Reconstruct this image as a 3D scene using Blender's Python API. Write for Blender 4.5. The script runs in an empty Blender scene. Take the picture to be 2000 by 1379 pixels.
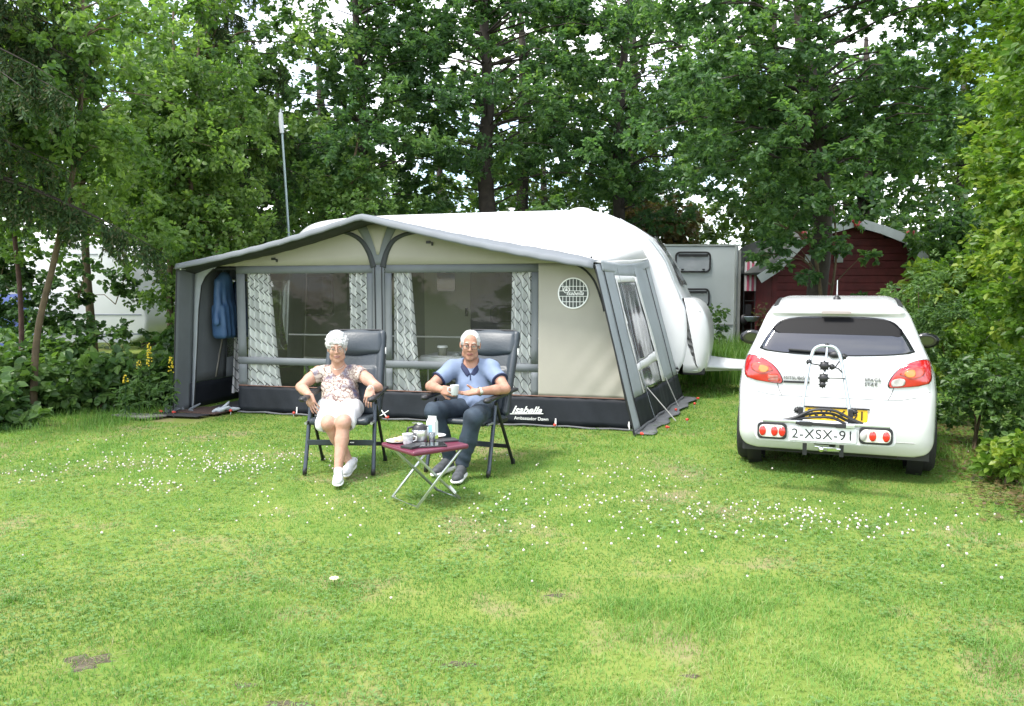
import bpy, bmesh, math, random
import numpy as np
from mathutils import Vector, Matrix, Euler
from mathutils.bvhtree import BVHTree

S = bpy.context.scene
C = S.collection
R = math.radians

# ---------------------------------------------------------------- camera
cam_data = bpy.data.cameras.new('camera')
cam = bpy.data.objects.new('camera', cam_data)
C.objects.link(cam)
cam.location = (0, 0, 1.54)
cam.rotation_euler = (R(90) - math.atan(124 / 1570), 0, 0)
cam_data.sensor_width = 36
cam_data.lens = 36 * 1570 / 2000
cam_data.clip_start = 0.05
cam_data.clip_end = 600
S.camera = cam

# ---------------------------------------------------------------- world and sun
SUN_EL, SUN_AZ = 61, 236          # azimuth the light comes from, clockwise from +Y (north): behind the camera
wd = bpy.data.worlds.new('World'); S.world = wd; wd.use_nodes = True
nt = wd.node_tree; nt.nodes.clear()
wo = nt.nodes.new('ShaderNodeOutputWorld')
bg = nt.nodes.new('ShaderNodeBackground'); bg.inputs['Strength'].default_value = 0.15
sky = nt.nodes.new('ShaderNodeTexSky'); sky.sky_type = 'NISHITA'; sky.sun_disc = False
sky.sun_elevation = R(SUN_EL); sky.sun_rotation = R(SUN_AZ)
tc = nt.nodes.new('ShaderNodeTexCoord')
mp = nt.nodes.new('ShaderNodeMapping'); mp.inputs['Scale'].default_value = (1, 1, 2.2)
cn = nt.nodes.new('ShaderNodeTexNoise'); cn.inputs['Scale'].default_value = 2.6; cn.inputs['Detail'].default_value = 7
cn.inputs['Roughness'].default_value = 0.55
cr = nt.nodes.new('ShaderNodeValToRGB'); cr.color_ramp.elements[0].position = 0.40; cr.color_ramp.elements[1].position = 0.56
mx = nt.nodes.new('ShaderNodeMix'); mx.data_type = 'RGBA'
mx.inputs[7].default_value = (8.0, 8.1, 8.5, 1)      # sunlit cloud
L = nt.links.new
L(tc.outputs['Generated'], mp.inputs[0]); L(mp.outputs[0], cn.inputs[0]); L(cn.outputs[0], cr.inputs[0])
L(cr.outputs[0], mx.inputs[0]); L(sky.outputs[0], mx.inputs[6]); L(mx.outputs[2], bg.inputs[0]); L(bg.outputs[0], wo.inputs[0])

sd = bpy.data.lights.new('sun', 'SUN'); sd.energy = 2.0; sd.angle = R(12); sd.color = (1, 0.96, 0.89)
sun = bpy.data.objects.new('sun', sd); C.objects.link(sun)
el, az = R(SUN_EL), R(SUN_AZ)
sdir = Vector((math.sin(az) * math.cos(el), math.cos(az) * math.cos(el), math.sin(el)))
sun.rotation_euler = sdir.to_track_quat('Z', 'Y').to_euler()
sun.location = (0, -5, 12)

S.view_settings.view_transform = 'Standard'
S.view_settings.look = 'None'
S.view_settings.gamma = 1
S.view_settings.use_curve_mapping = False
S.view_settings.exposure = 1.5
S.render.engine = 'CYCLES'
S.cycles.max_bounces = 8
S.cycles.transparent_max_bounces = 12

# ---------------------------------------------------------------- materials
MATS = {}
def mat(name, col, rough=0.6, metal=0.0, spec=0.5, var=0.0, vscale=5.0, bump=0.0, bscale=40.0, col2=None,
        trans=0.0, coat=0.0, emit=None):
    if name in MATS: return MATS[name]
    m = bpy.data.materials.new(name); m.use_nodes = True
    n = m.node_tree; b = n.nodes['Principled BSDF']; l = n.links.new
    c = (*col, 1)
    b.inputs['Base Color'].default_value = c
    b.inputs['Roughness'].default_value = rough
    b.inputs['Metallic'].default_value = metal
    b.inputs['Specular IOR Level'].default_value = spec
    b.inputs['Coat Weight'].default_value = coat
    t = n.nodes.new('ShaderNodeTexCoord')
    if var or col2:
        no = n.nodes.new('ShaderNodeTexNoise'); no.inputs['Scale'].default_value = vscale; no.inputs['Detail'].default_value = 5
        l(t.outputs['Object'], no.inputs[0])
        r = n.nodes.new('ShaderNodeValToRGB')
        r.color_ramp.elements[0].position = .3; r.color_ramp.elements[1].position = .7
        if col2: a, z = col, col2
        else: a, z = [x * (1 - var) for x in col], [min(1, x * (1 + var)) for x in col]
        r.color_ramp.elements[0].color = (*a, 1); r.color_ramp.elements[1].color = (*z, 1)
        l(no.outputs[0], r.inputs[0]); l(r.outputs[0], b.inputs['Base Color'])
    if bump:
        nb = n.nodes.new('ShaderNodeTexNoise'); nb.inputs['Scale'].default_value = bscale; nb.inputs['Detail'].default_value = 4
        l(t.outputs['Object'], nb.inputs[0])
        bu = n.nodes.new('ShaderNodeBump'); bu.inputs['Strength'].default_value = bump; bu.inputs['Distance'].default_value = 0.01
        l(nb.outputs[0], bu.inputs['Height']); l(bu.outputs[0], b.inputs['Normal'])
    if trans:
        o = n.nodes['Material Output']; tr = n.nodes.new('ShaderNodeBsdfTranslucent'); mi = n.nodes.new('ShaderNodeMixShader')
        mi.inputs[0].default_value = trans
        src = b.inputs['Base Color']
        if src.is_linked: l(src.links[0].from_socket, tr.inputs[0])
        else: tr.inputs[0].default_value = c
        l(b.outputs[0], mi.inputs[1]); l(tr.outputs[0], mi.inputs[2]); l(mi.outputs[0], o.inputs[0])
    MATS[name] = m
    return m

def leaf_mat(name, ramp, trans=0.35, rough=0.42, spec=0.4):
    m = bpy.data.materials.new(name); m.use_nodes = True
    n = m.node_tree; b = n.nodes['Principled BSDF']; l = n.links.new
    at = n.nodes.new('ShaderNodeAttribute'); at.attribute_name = 'tint'
    r = n.nodes.new('ShaderNodeValToRGB')
    els = r.color_ramp.elements
    els[0].position = 0; els[0].color = (*ramp[0], 1)
    els[1].position = 1; els[1].color = (*ramp[-1], 1)
    for i in range(1, len(ramp) - 1):
        e = els.new(i / (len(ramp) - 1)); e.color = (*ramp[i], 1)
    l(at.outputs['Fac'], r.inputs[0]); l(r.outputs[0], b.inputs['Base Color'])
    b.inputs['Roughness'].default_value = rough; b.inputs['Specular IOR Level'].default_value = spec
    o = n.nodes['Material Output']; tr = n.nodes.new('ShaderNodeBsdfTranslucent'); mi = n.nodes.new('ShaderNodeMixShader')
    g = n.nodes.new('ShaderNodeMix'); g.data_type = 'RGBA'; g.blend_type = 'MULTIPLY'; g.inputs[0].default_value = 1
    l(r.outputs[0], g.inputs[6]); g.inputs[7].default_value = (1.5, 1.6, .7, 1)
    l(g.outputs[2], tr.inputs[0]); mi.inputs[0].default_value = trans
    l(b.outputs[0], mi.inputs[1]); l(tr.outputs[0], mi.inputs[2]); l(mi.outputs[0], o.inputs[0])
    return m

def pane_mat(name, tint=(.95, .97, .96), clear=0.975, rough=0.05, reflect=0.058, milky=(.35, .37, .35)):
    m = bpy.data.materials.new(name); m.use_nodes = True
    n = m.node_tree; n.nodes.clear(); l = n.links.new
    o = n.nodes.new('ShaderNodeOutputMaterial'); t = n.nodes.new('ShaderNodeBsdfTransparent'); t.inputs[0].default_value = (*tint, 1)
    g = n.nodes.new('ShaderNodeBsdfGlossy'); g.inputs['Roughness'].default_value = rough
    d = n.nodes.new('ShaderNodeBsdfDiffuse'); d.inputs[0].default_value = (*milky, 1)
    fr = n.nodes.new('ShaderNodeFresnel'); fr.inputs[0].default_value = 1.45
    no = n.nodes.new('ShaderNodeTexNoise'); no.inputs['Scale'].default_value = 3; no.inputs['Detail'].default_value = 3
    tcx = n.nodes.new('ShaderNodeTexCoord'); l(tcx.outputs['Object'], no.inputs[0])
    bu = n.nodes.new('ShaderNodeBump'); bu.inputs['Strength'].default_value = .25; bu.inputs['Distance'].default_value = .02
    l(no.outputs[0], bu.inputs['Height']); l(bu.outputs[0], g.inputs['Normal'])
    m1 = n.nodes.new('ShaderNodeMixShader'); m1.inputs[0].default_value = 1 - clear
    l(t.outputs[0], m1.inputs[1]); l(d.outputs[0], m1.inputs[2])
    ad = n.nodes.new('ShaderNodeMath'); ad.operation = 'MULTIPLY'; ad.inputs[1].default_value = reflect * 14
    l(fr.outputs[0], ad.inputs[0])
    m2 = n.nodes.new('ShaderNodeMixShader'); l(ad.outputs[0], m2.inputs[0]); l(m1.outputs[0], m2.inputs[1]); l(g.outputs[0], m2.inputs[2])
    l(m2.outputs[0], o.inputs[0])
    return m

# ---------------------------------------------------------------- object helpers
def link(o, parent=None):
    C.objects.link(o)
    if parent is not None: o.parent = parent
    return o
def tag(o, label=None, cat=None, group=None, kind=None):
    if label: o['label'] = label
    if cat: o['category'] = cat
    if group: o['group'] = group
    if kind: o['kind'] = kind
    return o
def thing(name, label, cat, loc=(0, 0, 0), rz=0, group=None):
    o = link(bpy.data.objects.new(name, None)); o.empty_display_size = .1
    o.location = loc; o.rotation_euler = (0, 0, rz)
    return tag(o, label, cat, group)
def mesh_obj(name, v, f, m=None, parent=None, smooth=False):
    me = bpy.data.meshes.new(name); me.from_pydata([tuple(x) for x in v], [], [tuple(x) for x in f]); me.update()
    if m: me.materials.append(m)
    if smooth: me.polygons.foreach_set('use_smooth', [True] * len(me.polygons))
    return link(bpy.data.objects.new(name, me), parent)
def np_obj(name, V, F, m=None, parent=None, smooth=False, tint=None):
    """V (n,3), F (m,k) all faces with k corners"""
    V = np.ascontiguousarray(V, dtype=np.float32); F = np.ascontiguousarray(F, dtype=np.int32)
    me = bpy.data.meshes.new(name); k = F.shape[1]
    me.vertices.add(len(V)); me.vertices.foreach_set('co', V.ravel())
    me.loops.add(F.size); me.loops.foreach_set('vertex_index', F.ravel())
    me.polygons.add(len(F)); me.polygons.foreach_set('loop_start', np.arange(0, F.size, k, dtype=np.int32))
    try: me.polygons.foreach_set('loop_total', np.full(len(F), k, dtype=np.int32))
    except Exception: pass
    if m: me.materials.append(m)
    me.update(calc_edges=True)
    me.polygons.foreach_set('use_smooth', np.full(len(F), bool(smooth)))
    if tint is not None:
        a = me.attributes.new('tint', 'FLOAT', 'FACE'); a.data.foreach_set('value', np.ascontiguousarray(tint, dtype=np.float32))
    return link(bpy.data.objects.new(name, me), parent)
def bevel(o, w=.005, seg=2, ang=40):
    b = o.modifiers.new('bevel', 'BEVEL'); b.width = w; b.segments = seg; b.limit_method = 'ANGLE'; b.angle_limit = R(ang)
    return o
def solid(o, t=.003, off=0):
    s = o.modifiers.new('solid', 'SOLIDIFY'); s.thickness = t; s.offset = off
    return o

class MB:
    def __init__(s): s.v = []; s.f = []; s.sm = []
    def add(s, v, f, M=None, smooth=False):
        n = len(s.v)
        for p in v: s.v.append(tuple(M @ Vector(p)) if M is not None else tuple(p))
        for q in f: s.f.append(tuple(i + n for i in q)); s.sm.append(smooth)
        return s
    def box(s, c, d, M=None, rz=0):
        x, y, z = d[0] / 2, d[1] / 2, d[2] / 2
        T = Matrix.Translation(c) @ Matrix.Rotation(rz, 4, 'Z')
        if M is not None: T = M @ T
        v = [(a * x, b * y, e * z) for a in (-1, 1) for b in (-1, 1) for e in (-1, 1)]
        return s.add(v, [(0, 1, 3, 2), (4, 6, 7, 5), (0, 4, 5, 1), (2, 3, 7, 6), (0, 2, 6, 4), (1, 5, 7, 3)], T)
    def tube(s, pts, r, seg=10, cap=True, M=None, sy=1.0):
        pts = [Vector(p) for p in pts]; n = len(pts)
        rr = r if isinstance(r, (list, tuple)) else [r] * n
        v = []; f = []
        t0 = (pts[1] - pts[0]).normalized()
        ref = Vector((0, 0, 1)) if abs(t0.z) < .9 else Vector((1, 0, 0))
        nx = t0.cross(ref).normalized()
        for i, p in enumerate(pts):
            t = (pts[min(i + 1, n - 1)] - pts[max(i - 1, 0)]).normalized()
            nx = (nx - t * nx.dot(t)).normalized(); ny = t.cross(nx)
            for k in range(seg):
                a = 2 * math.pi * k / seg
                v.append(p + nx * math.cos(a) * rr[i] + ny * math.sin(a) * rr[i] * sy)
        for i in range(n - 1):
            for k in range(seg):
                a, b = i * seg + k, i * seg + (k + 1) % seg
                f.append((a, b, b + seg, a + seg))
        s.add(v, f, M, True)
        if cap:
            s.add(v[:seg], [tuple(reversed(range(seg)))], M); s.add(v[-seg:], [tuple(range(seg))], M)
        return s
    def bar(s, a, b, w, h, M=None, up=(0, 0, 1)):
        a, b = Vector(a), Vector(b); t = (b - a).normalized(); u = Vector(up)
        if abs(t.dot(u)) > .98: u = Vector((0, 1, 0))
        x = t.cross(u).normalized() * w / 2; y = x.normalized().cross(t) * h / 2
        v = [a - x - y, a + x - y, a + x + y, a - x + y, b - x - y, b + x - y, b + x + y, b - x + y]
        return s.add(v, [(3, 2, 1, 0), (4, 5, 6, 7), (0, 1, 5, 4), (1, 2, 6, 5), (2, 3, 7, 6), (3, 0, 4, 7)], M)
    def lathe(s, prof, seg=20, M=None):
        v = []; f = []
        for r, z in prof:
            for k in range(seg):
                a = 2 * math.pi * k / seg; v.append((r * math.cos(a), r * math.sin(a), z))
        for i in range(len(prof) - 1):
            for k in range(seg):
                a, b = i * seg + k, i * seg + (k + 1) % seg
                f.append((a, b, b + seg, a + seg))
        return s.add(v, f, M, True)
    def ball(s, c, r, seg=12, rings=8, M=None):
        r = r if isinstance(r, (tuple, list)) else (r, r, r)
        v = []; f = []
        for i in range(rings + 1):
            th = math.pi * i / rings
            for k in range(seg):
                a = 2 * math.pi * k / seg
                v.append((c[0] + r[0] * math.sin(th) * math.cos(a), c[1] + r[1] * math.sin(th) * math.sin(a), c[2] + r[2] * math.cos(th)))
        for i in range(rings):
            for k in range(seg):
                a, b = i * seg + k, i * seg + (k + 1) % seg
                f.append((a, a + seg, b + seg, b))
        return s.add(v, f, M, True)
    def poly(s, pts, t, M=None):
        """2-D outline in local xz, thickness t along +y"""
        n = len(pts)
        v = [(p[0], 0, p[1]) for p in pts] + [(p[0], t, p[1]) for p in pts]
        f = [tuple(range(n)), tuple(reversed(range(n, 2 * n)))] + [(i, i + n, (i + 1) % n + n, (i + 1) % n) for i in range(n)]
        return s.add(v, f, M)
    def build(s, name, m, parent=None, bev=0, seg=2, merge=False):
        me = bpy.data.meshes.new(name); me.from_pydata(s.v, [], s.f); me.update()
        me.polygons.foreach_set('use_smooth', s.sm)
        bm = bmesh.new(); bm.from_mesh(me)
        if merge: bmesh.ops.remove_doubles(bm, verts=bm.verts, dist=1e-5)
        bmesh.ops.recalc_face_normals(bm, faces=bm.faces); bm.to_mesh(me); bm.free()
        if m: me.materials.append(m)
        o = link(bpy.data.objects.new(name, me), parent)
        if bev: bevel(o, bev, seg)
        return o

def rrect(x0, x1, z0, z1, r, n=6):
    out = []
    for cx, cz, a0 in ((x1 - r, z1 - r, 0), (x0 + r, z1 - r, 90), (x0 + r, z0 + r, 180), (x1 - r, z0 + r, 270)):
        for i in range(n + 1):
            a = R(a0 + 90 * i / n); out.append((cx + r * math.cos(a), cz + r * math.sin(a)))
    return out
def ring_poly(mb, outer, inner, t, M=None):
    n = len(outer)
    v = [(p[0], 0, p[1]) for p in outer] + [(p[0], 0, p[1]) for p in inner] + [(p[0], t, p[1]) for p in outer] + [(p[0], t, p[1]) for p in inner]
    f = []
    for i in range(n):
        j = (i + 1) % n
        f += [(i, j, n + j, n + i), (2 * n + i, 3 * n + i, 3 * n + j, 2 * n + j), (i, 2 * n + i, 2 * n + j, j), (n + i, n + j, 3 * n + j, 3 * n + i)]
    return mb.add(v, f, M)
def catmull(P, n=8, closed=False):
    P = [Vector(p) for p in P]; m = len(P); out = []
    rng = range(m) if closed else range(m - 1)
    for i in rng:
        if closed: a, b, c, d = P[i - 1], P[i], P[(i + 1) % m], P[(i + 2) % m]
        else: a, b, c, d = P[max(i - 1, 0)], P[i], P[i + 1], P[min(i + 2, m - 1)]
        for k in range(n):
            t = k / n
            out.append(.5 * ((2 * b) + (c - a) * t + (2 * a - 5 * b + 4 * c - d) * t * t + (3 * b - a - 3 * c + d) * t ** 3))
    if not closed: out.append(P[-1])
    return out
def lerp(a, b, t): return a + (b - a) * t
def interp(x, xs, ys): return float(np.interp(x, xs, ys))
def grid_sheet(name, fn, nu, nv, m, parent=None, thick=.003, smooth=True):
    """fn(s,t) -> point, s,t in 0..1"""
    v = [fn(i / nu, j / nv) for j in range(nv + 1) for i in range(nu + 1)]
    f = [(j * (nu + 1) + i, j * (nu + 1) + i + 1, (j + 1) * (nu + 1) + i + 1, (j + 1) * (nu + 1) + i) for j in range(nv) for i in range(nu)]
    o = mesh_obj(name, v, f, m, parent, smooth)
    if thick: solid(o, thick)
    return o
def text_obj(name, body, size, m, parent, M, shear=0, ext=.0015, ax='CENTER', spacing=1.0, off=0):
    cu = bpy.data.curves.new(name, 'FONT'); cu.body = body; cu.size = size; cu.shear = shear; cu.extrude = ext
    cu.align_x = ax; cu.space_character = spacing; cu.offset = off
    tmp = bpy.data.objects.new(name + '_tmp', cu); C.objects.link(tmp)
    bpy.context.view_layer.update()
    me = bpy.data.meshes.new_from_object(tmp.evaluated_get(bpy.context.evaluated_depsgraph_get()))
    bpy.data.objects.remove(tmp); me.materials.clear(); me.materials.append(m)
    me.name = name
    o = link(bpy.data.objects.new(name, me), parent); o.matrix_local = M
    return o
UP = Matrix.Rotation(R(90), 4, 'X')      # text lying in xy -> standing in xz, facing -y
def T(x, y, z): return Matrix.Translation((x, y, z))

# ---------------------------------------------------------------- implicit surfaces (bodies, clothes, car body)
class Field:
    def __init__(s, lo, hi, h):
        s.lo = np.array(lo, float); s.h = h
        s.n = np.ceil((np.array(hi) - s.lo) / h).astype(int) + 1
        s.d = np.full(s.n, .5, dtype=np.float32)
        s.ax = [s.lo[i] + np.arange(s.n[i]) * h for i in range(3)]
    def _sl(s, lo, hi):
        a = np.clip(np.floor((np.array(lo) - s.lo) / s.h).astype(int), 0, s.n); b = np.clip(np.ceil((np.array(hi) - s.lo) / s.h).astype(int) + 1, 0, s.n)
        return tuple(slice(a[i], b[i]) for i in range(3))
    def pts(s, sl):
        X, Y, Z = np.meshgrid(s.ax[0][sl[0]], s.ax[1][sl[1]], s.ax[2][sl[2]], indexing='ij')
        return np.stack([X, Y, Z], -1)
    def op(s, fn, lo, hi, k=.01, mode='u'):
        m = k + 3 * s.h; sl = s._sl(np.array(lo) - m, np.array(hi) + m)
        cur = s.d[sl]
        if cur.size == 0: return
        b = fn(s.pts(sl)).astype(np.float32)
        if mode == 's': cur = -cur
        if mode in 'su':
            k = max(k, 1e-6); hh = np.clip(.5 + .5 * (b - cur) / k, 0, 1)
            r = b + (cur - b) * hh - k * hh * (1 - hh)
        else:
            r = np.maximum(cur, b)
        s.d[sl] = -r if mode == 's' else r
    def cap(s, a, b, ra, rb=None, k=.02, mode='u', cut=None, M=None):
        rb = ra if rb is None else rb
        if M is not None:
            a, b = M @ Vector(a), M @ Vector(b)
        a, b = np.array(a, float), np.array(b, float); ab = b - a; L2 = ab @ ab + 1e-9; u = ab / math.sqrt(L2)
        def fn(p):
            t = np.clip(((p - a) @ ab) / L2, 0, 1)
            q = p - a - t[..., None] * ab
            d = np.sqrt((q * q).sum(-1)) - (ra + (rb - ra) * t)
            if cut == 'b' or cut == 'ab': d = np.maximum(d, (p - b) @ u)
            if cut == 'a' or cut == 'ab': d = np.maximum(d, (a - p) @ u)
            return d
        r = max(ra, rb); s.op(fn, np.minimum(a, b) - r, np.maximum(a, b) + r, k, mode)
    def chain(s, pts, rs, k=.02, M=None):
        for i in range(len(pts) - 1): s.cap(pts[i], pts[i + 1], rs[i], rs[i + 1], k, M=M)
    def ell(s, c, r, k=.02, M=None, mode='u', rot=None):
        r = np.array(r if isinstance(r, (list, tuple)) else (r, r, r), float)
        A = Matrix.Translation(c)
        if rot is not None: A = A @ Euler(rot).to_matrix().to_4x4()
        if M is not None: A = M @ A
        Ai = np.array(A.inverted()); cw = np.array(A.translation); big = r.max()
        def fn(p):
            q = p @ Ai[:3, :3].T + Ai[:3, 3]
            k0 = np.sqrt(((q / r) ** 2).sum(-1)); k1 = np.sqrt(((q / (r * r)) ** 2).sum(-1)) + 1e-6
            return k0 * (k0 - 1) / k1
        s.op(fn, cw - big, cw + big, k, mode)
    def rbox(s, c, half, rnd, k=.01, M=None, mode='u', rot=None):
        hf = np.array(half, float) - rnd
        A = Matrix.Translation(c)
        if rot is not None: A = A @ Euler(rot).to_matrix().to_4x4()
        if M is not None: A = M @ A
        Ai = np.array(A.inverted()); cw = np.array(A.translation); big = float(np.linalg.norm(half))
        def fn(p):
            q = np.abs(p @ Ai[:3, :3].T + Ai[:3, 3]) - hf
            return np.sqrt((np.maximum(q, 0) ** 2).sum(-1)) + np.minimum(q.max(-1), 0) - rnd
        s.op(fn, cw - big, cw + big, k, mode)
    def plane(s, p0, nrm):
        p0 = np.array(p0, float); nn = np.array(nrm, float); nn /= np.linalg.norm(nn)
        sl = tuple(slice(0, s.n[i]) for i in range(3))
        X = (s.ax[0][:, None, None] - p0[0]) * nn[0] + (s.ax[1][None, :, None] - p0[1]) * nn[1] + (s.ax[2][None, None, :] - p0[2]) * nn[2]
        s.d = np.maximum(s.d, X.astype(np.float32))
    def mesh(s):
        d = s.d; neg = d < 0
        n = neg.astype(np.int8)
        c = (n[:-1, :-1, :-1] + n[1:, :-1, :-1] + n[:-1, 1:, :-1] + n[:-1, :-1, 1:] + n[1:, 1:, :-1] + n[1:, :-1, 1:] + n[:-1, 1:, 1:] + n[1:, 1:, 1:])
        idx = np.argwhere((c > 0) & (c < 8))
        offs = np.array([(i, j, k) for i in (0, 1) for j in (0, 1) for k in (0, 1)])
        vals = np.stack([d[idx[:, 0] + o[0], idx[:, 1] + o[1], idx[:, 2] + o[2]] for o in offs], 1).astype(np.float64)
        P = np.zeros((len(idx), 3)); W = np.zeros(len(idx))
        for a in range(8):
            for b in range(a + 1, 8):
                if np.abs(offs[a] - offs[b]).sum() != 1: continue
                va, vb = vals[:, a], vals[:, b]; m = (va < 0) != (vb < 0)
                t = np.where(m, va / np.where(m, va - vb, 1), 0)
                P += np.where(m[:, None], offs[a] + (offs[b] - offs[a]) * t[:, None], 0); W += m
        P = P / W[:, None] + idx
        V = s.lo + P * s.h
        vid = np.full(c.shape, -1, dtype=np.int32); vid[tuple(idx.T)] = np.arange(len(idx))
        F = []
        for ax in range(3):
            a1, a2 = (ax + 1) % 3, (ax + 2) % 3
            sl0 = [slice(None)] * 3; sl1 = [slice(None)] * 3
            sl0[ax] = slice(0, -1); sl1[ax] = slice(1, None)
            n0, n1 = neg[tuple(sl0)], neg[tuple(sl1)]
            e = np.argwhere(n0 != n1)
            ok = (e[:, a1] > 0) & (e[:, a2] > 0) & (e[:, a1] < d.shape[a1] - 1) & (e[:, a2] < d.shape[a2] - 1)
            e = e[ok]; fl = n0[tuple(e.T)]
            def q(o1, o2):
                w = e.copy(); w[:, a1] -= o1; w[:, a2] -= o2
                return vid[tuple(w.T)]
            Q = np.stack([q(1, 1), q(0, 1), q(0, 0), q(1, 0)], 1)
            Q[~fl] = Q[~fl][:, ::-1]
            F.append(Q)
        F = np.concatenate(F); F = F[(F >= 0).all(1)]
        return V, F
def sdf_obj(name, fld, m, parent=None, smooth_it=0, off=(0, 0, 0)):
    V, F = fld.mesh()
    o = np_obj(name, V - np.array(off), F, m, parent, smooth=True)
    if smooth_it:
        md = o.modifiers.new('smooth', 'SMOOTH'); md.iterations = smooth_it; md.factor = .5
    if len(F) > 5000:
        dm = o.modifiers.new('decimate', 'DECIMATE'); dm.ratio = .3
    return o
# ================================================================ AWNING
rnd = random.Random(4)
M_white = mat('white_roof_cloth', (.64, .64, .63), .55, var=.05, vscale=2, bump=.15, bscale=9)
M_grey = mat('grey_awning_cloth', (.13, .145, .155), .75, var=.10, vscale=3, bump=.15, bscale=60)
M_lgrey = mat('light_grey_awning_cloth', (.33, .36, .38), .7, var=.08, vscale=3, bump=.2, bscale=14)
M_cgrey = mat('canopy_grey', (.15, .165, .18), .7, var=.06)
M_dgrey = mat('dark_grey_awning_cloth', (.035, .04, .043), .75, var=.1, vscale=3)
M_cream = mat('cream_awning_cloth', (.36, .345, .295), .75, var=.05, vscale=2.5, bump=.25, bscale=7, trans=.08)
M_skirt = mat('black_mudwall', (.014, .017, .022), .6, 0, .25, var=.2, vscale=4, bump=.3, bscale=9)
M_pipe = mat('black_piping', (.012, .013, .015), .5)
M_brownpipe = mat('brown_piping', (.20, .10, .07), .6)
M_pane = pane_mat('clear_window_foil')
M_pane2 = pane_mat('milky_side_foil', (.6, .63, .66), .62, .12, .14, (.34, .37, .40))
M_steel = mat('steel', (.55, .56, .57), .3, .9)
M_alu = mat('aluminium_tube', (.62, .65, .66), .33, .85)
M_wplast = mat('white_plastic', (.75, .75, .74), .35)
M_redplast = mat('red_peg_plastic', (.55, .05, .03), .4)
M_cord = mat('cord', (.45, .45, .42), .8)
M_bright = mat('white_print', (.82, .83, .82), .5)

def curtain_mat():
    m = bpy.data.materials.new('curtain_lattice'); m.use_nodes = True
    n = m.node_tree; l = n.links.new; b = n.nodes['Principled BSDF']; b.inputs['Roughness'].default_value = .85
    uv = n.nodes.new('ShaderNodeUVMap')
    mp = n.nodes.new('ShaderNodeMapping'); mp.inputs['Rotation'].default_value = (0, 0, R(48)); l(uv.outputs[0], mp.inputs[0])
    br = n.nodes.new('ShaderNodeTexBrick'); l(mp.outputs[0], br.inputs[0])
    br.inputs['Scale'].default_value = 1; br.inputs['Brick Width'].default_value = .22; br.inputs['Row Height'].default_value = .085
    br.inputs['Mortar Size'].default_value = .0055; br.inputs['Mortar Smooth'].default_value = .1; br.offset = .5
    br.inputs['Color1'].default_value = (.92, .92, .92, 1); br.inputs['Color2'].default_value = (.50, .51, .53, 1); br.inputs['Bias'].default_value = -.25; br.inputs['Mortar'].default_value = (.10, .105, .11, 1)
    l(br.outputs[0], b.inputs['Base Color'])
    o = n.nodes['Material Output']; tr = n.nodes.new('ShaderNodeBsdfTranslucent'); mi = n.nodes.new('ShaderNodeMixShader'); mi.inputs[0].default_value = .15
    l(br.outputs[0], tr.inputs[0]); l(b.outputs[0], mi.inputs[1]); l(tr.outputs[0], mi.inputs[2]); l(mi.outputs[0], o.inputs[0])
    return m
M_curt = curtain_mat()

AW = thing('awning_tent', 'large grey and white caravan awning with curtained windows and black mud skirt', 'awning',
           (-4.217, 9.911, 0), math.atan2(-.26929, .96306))
# profile of roof: front edge (v=0) and rail on the caravan (v=3.1)
FU = [.10, .12, 2.6, 5.27]; 
def zfront(u):
    if u < 2.6: t = (u - .12) / 2.48; return 1.855 + .545 * t - .045 * math.sin(math.pi * max(0, min(1, t)))
    t = (u - 2.6) / 2.67; return 2.4 - .57 * t - .035 * math.sin(math.pi * max(0, min(1, t)))
def zback(u): return interp(u, [.0, .12, .4, 1.0, 2.6, 4.3, 4.9, 5.2, 5.42, 5.52], [1.9, 1.97, 2.35, 2.52, 2.56, 2.56, 2.5, 2.36, 2.12, 1.94])
def roofpt(s, t, drop=0):
    u0 = .12 + (5.27 - .12) * s; u1 = .12 + (5.5 - .12) * s
    u = lerp(u0, u1, t); z = lerp(zfront(u0), zback(u1), t)
    z -= .05 * math.sin(math.pi * t) * (1 - abs(2 * s - 1) ** 2)
    z += .004 * math.sin(23 * u + 9 * t) * math.sin(5 * t + u)
    return (u, t * 3.1, z - drop)
# roof: white part from v=.3 backwards, grey canopy strip in front with a rounded lip and a grey lining below
grid_sheet('roof', lambda s, t: roofpt(s, .1 + .9 * t), 64, 30, M_white, AW, .004)
def canopy(s, t):
    if t < .55:
        q = t / .55; return roofpt(s, .1 * (1 - q) + .0)
    q = (t - .55) / .45; p = roofpt(s, 0); a = q * math.pi * .62
    return (p[0], p[1] - .03 * math.sin(a), p[2] - .045 * (1 - math.cos(a)) - .012 * q)
grid_sheet('canopy', canopy, 64, 10, M_cgrey, AW, .004)
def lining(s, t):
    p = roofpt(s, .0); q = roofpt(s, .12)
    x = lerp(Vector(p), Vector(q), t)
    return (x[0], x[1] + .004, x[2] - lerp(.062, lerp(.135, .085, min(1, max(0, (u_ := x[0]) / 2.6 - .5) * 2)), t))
grid_sheet('canopy_lining', lining, 64, 3, M_dgrey, AW, .003)

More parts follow.
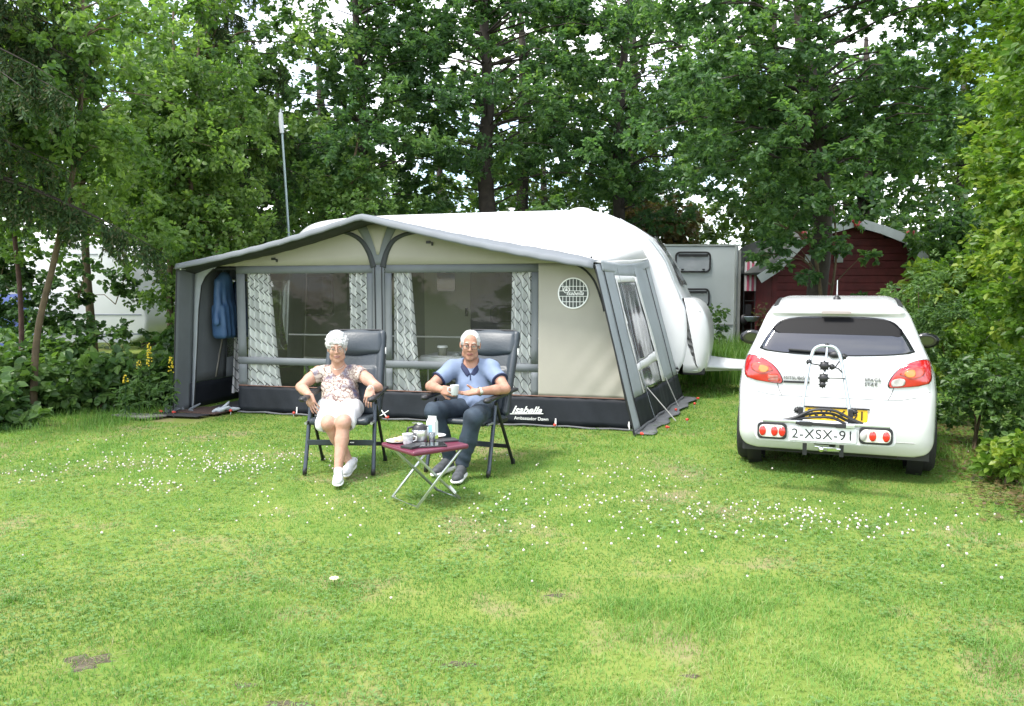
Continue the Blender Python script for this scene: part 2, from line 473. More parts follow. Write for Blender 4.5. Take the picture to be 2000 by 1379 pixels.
VW = .35          # the front wall stands this far behind the canopy edge
def zwalltop(u): return zfront(u) - .045
def wall_wr(u, z, amp):   # soft wrinkles of stretched cloth
    a = .5 + .5 * math.sin(u * 2.1 + 1.3)
    return amp * (math.sin(9 * u + 14 * z) * .6 + math.sin(24 * (u - .75 * z) + 2) * .9) * (1 - min(1, z / 1.6)) * a
def panel(name, u0, u1, z0, z1, m, nu=12, nv=12, v=VW, amp=.0, parent=AW, u0t=None, u1t=None):
    u0t = u0 if u0t is None else u0t; u1t = u1 if u1t is None else u1t
    def fn(s, t):
        u = lerp(lerp(u0, u1, s), lerp(u0t, u1t, s), t); z = lerp(z0, z1, t)
        return (u, v + wall_wr(u, z, amp), z)
    return grid_sheet(name, fn, nu, nv, m, parent, .003)
def zroof_wall(u): return roofpt((u - .12) / 5.16, VW / 3.1)[2] - .012
def upper(name, u0, u1, zb, m, v=VW, nu=30, parent=AW, zt=None):
    f = zt or zroof_wall
    return grid_sheet(name, lambda s, t: (lerp(u0, u1, s), v, lerp(zb, max(zb, f(lerp(u0, u1, s))), t)), nu, 4, m, parent, .003)
# cream fabric above the windows
upper('gable_panel', .22, 2.565, 1.83, M_cream)
upper('gable_panel', 2.725, 5.23, 1.83, M_cream)
upper('gable_panel', 2.568, 2.722, 1.833, M_cream, nu=4)
# grey frames round the two windows, laid out as rails and stiles 2-3 mm apart
def frame(u0, u1, wu0, wu1):
    panel('window_rail', u0, u1, 1.735, 1.828, M_grey, 10, 2)
    panel('window_rail', u0, u1, .61, .70, M_grey, 10, 2)
    panel('window_stile', u0, wu0, .702, 1.733, M_grey, 2, 6)
    panel('window_stile', wu1, u1, .702, 1.733, M_grey, 2, 6)
    panel('window_stile', u0, wu0, .345, .608, M_grey, 2, 4)
    panel('window_stile', wu1, u1, .345, .608, M_grey, 2, 4)
    grid_sheet('window_pane', lambda s, t: (lerp(wu0 - .01, wu1 + .01, s), VW + .012 + .006 * math.sin(7 * s + 3 * t), lerp(.69, 1.745, t)), 16, 12, M_pane, AW, 0)
    grid_sheet('window_pane', lambda s, t: (lerp(wu0 - .01, wu1 + .01, s), VW + .012, lerp(.345, .62, t)), 16, 4, M_pane, AW, 0)
frame(.715, 2.565, .835, 2.49)
frame(2.725, 4.585, 2.81, 4.505)
panel('centre_post_panel', 2.568, 2.722, .345, 1.83, M_grey, 3, 14, v=VW - .004)
for u in (2.60, 2.69):
    MB().tube([(u, VW - .012, .02), (u, VW - .012, 1.82)], .006, 6).build('zip', M_pipe, AW)
# cream field with the round vent at the right end
panel('side_field', 4.588, 5.655, .345, 1.828, M_cream, 40, 40, amp=.016, u1t=5.235)
MB().tube([(5.235 + .42 * (1 - z / 1.83) if z < 1.6 else 5.235 + .05 - (z - 1.6) * .35, VW - .008, z) for z in np.linspace(.02, 1.9, 14)], .012, 6).build('edge_piping', M_pipe, AW)
# the dark grey curves that spread from the centre post
def curve_band(name, P, w, m, v=VW - .006):
    pts = catmull([(p[0], p[1]) for p in P], 8); vv = []; f = []
    for i, p in enumerate(pts):
        a = pts[max(0, i - 1)]; b = pts[min(len(pts) - 1, i + 1)]; t = (b - a).normalized(); n = Vector((-t[1], t[0]))
        ww = interp(i / (len(pts) - 1), [0, 1], w)
        q0, q1 = p + n * ww / 2, p - n * ww / 2
        for q in (q0, q1): vv.append((q[0], v, min(q[1], zfront(q[0]) - .05)))
    for i in range(len(pts) - 1): f.append((2 * i, 2 * i + 1, 2 * i + 3, 2 * i + 2))
    o = mesh_obj(name, vv, f, m, AW, True); solid(o, .005); return o
curve_band('post_arch', [(1.95, 2.215), (2.2, 2.22), (2.4, 2.14), (2.52, 1.99), (2.585, 1.80)], (.03, .075), M_dgrey)
curve_band('post_arch', [(3.45, 2.19), (3.1, 2.20), (2.87, 2.13), (2.76, 1.99), (2.70, 1.80)], (.03, .075), M_dgrey)
grid_sheet('centre_gusset', lambda s, t: (lerp(lerp(2.60, 2.69, s), lerp(2.36, 2.90, s), t ** 1.3), VW - .006, lerp(1.83, 2.285, t)), 8, 8, M_grey, AW, .003)
grid_sheet('gusset_wedge', lambda s, t: (lerp(lerp(2.63, 2.66, s), lerp(2.50, 2.78, s), t ** 1.2), VW - .012, lerp(1.95, 2.30, t)), 4, 4, M_cream, AW, .003)
curve_band('corner_arch', [(4.2, 1.975), (4.7, 1.90), (5.02, 1.81), (5.20, 1.66), (5.30, 1.42), (5.33, 1.30)], (.02, .022), M_pipe)
for u in (1.25, 3.28): MB().box((u, VW - .012, zwalltop(u) - .1), (.05, .02, .03)).box((u + .05, VW - .02, zwalltop(u) - .12), (.015, .02, .04)).build('roof_clip', M_pipe, AW)
# black mud skirt with brown piping on top
def skirt(u0, u1, nu):
    return grid_sheet('mud_skirt', lambda s, t: (lerp(lerp(u0, u1, s), min(lerp(u0, u1, s), 5.64), t) , VW - .002 - .03 * (1 - t) + .01 * math.sin(lerp(u0, u1, s) * 11) * (1 - t) + .004 * math.sin(lerp(u0, u1, s) * 31 + 6 * t), lerp(.03, .342, t)), nu, 6, M_skirt, AW, .003)
skirt(.712, 2.60, 40); skirt(2.615, 5.70, 60)
MB().tube([(.71, VW - .006, .343), (5.64, VW - .006, .343)], .006, 6).build('skirt_piping', M_brownpipe, AW)
MB().tube([(2.608, VW - .02, .04), (2.608, VW - .01, .345)], .005, 6).build('zip', M_pipe, AW)

# curtains behind the windows
def curtain(fn, w0, name='curtain', folds=5, nu=40, nv=16, par=AW, ht=1.45, amp=.028):
    vv = []; f = []; uvs = []
    for j in range(nv + 1):
        for i in range(nu + 1):
            s, t = i / nu, j / nv
            p, nrm = fn(s, t)
            k = math.sin(2 * math.pi * folds * s + .6 * math.sin(3 * t)) * amp
            vv.append(Vector(p) + Vector(nrm) * k); uvs.append((s * w0, t * ht))
    for j in range(nv):
        for i in range(nu): f.append((j * (nu + 1) + i, j * (nu + 1) + i + 1, (j + 1) * (nu + 1) + i + 1, (j + 1) * (nu + 1) + i))
    o = mesh_obj(name, vv, f, M_curt, par, True)
    ul = o.data.uv_layers.new(name='uv')
    for lp in o.data.loops: ul.data[lp.index].uv = uvs[lp.vertex_index]
    return o
def front_curtain(a0, a1, b0, b1, folds=4):
    curtain(lambda s, t: ((lerp(lerp(b0, b1, s), lerp(a0, a1, s), min(1, t ** .7)), VW + .045, lerp(.30, 1.745, t)), (0, 1, 0)), (b1 - b0) * 1.35, folds=folds)
front_curtain(.845, 1.16, .80, 1.30, 5); front_curtain(2.24, 2.49, 2.22, 2.50, 4)
front_curtain(2.82, 3.04, 2.79, 3.17, 3); front_curtain(4.27, 4.50, 4.22, 4.52, 3)
MB().tube([(.72, VW + .06, 1.76), (4.6, VW + .06, 1.76)], .009, 8).build('curtain_rail', M_alu, AW)

# round emblem / vent
EM = Matrix.Translation((4.985, VW - .012, 1.50))
def circ(r, n=40): return [(r * math.cos(2 * math.pi * i / n), r * math.sin(2 * math.pi * i / n)) for i in range(n)]
em = MB().poly(circ(.158), .004, EM).build('emblem', mat('vent_mesh', (.075, .085, .08), .8), AW)
rg = MB(); ring_poly(rg, circ(.172), circ(.158), .006, EM @ T(0, -.004, 0)); rg.build('emblem_ring', M_bright, em)
gl = MB()
for x in [-.116, -.077, -.038, 0, .038, .077, .116]:
    h = math.sqrt(max(0, .156 ** 2 - x * x))
    if h > .03:
        gl.box((x, -.003, (h + .025) / 2 + .0), (.0055, .004, h - .025), EM); gl.box((x, -.003, -(h + .035) / 2), (.0055, .004, h - .035), EM)
for z in (.075, .025, -.035, -.095):
    h = math.sqrt(.156 ** 2 - z * z); gl.box((0, -.0045, z), (2 * h, .004, .006), EM)
gl.build('emblem_grid', M_bright, em)
rg2 = MB(); ring_poly(rg2, [(p[0] - .075, p[1] + .035) for p in circ(.036, 24)], [(p[0] - .075, p[1] + .035) for p in circ(.029, 24)], .004, EM @ T(0, -.008, 0)); rg2.build('emblem_ring', M_bright, em)
def crown(mb, M, s=1.0):
    mb.poly([(-.010 * s, 0), (.010 * s, 0), (.013 * s, .014 * s), (-.013 * s, .014 * s)], .002, M)
    for x in (-.012, -.004, .004, .012): mb.box((x * s * 1.2, .001, .021 * s), (.004 * s, .002, .014 * s), M)
    return mb
crown(MB(), EM @ T(-.075, -.01, .022), 1.1).build('emblem_crown', M_bright, em)
text_obj('emblem_lettering', 'Isabella', .062, M_bright, em, EM @ T(.02, -.009, -.022) @ UP, shear=.45, spacing=1.05, off=.001)
# lettering on the skirt
sk = text_obj('skirt_lettering', 'Isabella', .115, M_bright, AW, T(4.46, VW - .045, .145) @ UP, shear=.5, spacing=1.02, off=.0025)
MB().bar((4.27, VW - .05, .132), (4.66, VW - .05, .150), .002, .008).bar((4.16, VW - .05, .155), (4.26, VW - .05, .165), .002, .008).build('lettering_swash', M_bright, AW)
text_obj('skirt_lettering', 'Ambassador Dawn', .052, M_bright, AW, T(4.52, VW - .05, .072) @ UP)
crown(MB(), T(4.235, VW - .047, .235), 2.3).build('skirt_crown', M_bright, AW)

# ---- right side wall (flares outwards to the ground)
def side(v, z, off=0):
    t = v / 3.1; ut = 5.27 + .23 * t; ub = 5.72 + .31 * t; zt = 1.83 + .11 * t
    q = z / zt
    wr = .012 * math.sin(8 * v + 4 * z) * (1 - q) * math.sin(math.pi * t) + .007 * math.sin(26 * v - 9 * z) * (1 - q) * math.sin(math.pi * t)
    return (lerp(ub, ut, q) + wr + off, v, z)
def spanel(name, a, b, c_, d, m, nu=10, nv=12, off=0, fn=None):
    """corners: a=(v,z) bottom-front, b bottom-back, c top-back, d top-front"""
    def f(s, t):
        v = lerp(lerp(a[0], b[0], s), lerp(d[0], c_[0], s), t); z = lerp(lerp(a[1], b[1], s), lerp(d[1], c_[1], s), t)
        return (fn or side)(v, z, off)
    return grid_sheet(name, f, nu, nv, m, AW, .003)
spanel('wing_panel', (0, .0), (.33, .0), (.33, 1.83), (0, 1.80), M_lgrey, 4, 20, -.002)
spanel('side_panel', (.335, .352), (.80, .352), (.80, 1.83), (.335, 1.83), M_lgrey, 8, 20)
spanel('side_panel', (.803, 1.70), (2.02, 1.70), (2.02, 1.87), (.803, 1.83), M_lgrey, 10, 3)
spanel('side_panel', (2.15, .352), (2.75, .352), (2.75, 1.90), (2.02, 1.88), M_lgrey, 8, 20)
spanel('side_panel', (2.755, .352), (3.1, .352), (3.1, 1.94), (2.755, 1.90), M_lgrey, 4, 20)
M_wbord = mat('white_window_border', (.72, .72, .70), .6, var=.05)
spanel('side_window_border', (.80, .60), (2.13, .64), (2.11, .76), (.80, .68), M_wbord, 8, 2, .004)
spanel('side_window_border', (2.03, .36), (2.15, .36), (2.02, 1.70), (1.86, 1.70), M_wbord, 2, 14, .006)
spanel('side_window_border', (.80, .36), (.86, .36), (.86, 1.70), (.80, 1.70), M_wbord, 2, 14, .006)
spanel('side_window_border', (.80, 1.62), (1.9, 1.64), (1.9, 1.71), (.80, 1.70), M_wbord, 6, 2, .004)
spanel('side_window_pane', (.84, .66), (2.04, .70), (1.88, 1.66), (.84, 1.66), M_pane2, 14, 14, -.004)
spanel('side_window_pane', (.84, .352), (2.06, .352), (2.04, .65), (.84, .61), M_pane2, 12, 6, -.004)
spanel('mud_skirt', (.335, .02), (3.1, .04), (3.1, .348), (.335, .348), M_skirt, 40, 6, .002)
spanel('mud_skirt', (.0, .0), (.0, .0), (.05, .05), (.0, .05), M_skirt, 1, 1, -.01)
for v in (.335, 1.0, 2.755):
    MB().tube([Vector(side(v + (0 if v < .5 else .02), z, .006)) for z in np.linspace(.05, 1.83, 12)], .006 if v != 1.0 else .003, 6).build('seam', M_pipe if v != 1.0 else M_lgrey, AW)
MB().tube([Vector(side(0, z, .003)) for z in np.linspace(.0, 1.8, 12)], .010, 6).build('edge_piping', M_pipe, AW)
# scalloped valance at the top of the side
def val(s, t):
    v = lerp(.25, 3.1, s); p = side(v, 1.83 + .11 * v / 3.1)
    sag = .05 * math.sin(math.pi * s)
    return (p[0] + .012 + .02 * t, p[1], p[2] - .115 * t - sag + .02)
grid_sheet('valance', val, 30, 4, M_lgrey, AW, .003)
# white end of the roof that folds over the side
def gablew(s, t):
    v = lerp(.05, 3.1, s); a = Vector(roofpt(1, v / 3.1)); return (a[0] + .012 * t, v, a[2] - .07 * t * math.sin(math.pi * s))
grid_sheet('roof_edge', gablew, 20, 2, M_white, AW, .003)
# guy webbing and small plastic toggle
for (v0, z0, v1) in ((1.02, .40, 1.0), (2.15, .40, 2.25)):
    a = Vector(side(v0, z0, .02)); b = Vector((a.x + .34, v1, .02)) if v0 < 2 else Vector((a.x + .16, v1, .02))
    MB().tube([a, b], .007, 6).build('guy_rope', M_cord, AW)
a = Vector(side(.80, 1.29, .01)); MB().bar(a, Vector(side(.83, 1.15, .012)), .02, .012).build('toggle', M_wplast, AW)

# ---- left side: wing, arched door border, inner wall
def lwall(v, z, off=0): return (.12 * z / 1.855 - off * 1.0 + .006 * math.sin(9 * v + 3 * z) * math.sin(math.pi * min(1, v / 3.1)), v, z)
spanel('wing_panel', (0, .0), (.35, .0), (.35, 1.86), (0, 1.82), M_grey, 5, 20, 0, lwall)
spanel('side_panel', (.35, .35), (1.07, .35), (1.07, 1.90), (.35, 1.86), M_grey, 8, 12, 0, lwall)
spanel('side_panel', (1.07, 1.68), (2.6, 1.68), (2.6, 1.93), (1.07, 1.90), M_grey, 8, 3, 0, lwall)
spanel('side_panel', (1.07, .35), (2.6, .35), (2.6, .62), (1.07, .62), M_grey, 8, 3, 0, lwall)
spanel('side_panel', (2.6, .35), (3.1, .35), (3.1, 1.95), (2.6, 1.93), M_grey, 4, 12, 0, lwall)
spanel('side_window_pane', (1.07, .62), (2.6, .62), (2.6, 1.68), (1.07, 1.68), M_pane, 6, 6, 0, lwall)
spanel('mud_skirt', (.30, .02), (3.1, .02), (3.1, .348), (.30, .348), M_skirt, 20, 4, -.01, lwall)
spanel('window_border', (.80, .38), (.84, .38), (1.02, 1.1), (.99, 1.1), M_cream, 1, 6, -.012, lwall)
def border(s, t):
    z = 1.83 * t; l = .12 * z / 1.855; w = interp(z, [0, .8, 1.3, 1.6, 1.75, 1.83], [.05, .07, .085, .115, .2, .34])
    return (l + w * s, VW - .003 - .03 * s * (1 - t), z)
grid_sheet('door_border', border, 3, 24, M_lgrey, AW, .004)
MB().tube([(border(1, z / 1.83)[0], VW - .012, z) for z in np.linspace(.02, 1.8, 18)], .008, 6).build('edge_piping', M_pipe, AW)
MB().tube([(.125 * z / 1.855, 0, z) for z in np.linspace(.0, 1.8, 10)], .008, 6).build('edge_piping', M_pipe, AW)
MB().tube([(.3, VW + .03, 1.80), (.75, VW + .03, 1.80)], .018, 8).build('door_pole', M_pipe, AW)
MB().tube([(2.645, VW + .05, 0), (2.645, VW + .05, 1.98), (2.62, VW + .03, 2.26)], .014, 8).build('tent_pole', M_alu, AW)
MB().tube([(.32, 2.2, .875), (4.6, 2.2, .875)], .012, 8).build('tent_pole', M_wplast, AW)
for (x0, y0, x1, y1) in ((.16, .02, .16, 3.05), (5.2, .06, 5.42, 3.05)):
    MB().tube([(x0, y0, 1.79), (x1, y1, 1.90)], .013, 8).build('tent_pole', M_alu, AW)
curtain(lambda s, t: (Vector(lwall(lerp(1.12, 1.36, s), lerp(.12, .95, t), -.06)), (1, 0, 0)), .4, folds=2, nu=16, nv=8, ht=.85)
# ladder straps at the ground
for i, u in enumerate((1.55, 2.60, 3.35, 4.16, 4.80, 5.62)):
    MB().tube([(u, VW - .04, .10), (u + .01, VW - .07, .02)], .008, 6).ball((u, VW - .045, .06), (.012, .006, .03), 8, 5).build('peg_strap', M_wplast, AW)
cb = MB()
cb.tube([(2.68, VW - .06, .12), (2.78, VW - .09, .02)], .007, 6).tube([(2.78, VW - .06, .11), (2.66, VW - .10, .03)], .007, 6).build('peg_strap', M_wplast, AW)
# loose flap of the ground skirt along the bottom edge
MB().tube([(u, VW - .05 - .02 * math.sin(5 * u), .014 + .006 * math.sin(13 * u)) for u in np.linspace(.72, 5.7, 40)], [.016 + .006 * abs(math.sin(7 * u)) for u in np.linspace(.72, 5.7, 40)], 7, sy=.5).build('ground_flap', mat('dull_flap', (.12, .125, .13), .8, var=.2), AW)
spanel('ground_flap', (.0, .012), (3.1, .012), (3.1, .05), (.0, .05), mat('dull_flap', (.12, .125, .13)), 30, 1, .012)
def sflap(s, t):
    v = lerp(.05, 3.2, s); p = side(v, .02); return (p[0] + lerp(0, .17 + .03 * math.sin(9 * v), t), p[1], .016 + .008 * math.sin(12 * v + 3 * t) * (1 - t))
grid_sheet('ground_flap', sflap, 30, 3, mat('dull_flap', (.1, .1, .1)), AW, .003)
# crumpled cloth corner at the door
cl = Field((.45, -.1, 0), (.85, .4, .25), .012)
for k in range(9):
    a = (.60 + rnd.uniform(-.1, .1), .18 + rnd.uniform(-.08, .1), .05); cl.cap(a, (a[0] + rnd.uniform(-.1, .1), a[1] + rnd.uniform(-.08, .08), rnd.uniform(.03, .14)), .03, .014, .012)
sdf_obj('door_flap', cl, M_lgrey, AW)
cl2 = Field((-.2, -.25, 0), (.35, .4, .2), .012)
for k in range(10):
    a = (-.02 + rnd.uniform(-.05, .18), .05 + rnd.uniform(-.12, .2), .03); cl2.cap(a, (a[0] + rnd.uniform(-.12, .12), a[1] + rnd.uniform(-.1, .1), rnd.uniform(.02, .10)), .022, .012, .012)
sdf_obj('door_flap', cl2, M_grey, AW)

def A2W(u, v, z=0):
    a = math.atan2(-.26929, .96306)
    return Vector((-4.217 + u * math.cos(a) - v * math.sin(a), 9.911 + u * math.sin(a) + v * math.cos(a), z))
AR = math.atan2(-.26929, .96306)

# ---- pegs: each its own thing
pegs = [(-.10, -.10, 'red tent peg at the far left corner of the awning'), (.10, -.12, 'red tent peg beside the entrance mat of the awning'),
        (.70, .18, 'red tent peg at the right side of the awning entrance'), (1.56, .22, 'red tent peg under the left awning window'),
        (2.60, .22, 'red tent peg at the middle post of the awning, left of the crossed straps'), (2.80, .22, 'red tent peg just right of the crossed straps at the middle post'),
        (4.16, .22, 'red tent peg below the crown mark on the awning skirt'), (4.81, .22, 'red tent peg just right of the lettering on the awning skirt'),
        (5.80, -.06, 'red tent peg at the front right corner of the awning'), (6.02, .42, 'red tent peg on the lawn just behind the front right corner'),
        (6.20, 1.0, 'red tent peg at the end of the guy rope on the right side'), (6.02, 1.75, 'red tent peg at the middle of the right awning side'),
        (6.22, 2.35, 'red tent peg at the second guy rope, right awning side'), (6.24, 2.9, 'red tent peg at the back end of the right awning side')]
for i, (u, v, lab) in enumerate(pegs):
    p = A2W(u, v)
    pg = thing('tent_peg', lab, 'tent peg', p, AR + i * .7, 'red tent pegs round the awning')
    MB().tube([(0, 0, -.03), (.012, .01, .05)], .004, 6).build('shaft', M_steel, pg)
    MB().lathe([(.0, .058), (.014, .056), (.018, .045), (.016, .032), (.010, .028), (0, .028)], 10).ball((.016, 0, .04), (.016, .008, .010), 8, 5).build('head', M_redplast, pg)

# ---- ground sheet, mats, slab
def slab(name, pts, h, m, label, cat, z=0.0, bev=.004):
    o = MB().poly([(p[0], p[1]) for p in pts], -h, Matrix.Rotation(R(90), 4, 'X') @ Matrix.Identity(4)).build(name, m)
    return o
def flat(name, corners, z0, h, m, nx=10, ny=6, wob=.0):
    a, b, c_, d = [Vector(p) for p in corners]
    v = []; f = []
    for k in (0, 1):
        for j in range(ny + 1):
            for i in range(nx + 1):
                s, t = i / nx, j / ny; p = a.lerp(b, s).lerp(d.lerp(c_, s), t)
                v.append((p.x, p.y, z0 + k * h + wob * math.sin(7 * p.x + 3 * p.y) * k))
    N = (nx + 1) * (ny + 1)
    for j in range(ny):
        for i in range(nx):
            q = j * (nx + 1) + i; f.append((q + N, q + 1 + N, q + nx + 2 + N, q + nx + 1 + N)); f.append((q, q + nx + 1, q + nx + 2, q + 1))
    for i in range(nx):
        f.append((i, i + 1, i + 1 + N, i + N)); q = ny * (nx + 1) + i; f.append((q + 1, q, q + N, q + 1 + N))
    for j in range(ny):
        q = j * (nx + 1); f.append((q + nx + 1, q, q + N, q + nx + 1 + N)); q += nx; f.append((q, q + nx + 1, q + nx + 1 + N, q + N))
    return mesh_obj(name, v, f, m)
gs = flat('groundsheet', [A2W(.12, .42), A2W(5.6, .42), A2W(5.7, 3.0), A2W(.12, 3.0)], .006, .006, mat('groundsheet_weave', (.07, .068, .07), .9, var=.2, vscale=12), 30, 16, .002)
tag(gs, 'grey woven groundsheet covering the floor inside the awning', 'groundsheet')
dm = flat('doormat', [A2W(.02, .02), A2W(.62, -.02), A2W(.66, .42), A2W(.10, .46)], .018, .014, mat('coir_brown', (.075, .045, .035), .95, var=.4, vscale=60, bump=.6, bscale=120))
tag(dm, 'dark brown doormat lying in the awning entrance', 'doormat')
dm2 = flat('ground_mat', [A2W(-.22, -.24), A2W(.52, -.22), A2W(.55, -.03), A2W(-.16, -.03)], .012, .010, mat('black_rubber', (.03, .03, .032), .8, var=.3, vscale=20))
tag(dm2, 'black rubber mat in front of the brown doormat', 'mat')
sl = flat('paving_slab', [A2W(-.55, -.42), A2W(-.02, -.50), A2W(.12, -.26), A2W(-.42, -.22)], .01, .02, mat('grey_slab', (.17, .16, .15), .9, var=.25, vscale=18, bump=.4))
tag(sl, 'flat grey board lying on the grass outside the awning entrance', 'board'); bevel(sl, .004)

# ---- things inside
def coat(name, label, base, w, col, col2, cat, L_, hooded=True):
    root = thing(name, label, cat, A2W(*base), AR, 'coats hanging in the awning entrance')
    m = mat(name + '_cloth' + str(col[2]), col, .55, var=.25, vscale=7, col2=col2, bump=.3, bscale=16)
    f = Field((-.24, -.3, -L_ - .05), (.24, .3, .08), .011)
    f.rbox((0, 0, -.34), (.085, w * .72, .30), .06, .03)
    f.rbox((0, 0, -L_ + .22), (.10, w, .22), .05, .06)
    for s_ in (-1, 1):
        f.cap((0, s_ * w * .7, -.10), (.02, s_ * (w + .03), -.62), .055, .045, .02)
    if hooded: f.ell((.02, 0, -.07), (.08, .10, .10), .04)
    X, Y, Z = f.ax; f.d += (.010 * np.sin(Y[None, :, None] * 70 + Z[None, None, :] * 9) * np.clip(-Z / L_, 0, 1)[None, None, :]).astype(np.float32)
    sdf_obj('body', f, m, root)
    MB().tube([(0, 0, -.01), (0, 0, .06), (0, .02, .08)], .004, 6).build('hook', M_steel, root)
    return root
coat('blue_coat', 'mid blue hooded rain coat hanging left in the awning entrance', (.25, .74, 1.74), .15, (.035, .085, .19), (.06, .13, .26), 'coat', .83)
coat('dark_jacket', 'dark navy jacket hanging behind the blue coat in the entrance', (.26, 1.12, 1.70), .13, (.012, .03, .075), (.02, .05, .11), 'jacket', .80, False)
# table
tb = thing('dining_table', 'table under a white cloth behind the right awning window', 'table', A2W(3.55, .98), AR)
mtc = mat('white_tablecloth', (.62, .63, .62), .7, var=.06, vscale=20, bump=.2)
def cloth(s, t):
    x = (s - .5) * 1.16; y = (t - .5) * .86; hx, hy = .5, .36
    z = .742; dx = max(0, abs(x) - hx); dy = max(0, abs(y) - hy); 
    xx = math.copysign(min(abs(x), hx + .012 * (dx > 0)), x); yy = math.copysign(min(abs(y), hy + .012 * (dy > 0)), y)
    d = max(dx, dy) * 2.2
    return (xx + (.01 * math.sin(20 * y) if dx > 0 else 0), yy + (.012 * math.sin(16 * x) if dy > 0 else 0), z - d)
grid_sheet('tablecloth', cloth, 40, 30, mtc, tb, .003)
MB().box((0, 0, .725), (1.0, .72, .025)).build('tabletop', mat('grey_top', (.35, .35, .34)), tb)
for sx in (-1, 1):
    for sy in (-1, 1): MB().tube([(sx * .42, sy * .3, 0), (sx * .42, sy * .3, .715)], .014, 8).build('leg', M_alu, tb)
jr = thing('storage_jar', 'clear plastic tub with white lid on the table behind the window', 'jar', A2W(3.31, .70, .745), AR)
MB().lathe([(0, 0), (.052, 0), (.058, .09), (.060, .10)], 20).build('tub', pane_mat('tub_plastic', (.8, .8, .75), .55, .1, .1, (.5, .5, .45)), jr)
MB().lathe([(.063, .095), (.063, .115), (.055, .12), (0, .12)], 20).build('lid', M_wplast, jr)
MB().lathe([(0, .003), (.045, .003), (.045, .035), (0, .045)], 12).build('biscuits', mat('biscuits', (.55, .47, .3), .8, var=.3, vscale=60), jr)
g2 = MB().lathe([(0, 0), (.05, 0), (.055, .022), (.03, .028), (.028, .04), (0, .042)], 16).build('glass_dish', pane_mat('dish_glass', (.8, .82, .82), .7, .05, .15, (.55, .58, .58)))
g2.location = A2W(3.50, .68, .745); tag(g2, 'small glass dish beside the plastic tub on the indoor table', 'dish')

# ================================================================ CARAVAN that carries the awning
M_cv = mat('caravan_white', (.64, .65, .66), .28, coat=.3, var=.02)
M_cvin = mat('caravan_side', (.56, .56, .52), .4, var=.04)
M_dglass = mat('dark_window', (.012, .013, .014), .08, spec=.6)
M_rub = mat('black_rubber_seal', (.02, .02, .022), .5)
CV = thing('touring_caravan', 'white touring caravan behind the big awning, nose and drawbar to the right', 'caravan', A2W(0, 0), AR)
def prism_rounded(prof, w0, w1, r, n=4, axis='v'):
    """profile in (u,z), extruded along v with rounded long edges"""
    P = [Vector(p) for p in prof]; m = len(P); N = []
    area = sum(P[i].x * P[(i + 1) % m].y - P[(i + 1) % m].x * P[i].y for i in range(m))
    sg = 1 if area > 0 else -1
    for i in range(m):
        t = (P[(i + 1) % m] - P[i - 1]).normalized(); N.append(Vector((t.y, -t.x)) * sg)
    rings = []
    for k in range(n + 1):
        a = (math.pi / 2) * k / n; rings.append((w0 + r * (1 - math.sin(a)), r * (1 - math.cos(a))) if False else (w0 + r * (1 - math.cos(a)), r * (1 - math.sin(a))))
    rings += [(w1 - (q[0] - w0), q[1]) for q in reversed(rings)]
    v = []; f = []
    for (w, ins) in rings:
        for i in range(m): q = P[i] - N[i] * ins; v.append((q.x, w, q.y))
    for k in range(len(rings) - 1):
        for i in range(m): a, b = k * m + i, k * m + (i + 1) % m; f.append((a, b, b + m, a + m))
    f.append(tuple(range(m))); f.append(tuple(range(len(v) - 1, len(v) - 1 - m, -1)))
    mb = MB(); mb.add(v, f, None, True); return mb
prof = catmull([(-.25, .40), (-.38, 1.0), (-.36, 1.7), (-.22, 2.2), (.0, 2.48), (.35, 2.62), (1.2, 2.68), (2.6, 2.69), (4.2, 2.69), (4.75, 2.66), (5.1, 2.54), (5.45, 2.34), (5.72, 2.02), (5.90, 1.62), (6.04, 1.30), (6.08, .9), (6.05, .55), (5.95, .36)], 5)
body = prism_rounded(prof, 3.13, 5.38, .07).build('body', M_cv, CV)
nprof = catmull([(5.85, .34), (6.26, .34), (6.36, .58), (6.37, .88), (6.33, 1.12), (6.25, 1.29), (6.14, 1.385), (6.00, 1.42), (5.85, 1.42)], 5)
prism_rounded(nprof, 3.15, 5.34, .16).build('gas_locker', M_cv, CV)
MB().tube([(6.02, 3.19, 1.30), (6.14, 3.19, 1.22), (6.24, 3.19, 1.24)], .006, 6).build('locker_seam', mat('seam_grey', (.5, .51, .52)), CV)
MB().box((6.14, 3.28, .385), (.34, .14, .11)).build('bumper_corner', M_rub, CV, .02)
MB().box((6.18, 3.19, .40), (.08, .03, .03)).build('grab_handle', M_alu, CV, .008)
MB().box((3.6, 4.25, 2.725), (.45, .45, .07)).build('roof_hatch', M_wplast, CV, .03)
MB().ball((4.42, 3.7, 2.69), (.20, .20, .085), 20, 10).build('roof_dome', M_wplast, CV)
MB().lathe([(0, 0), (.03, 0), (.03, .06), (.05, .065), (.05, .085), (0, .09)], 14, T(3.42, 3.42, 2.68)).build('flue', M_wplast, CV)
MB().box((3.28, 3.42, 2.695), (.18, .14, .04)).build('roof_vent', M_wplast, CV, .015)
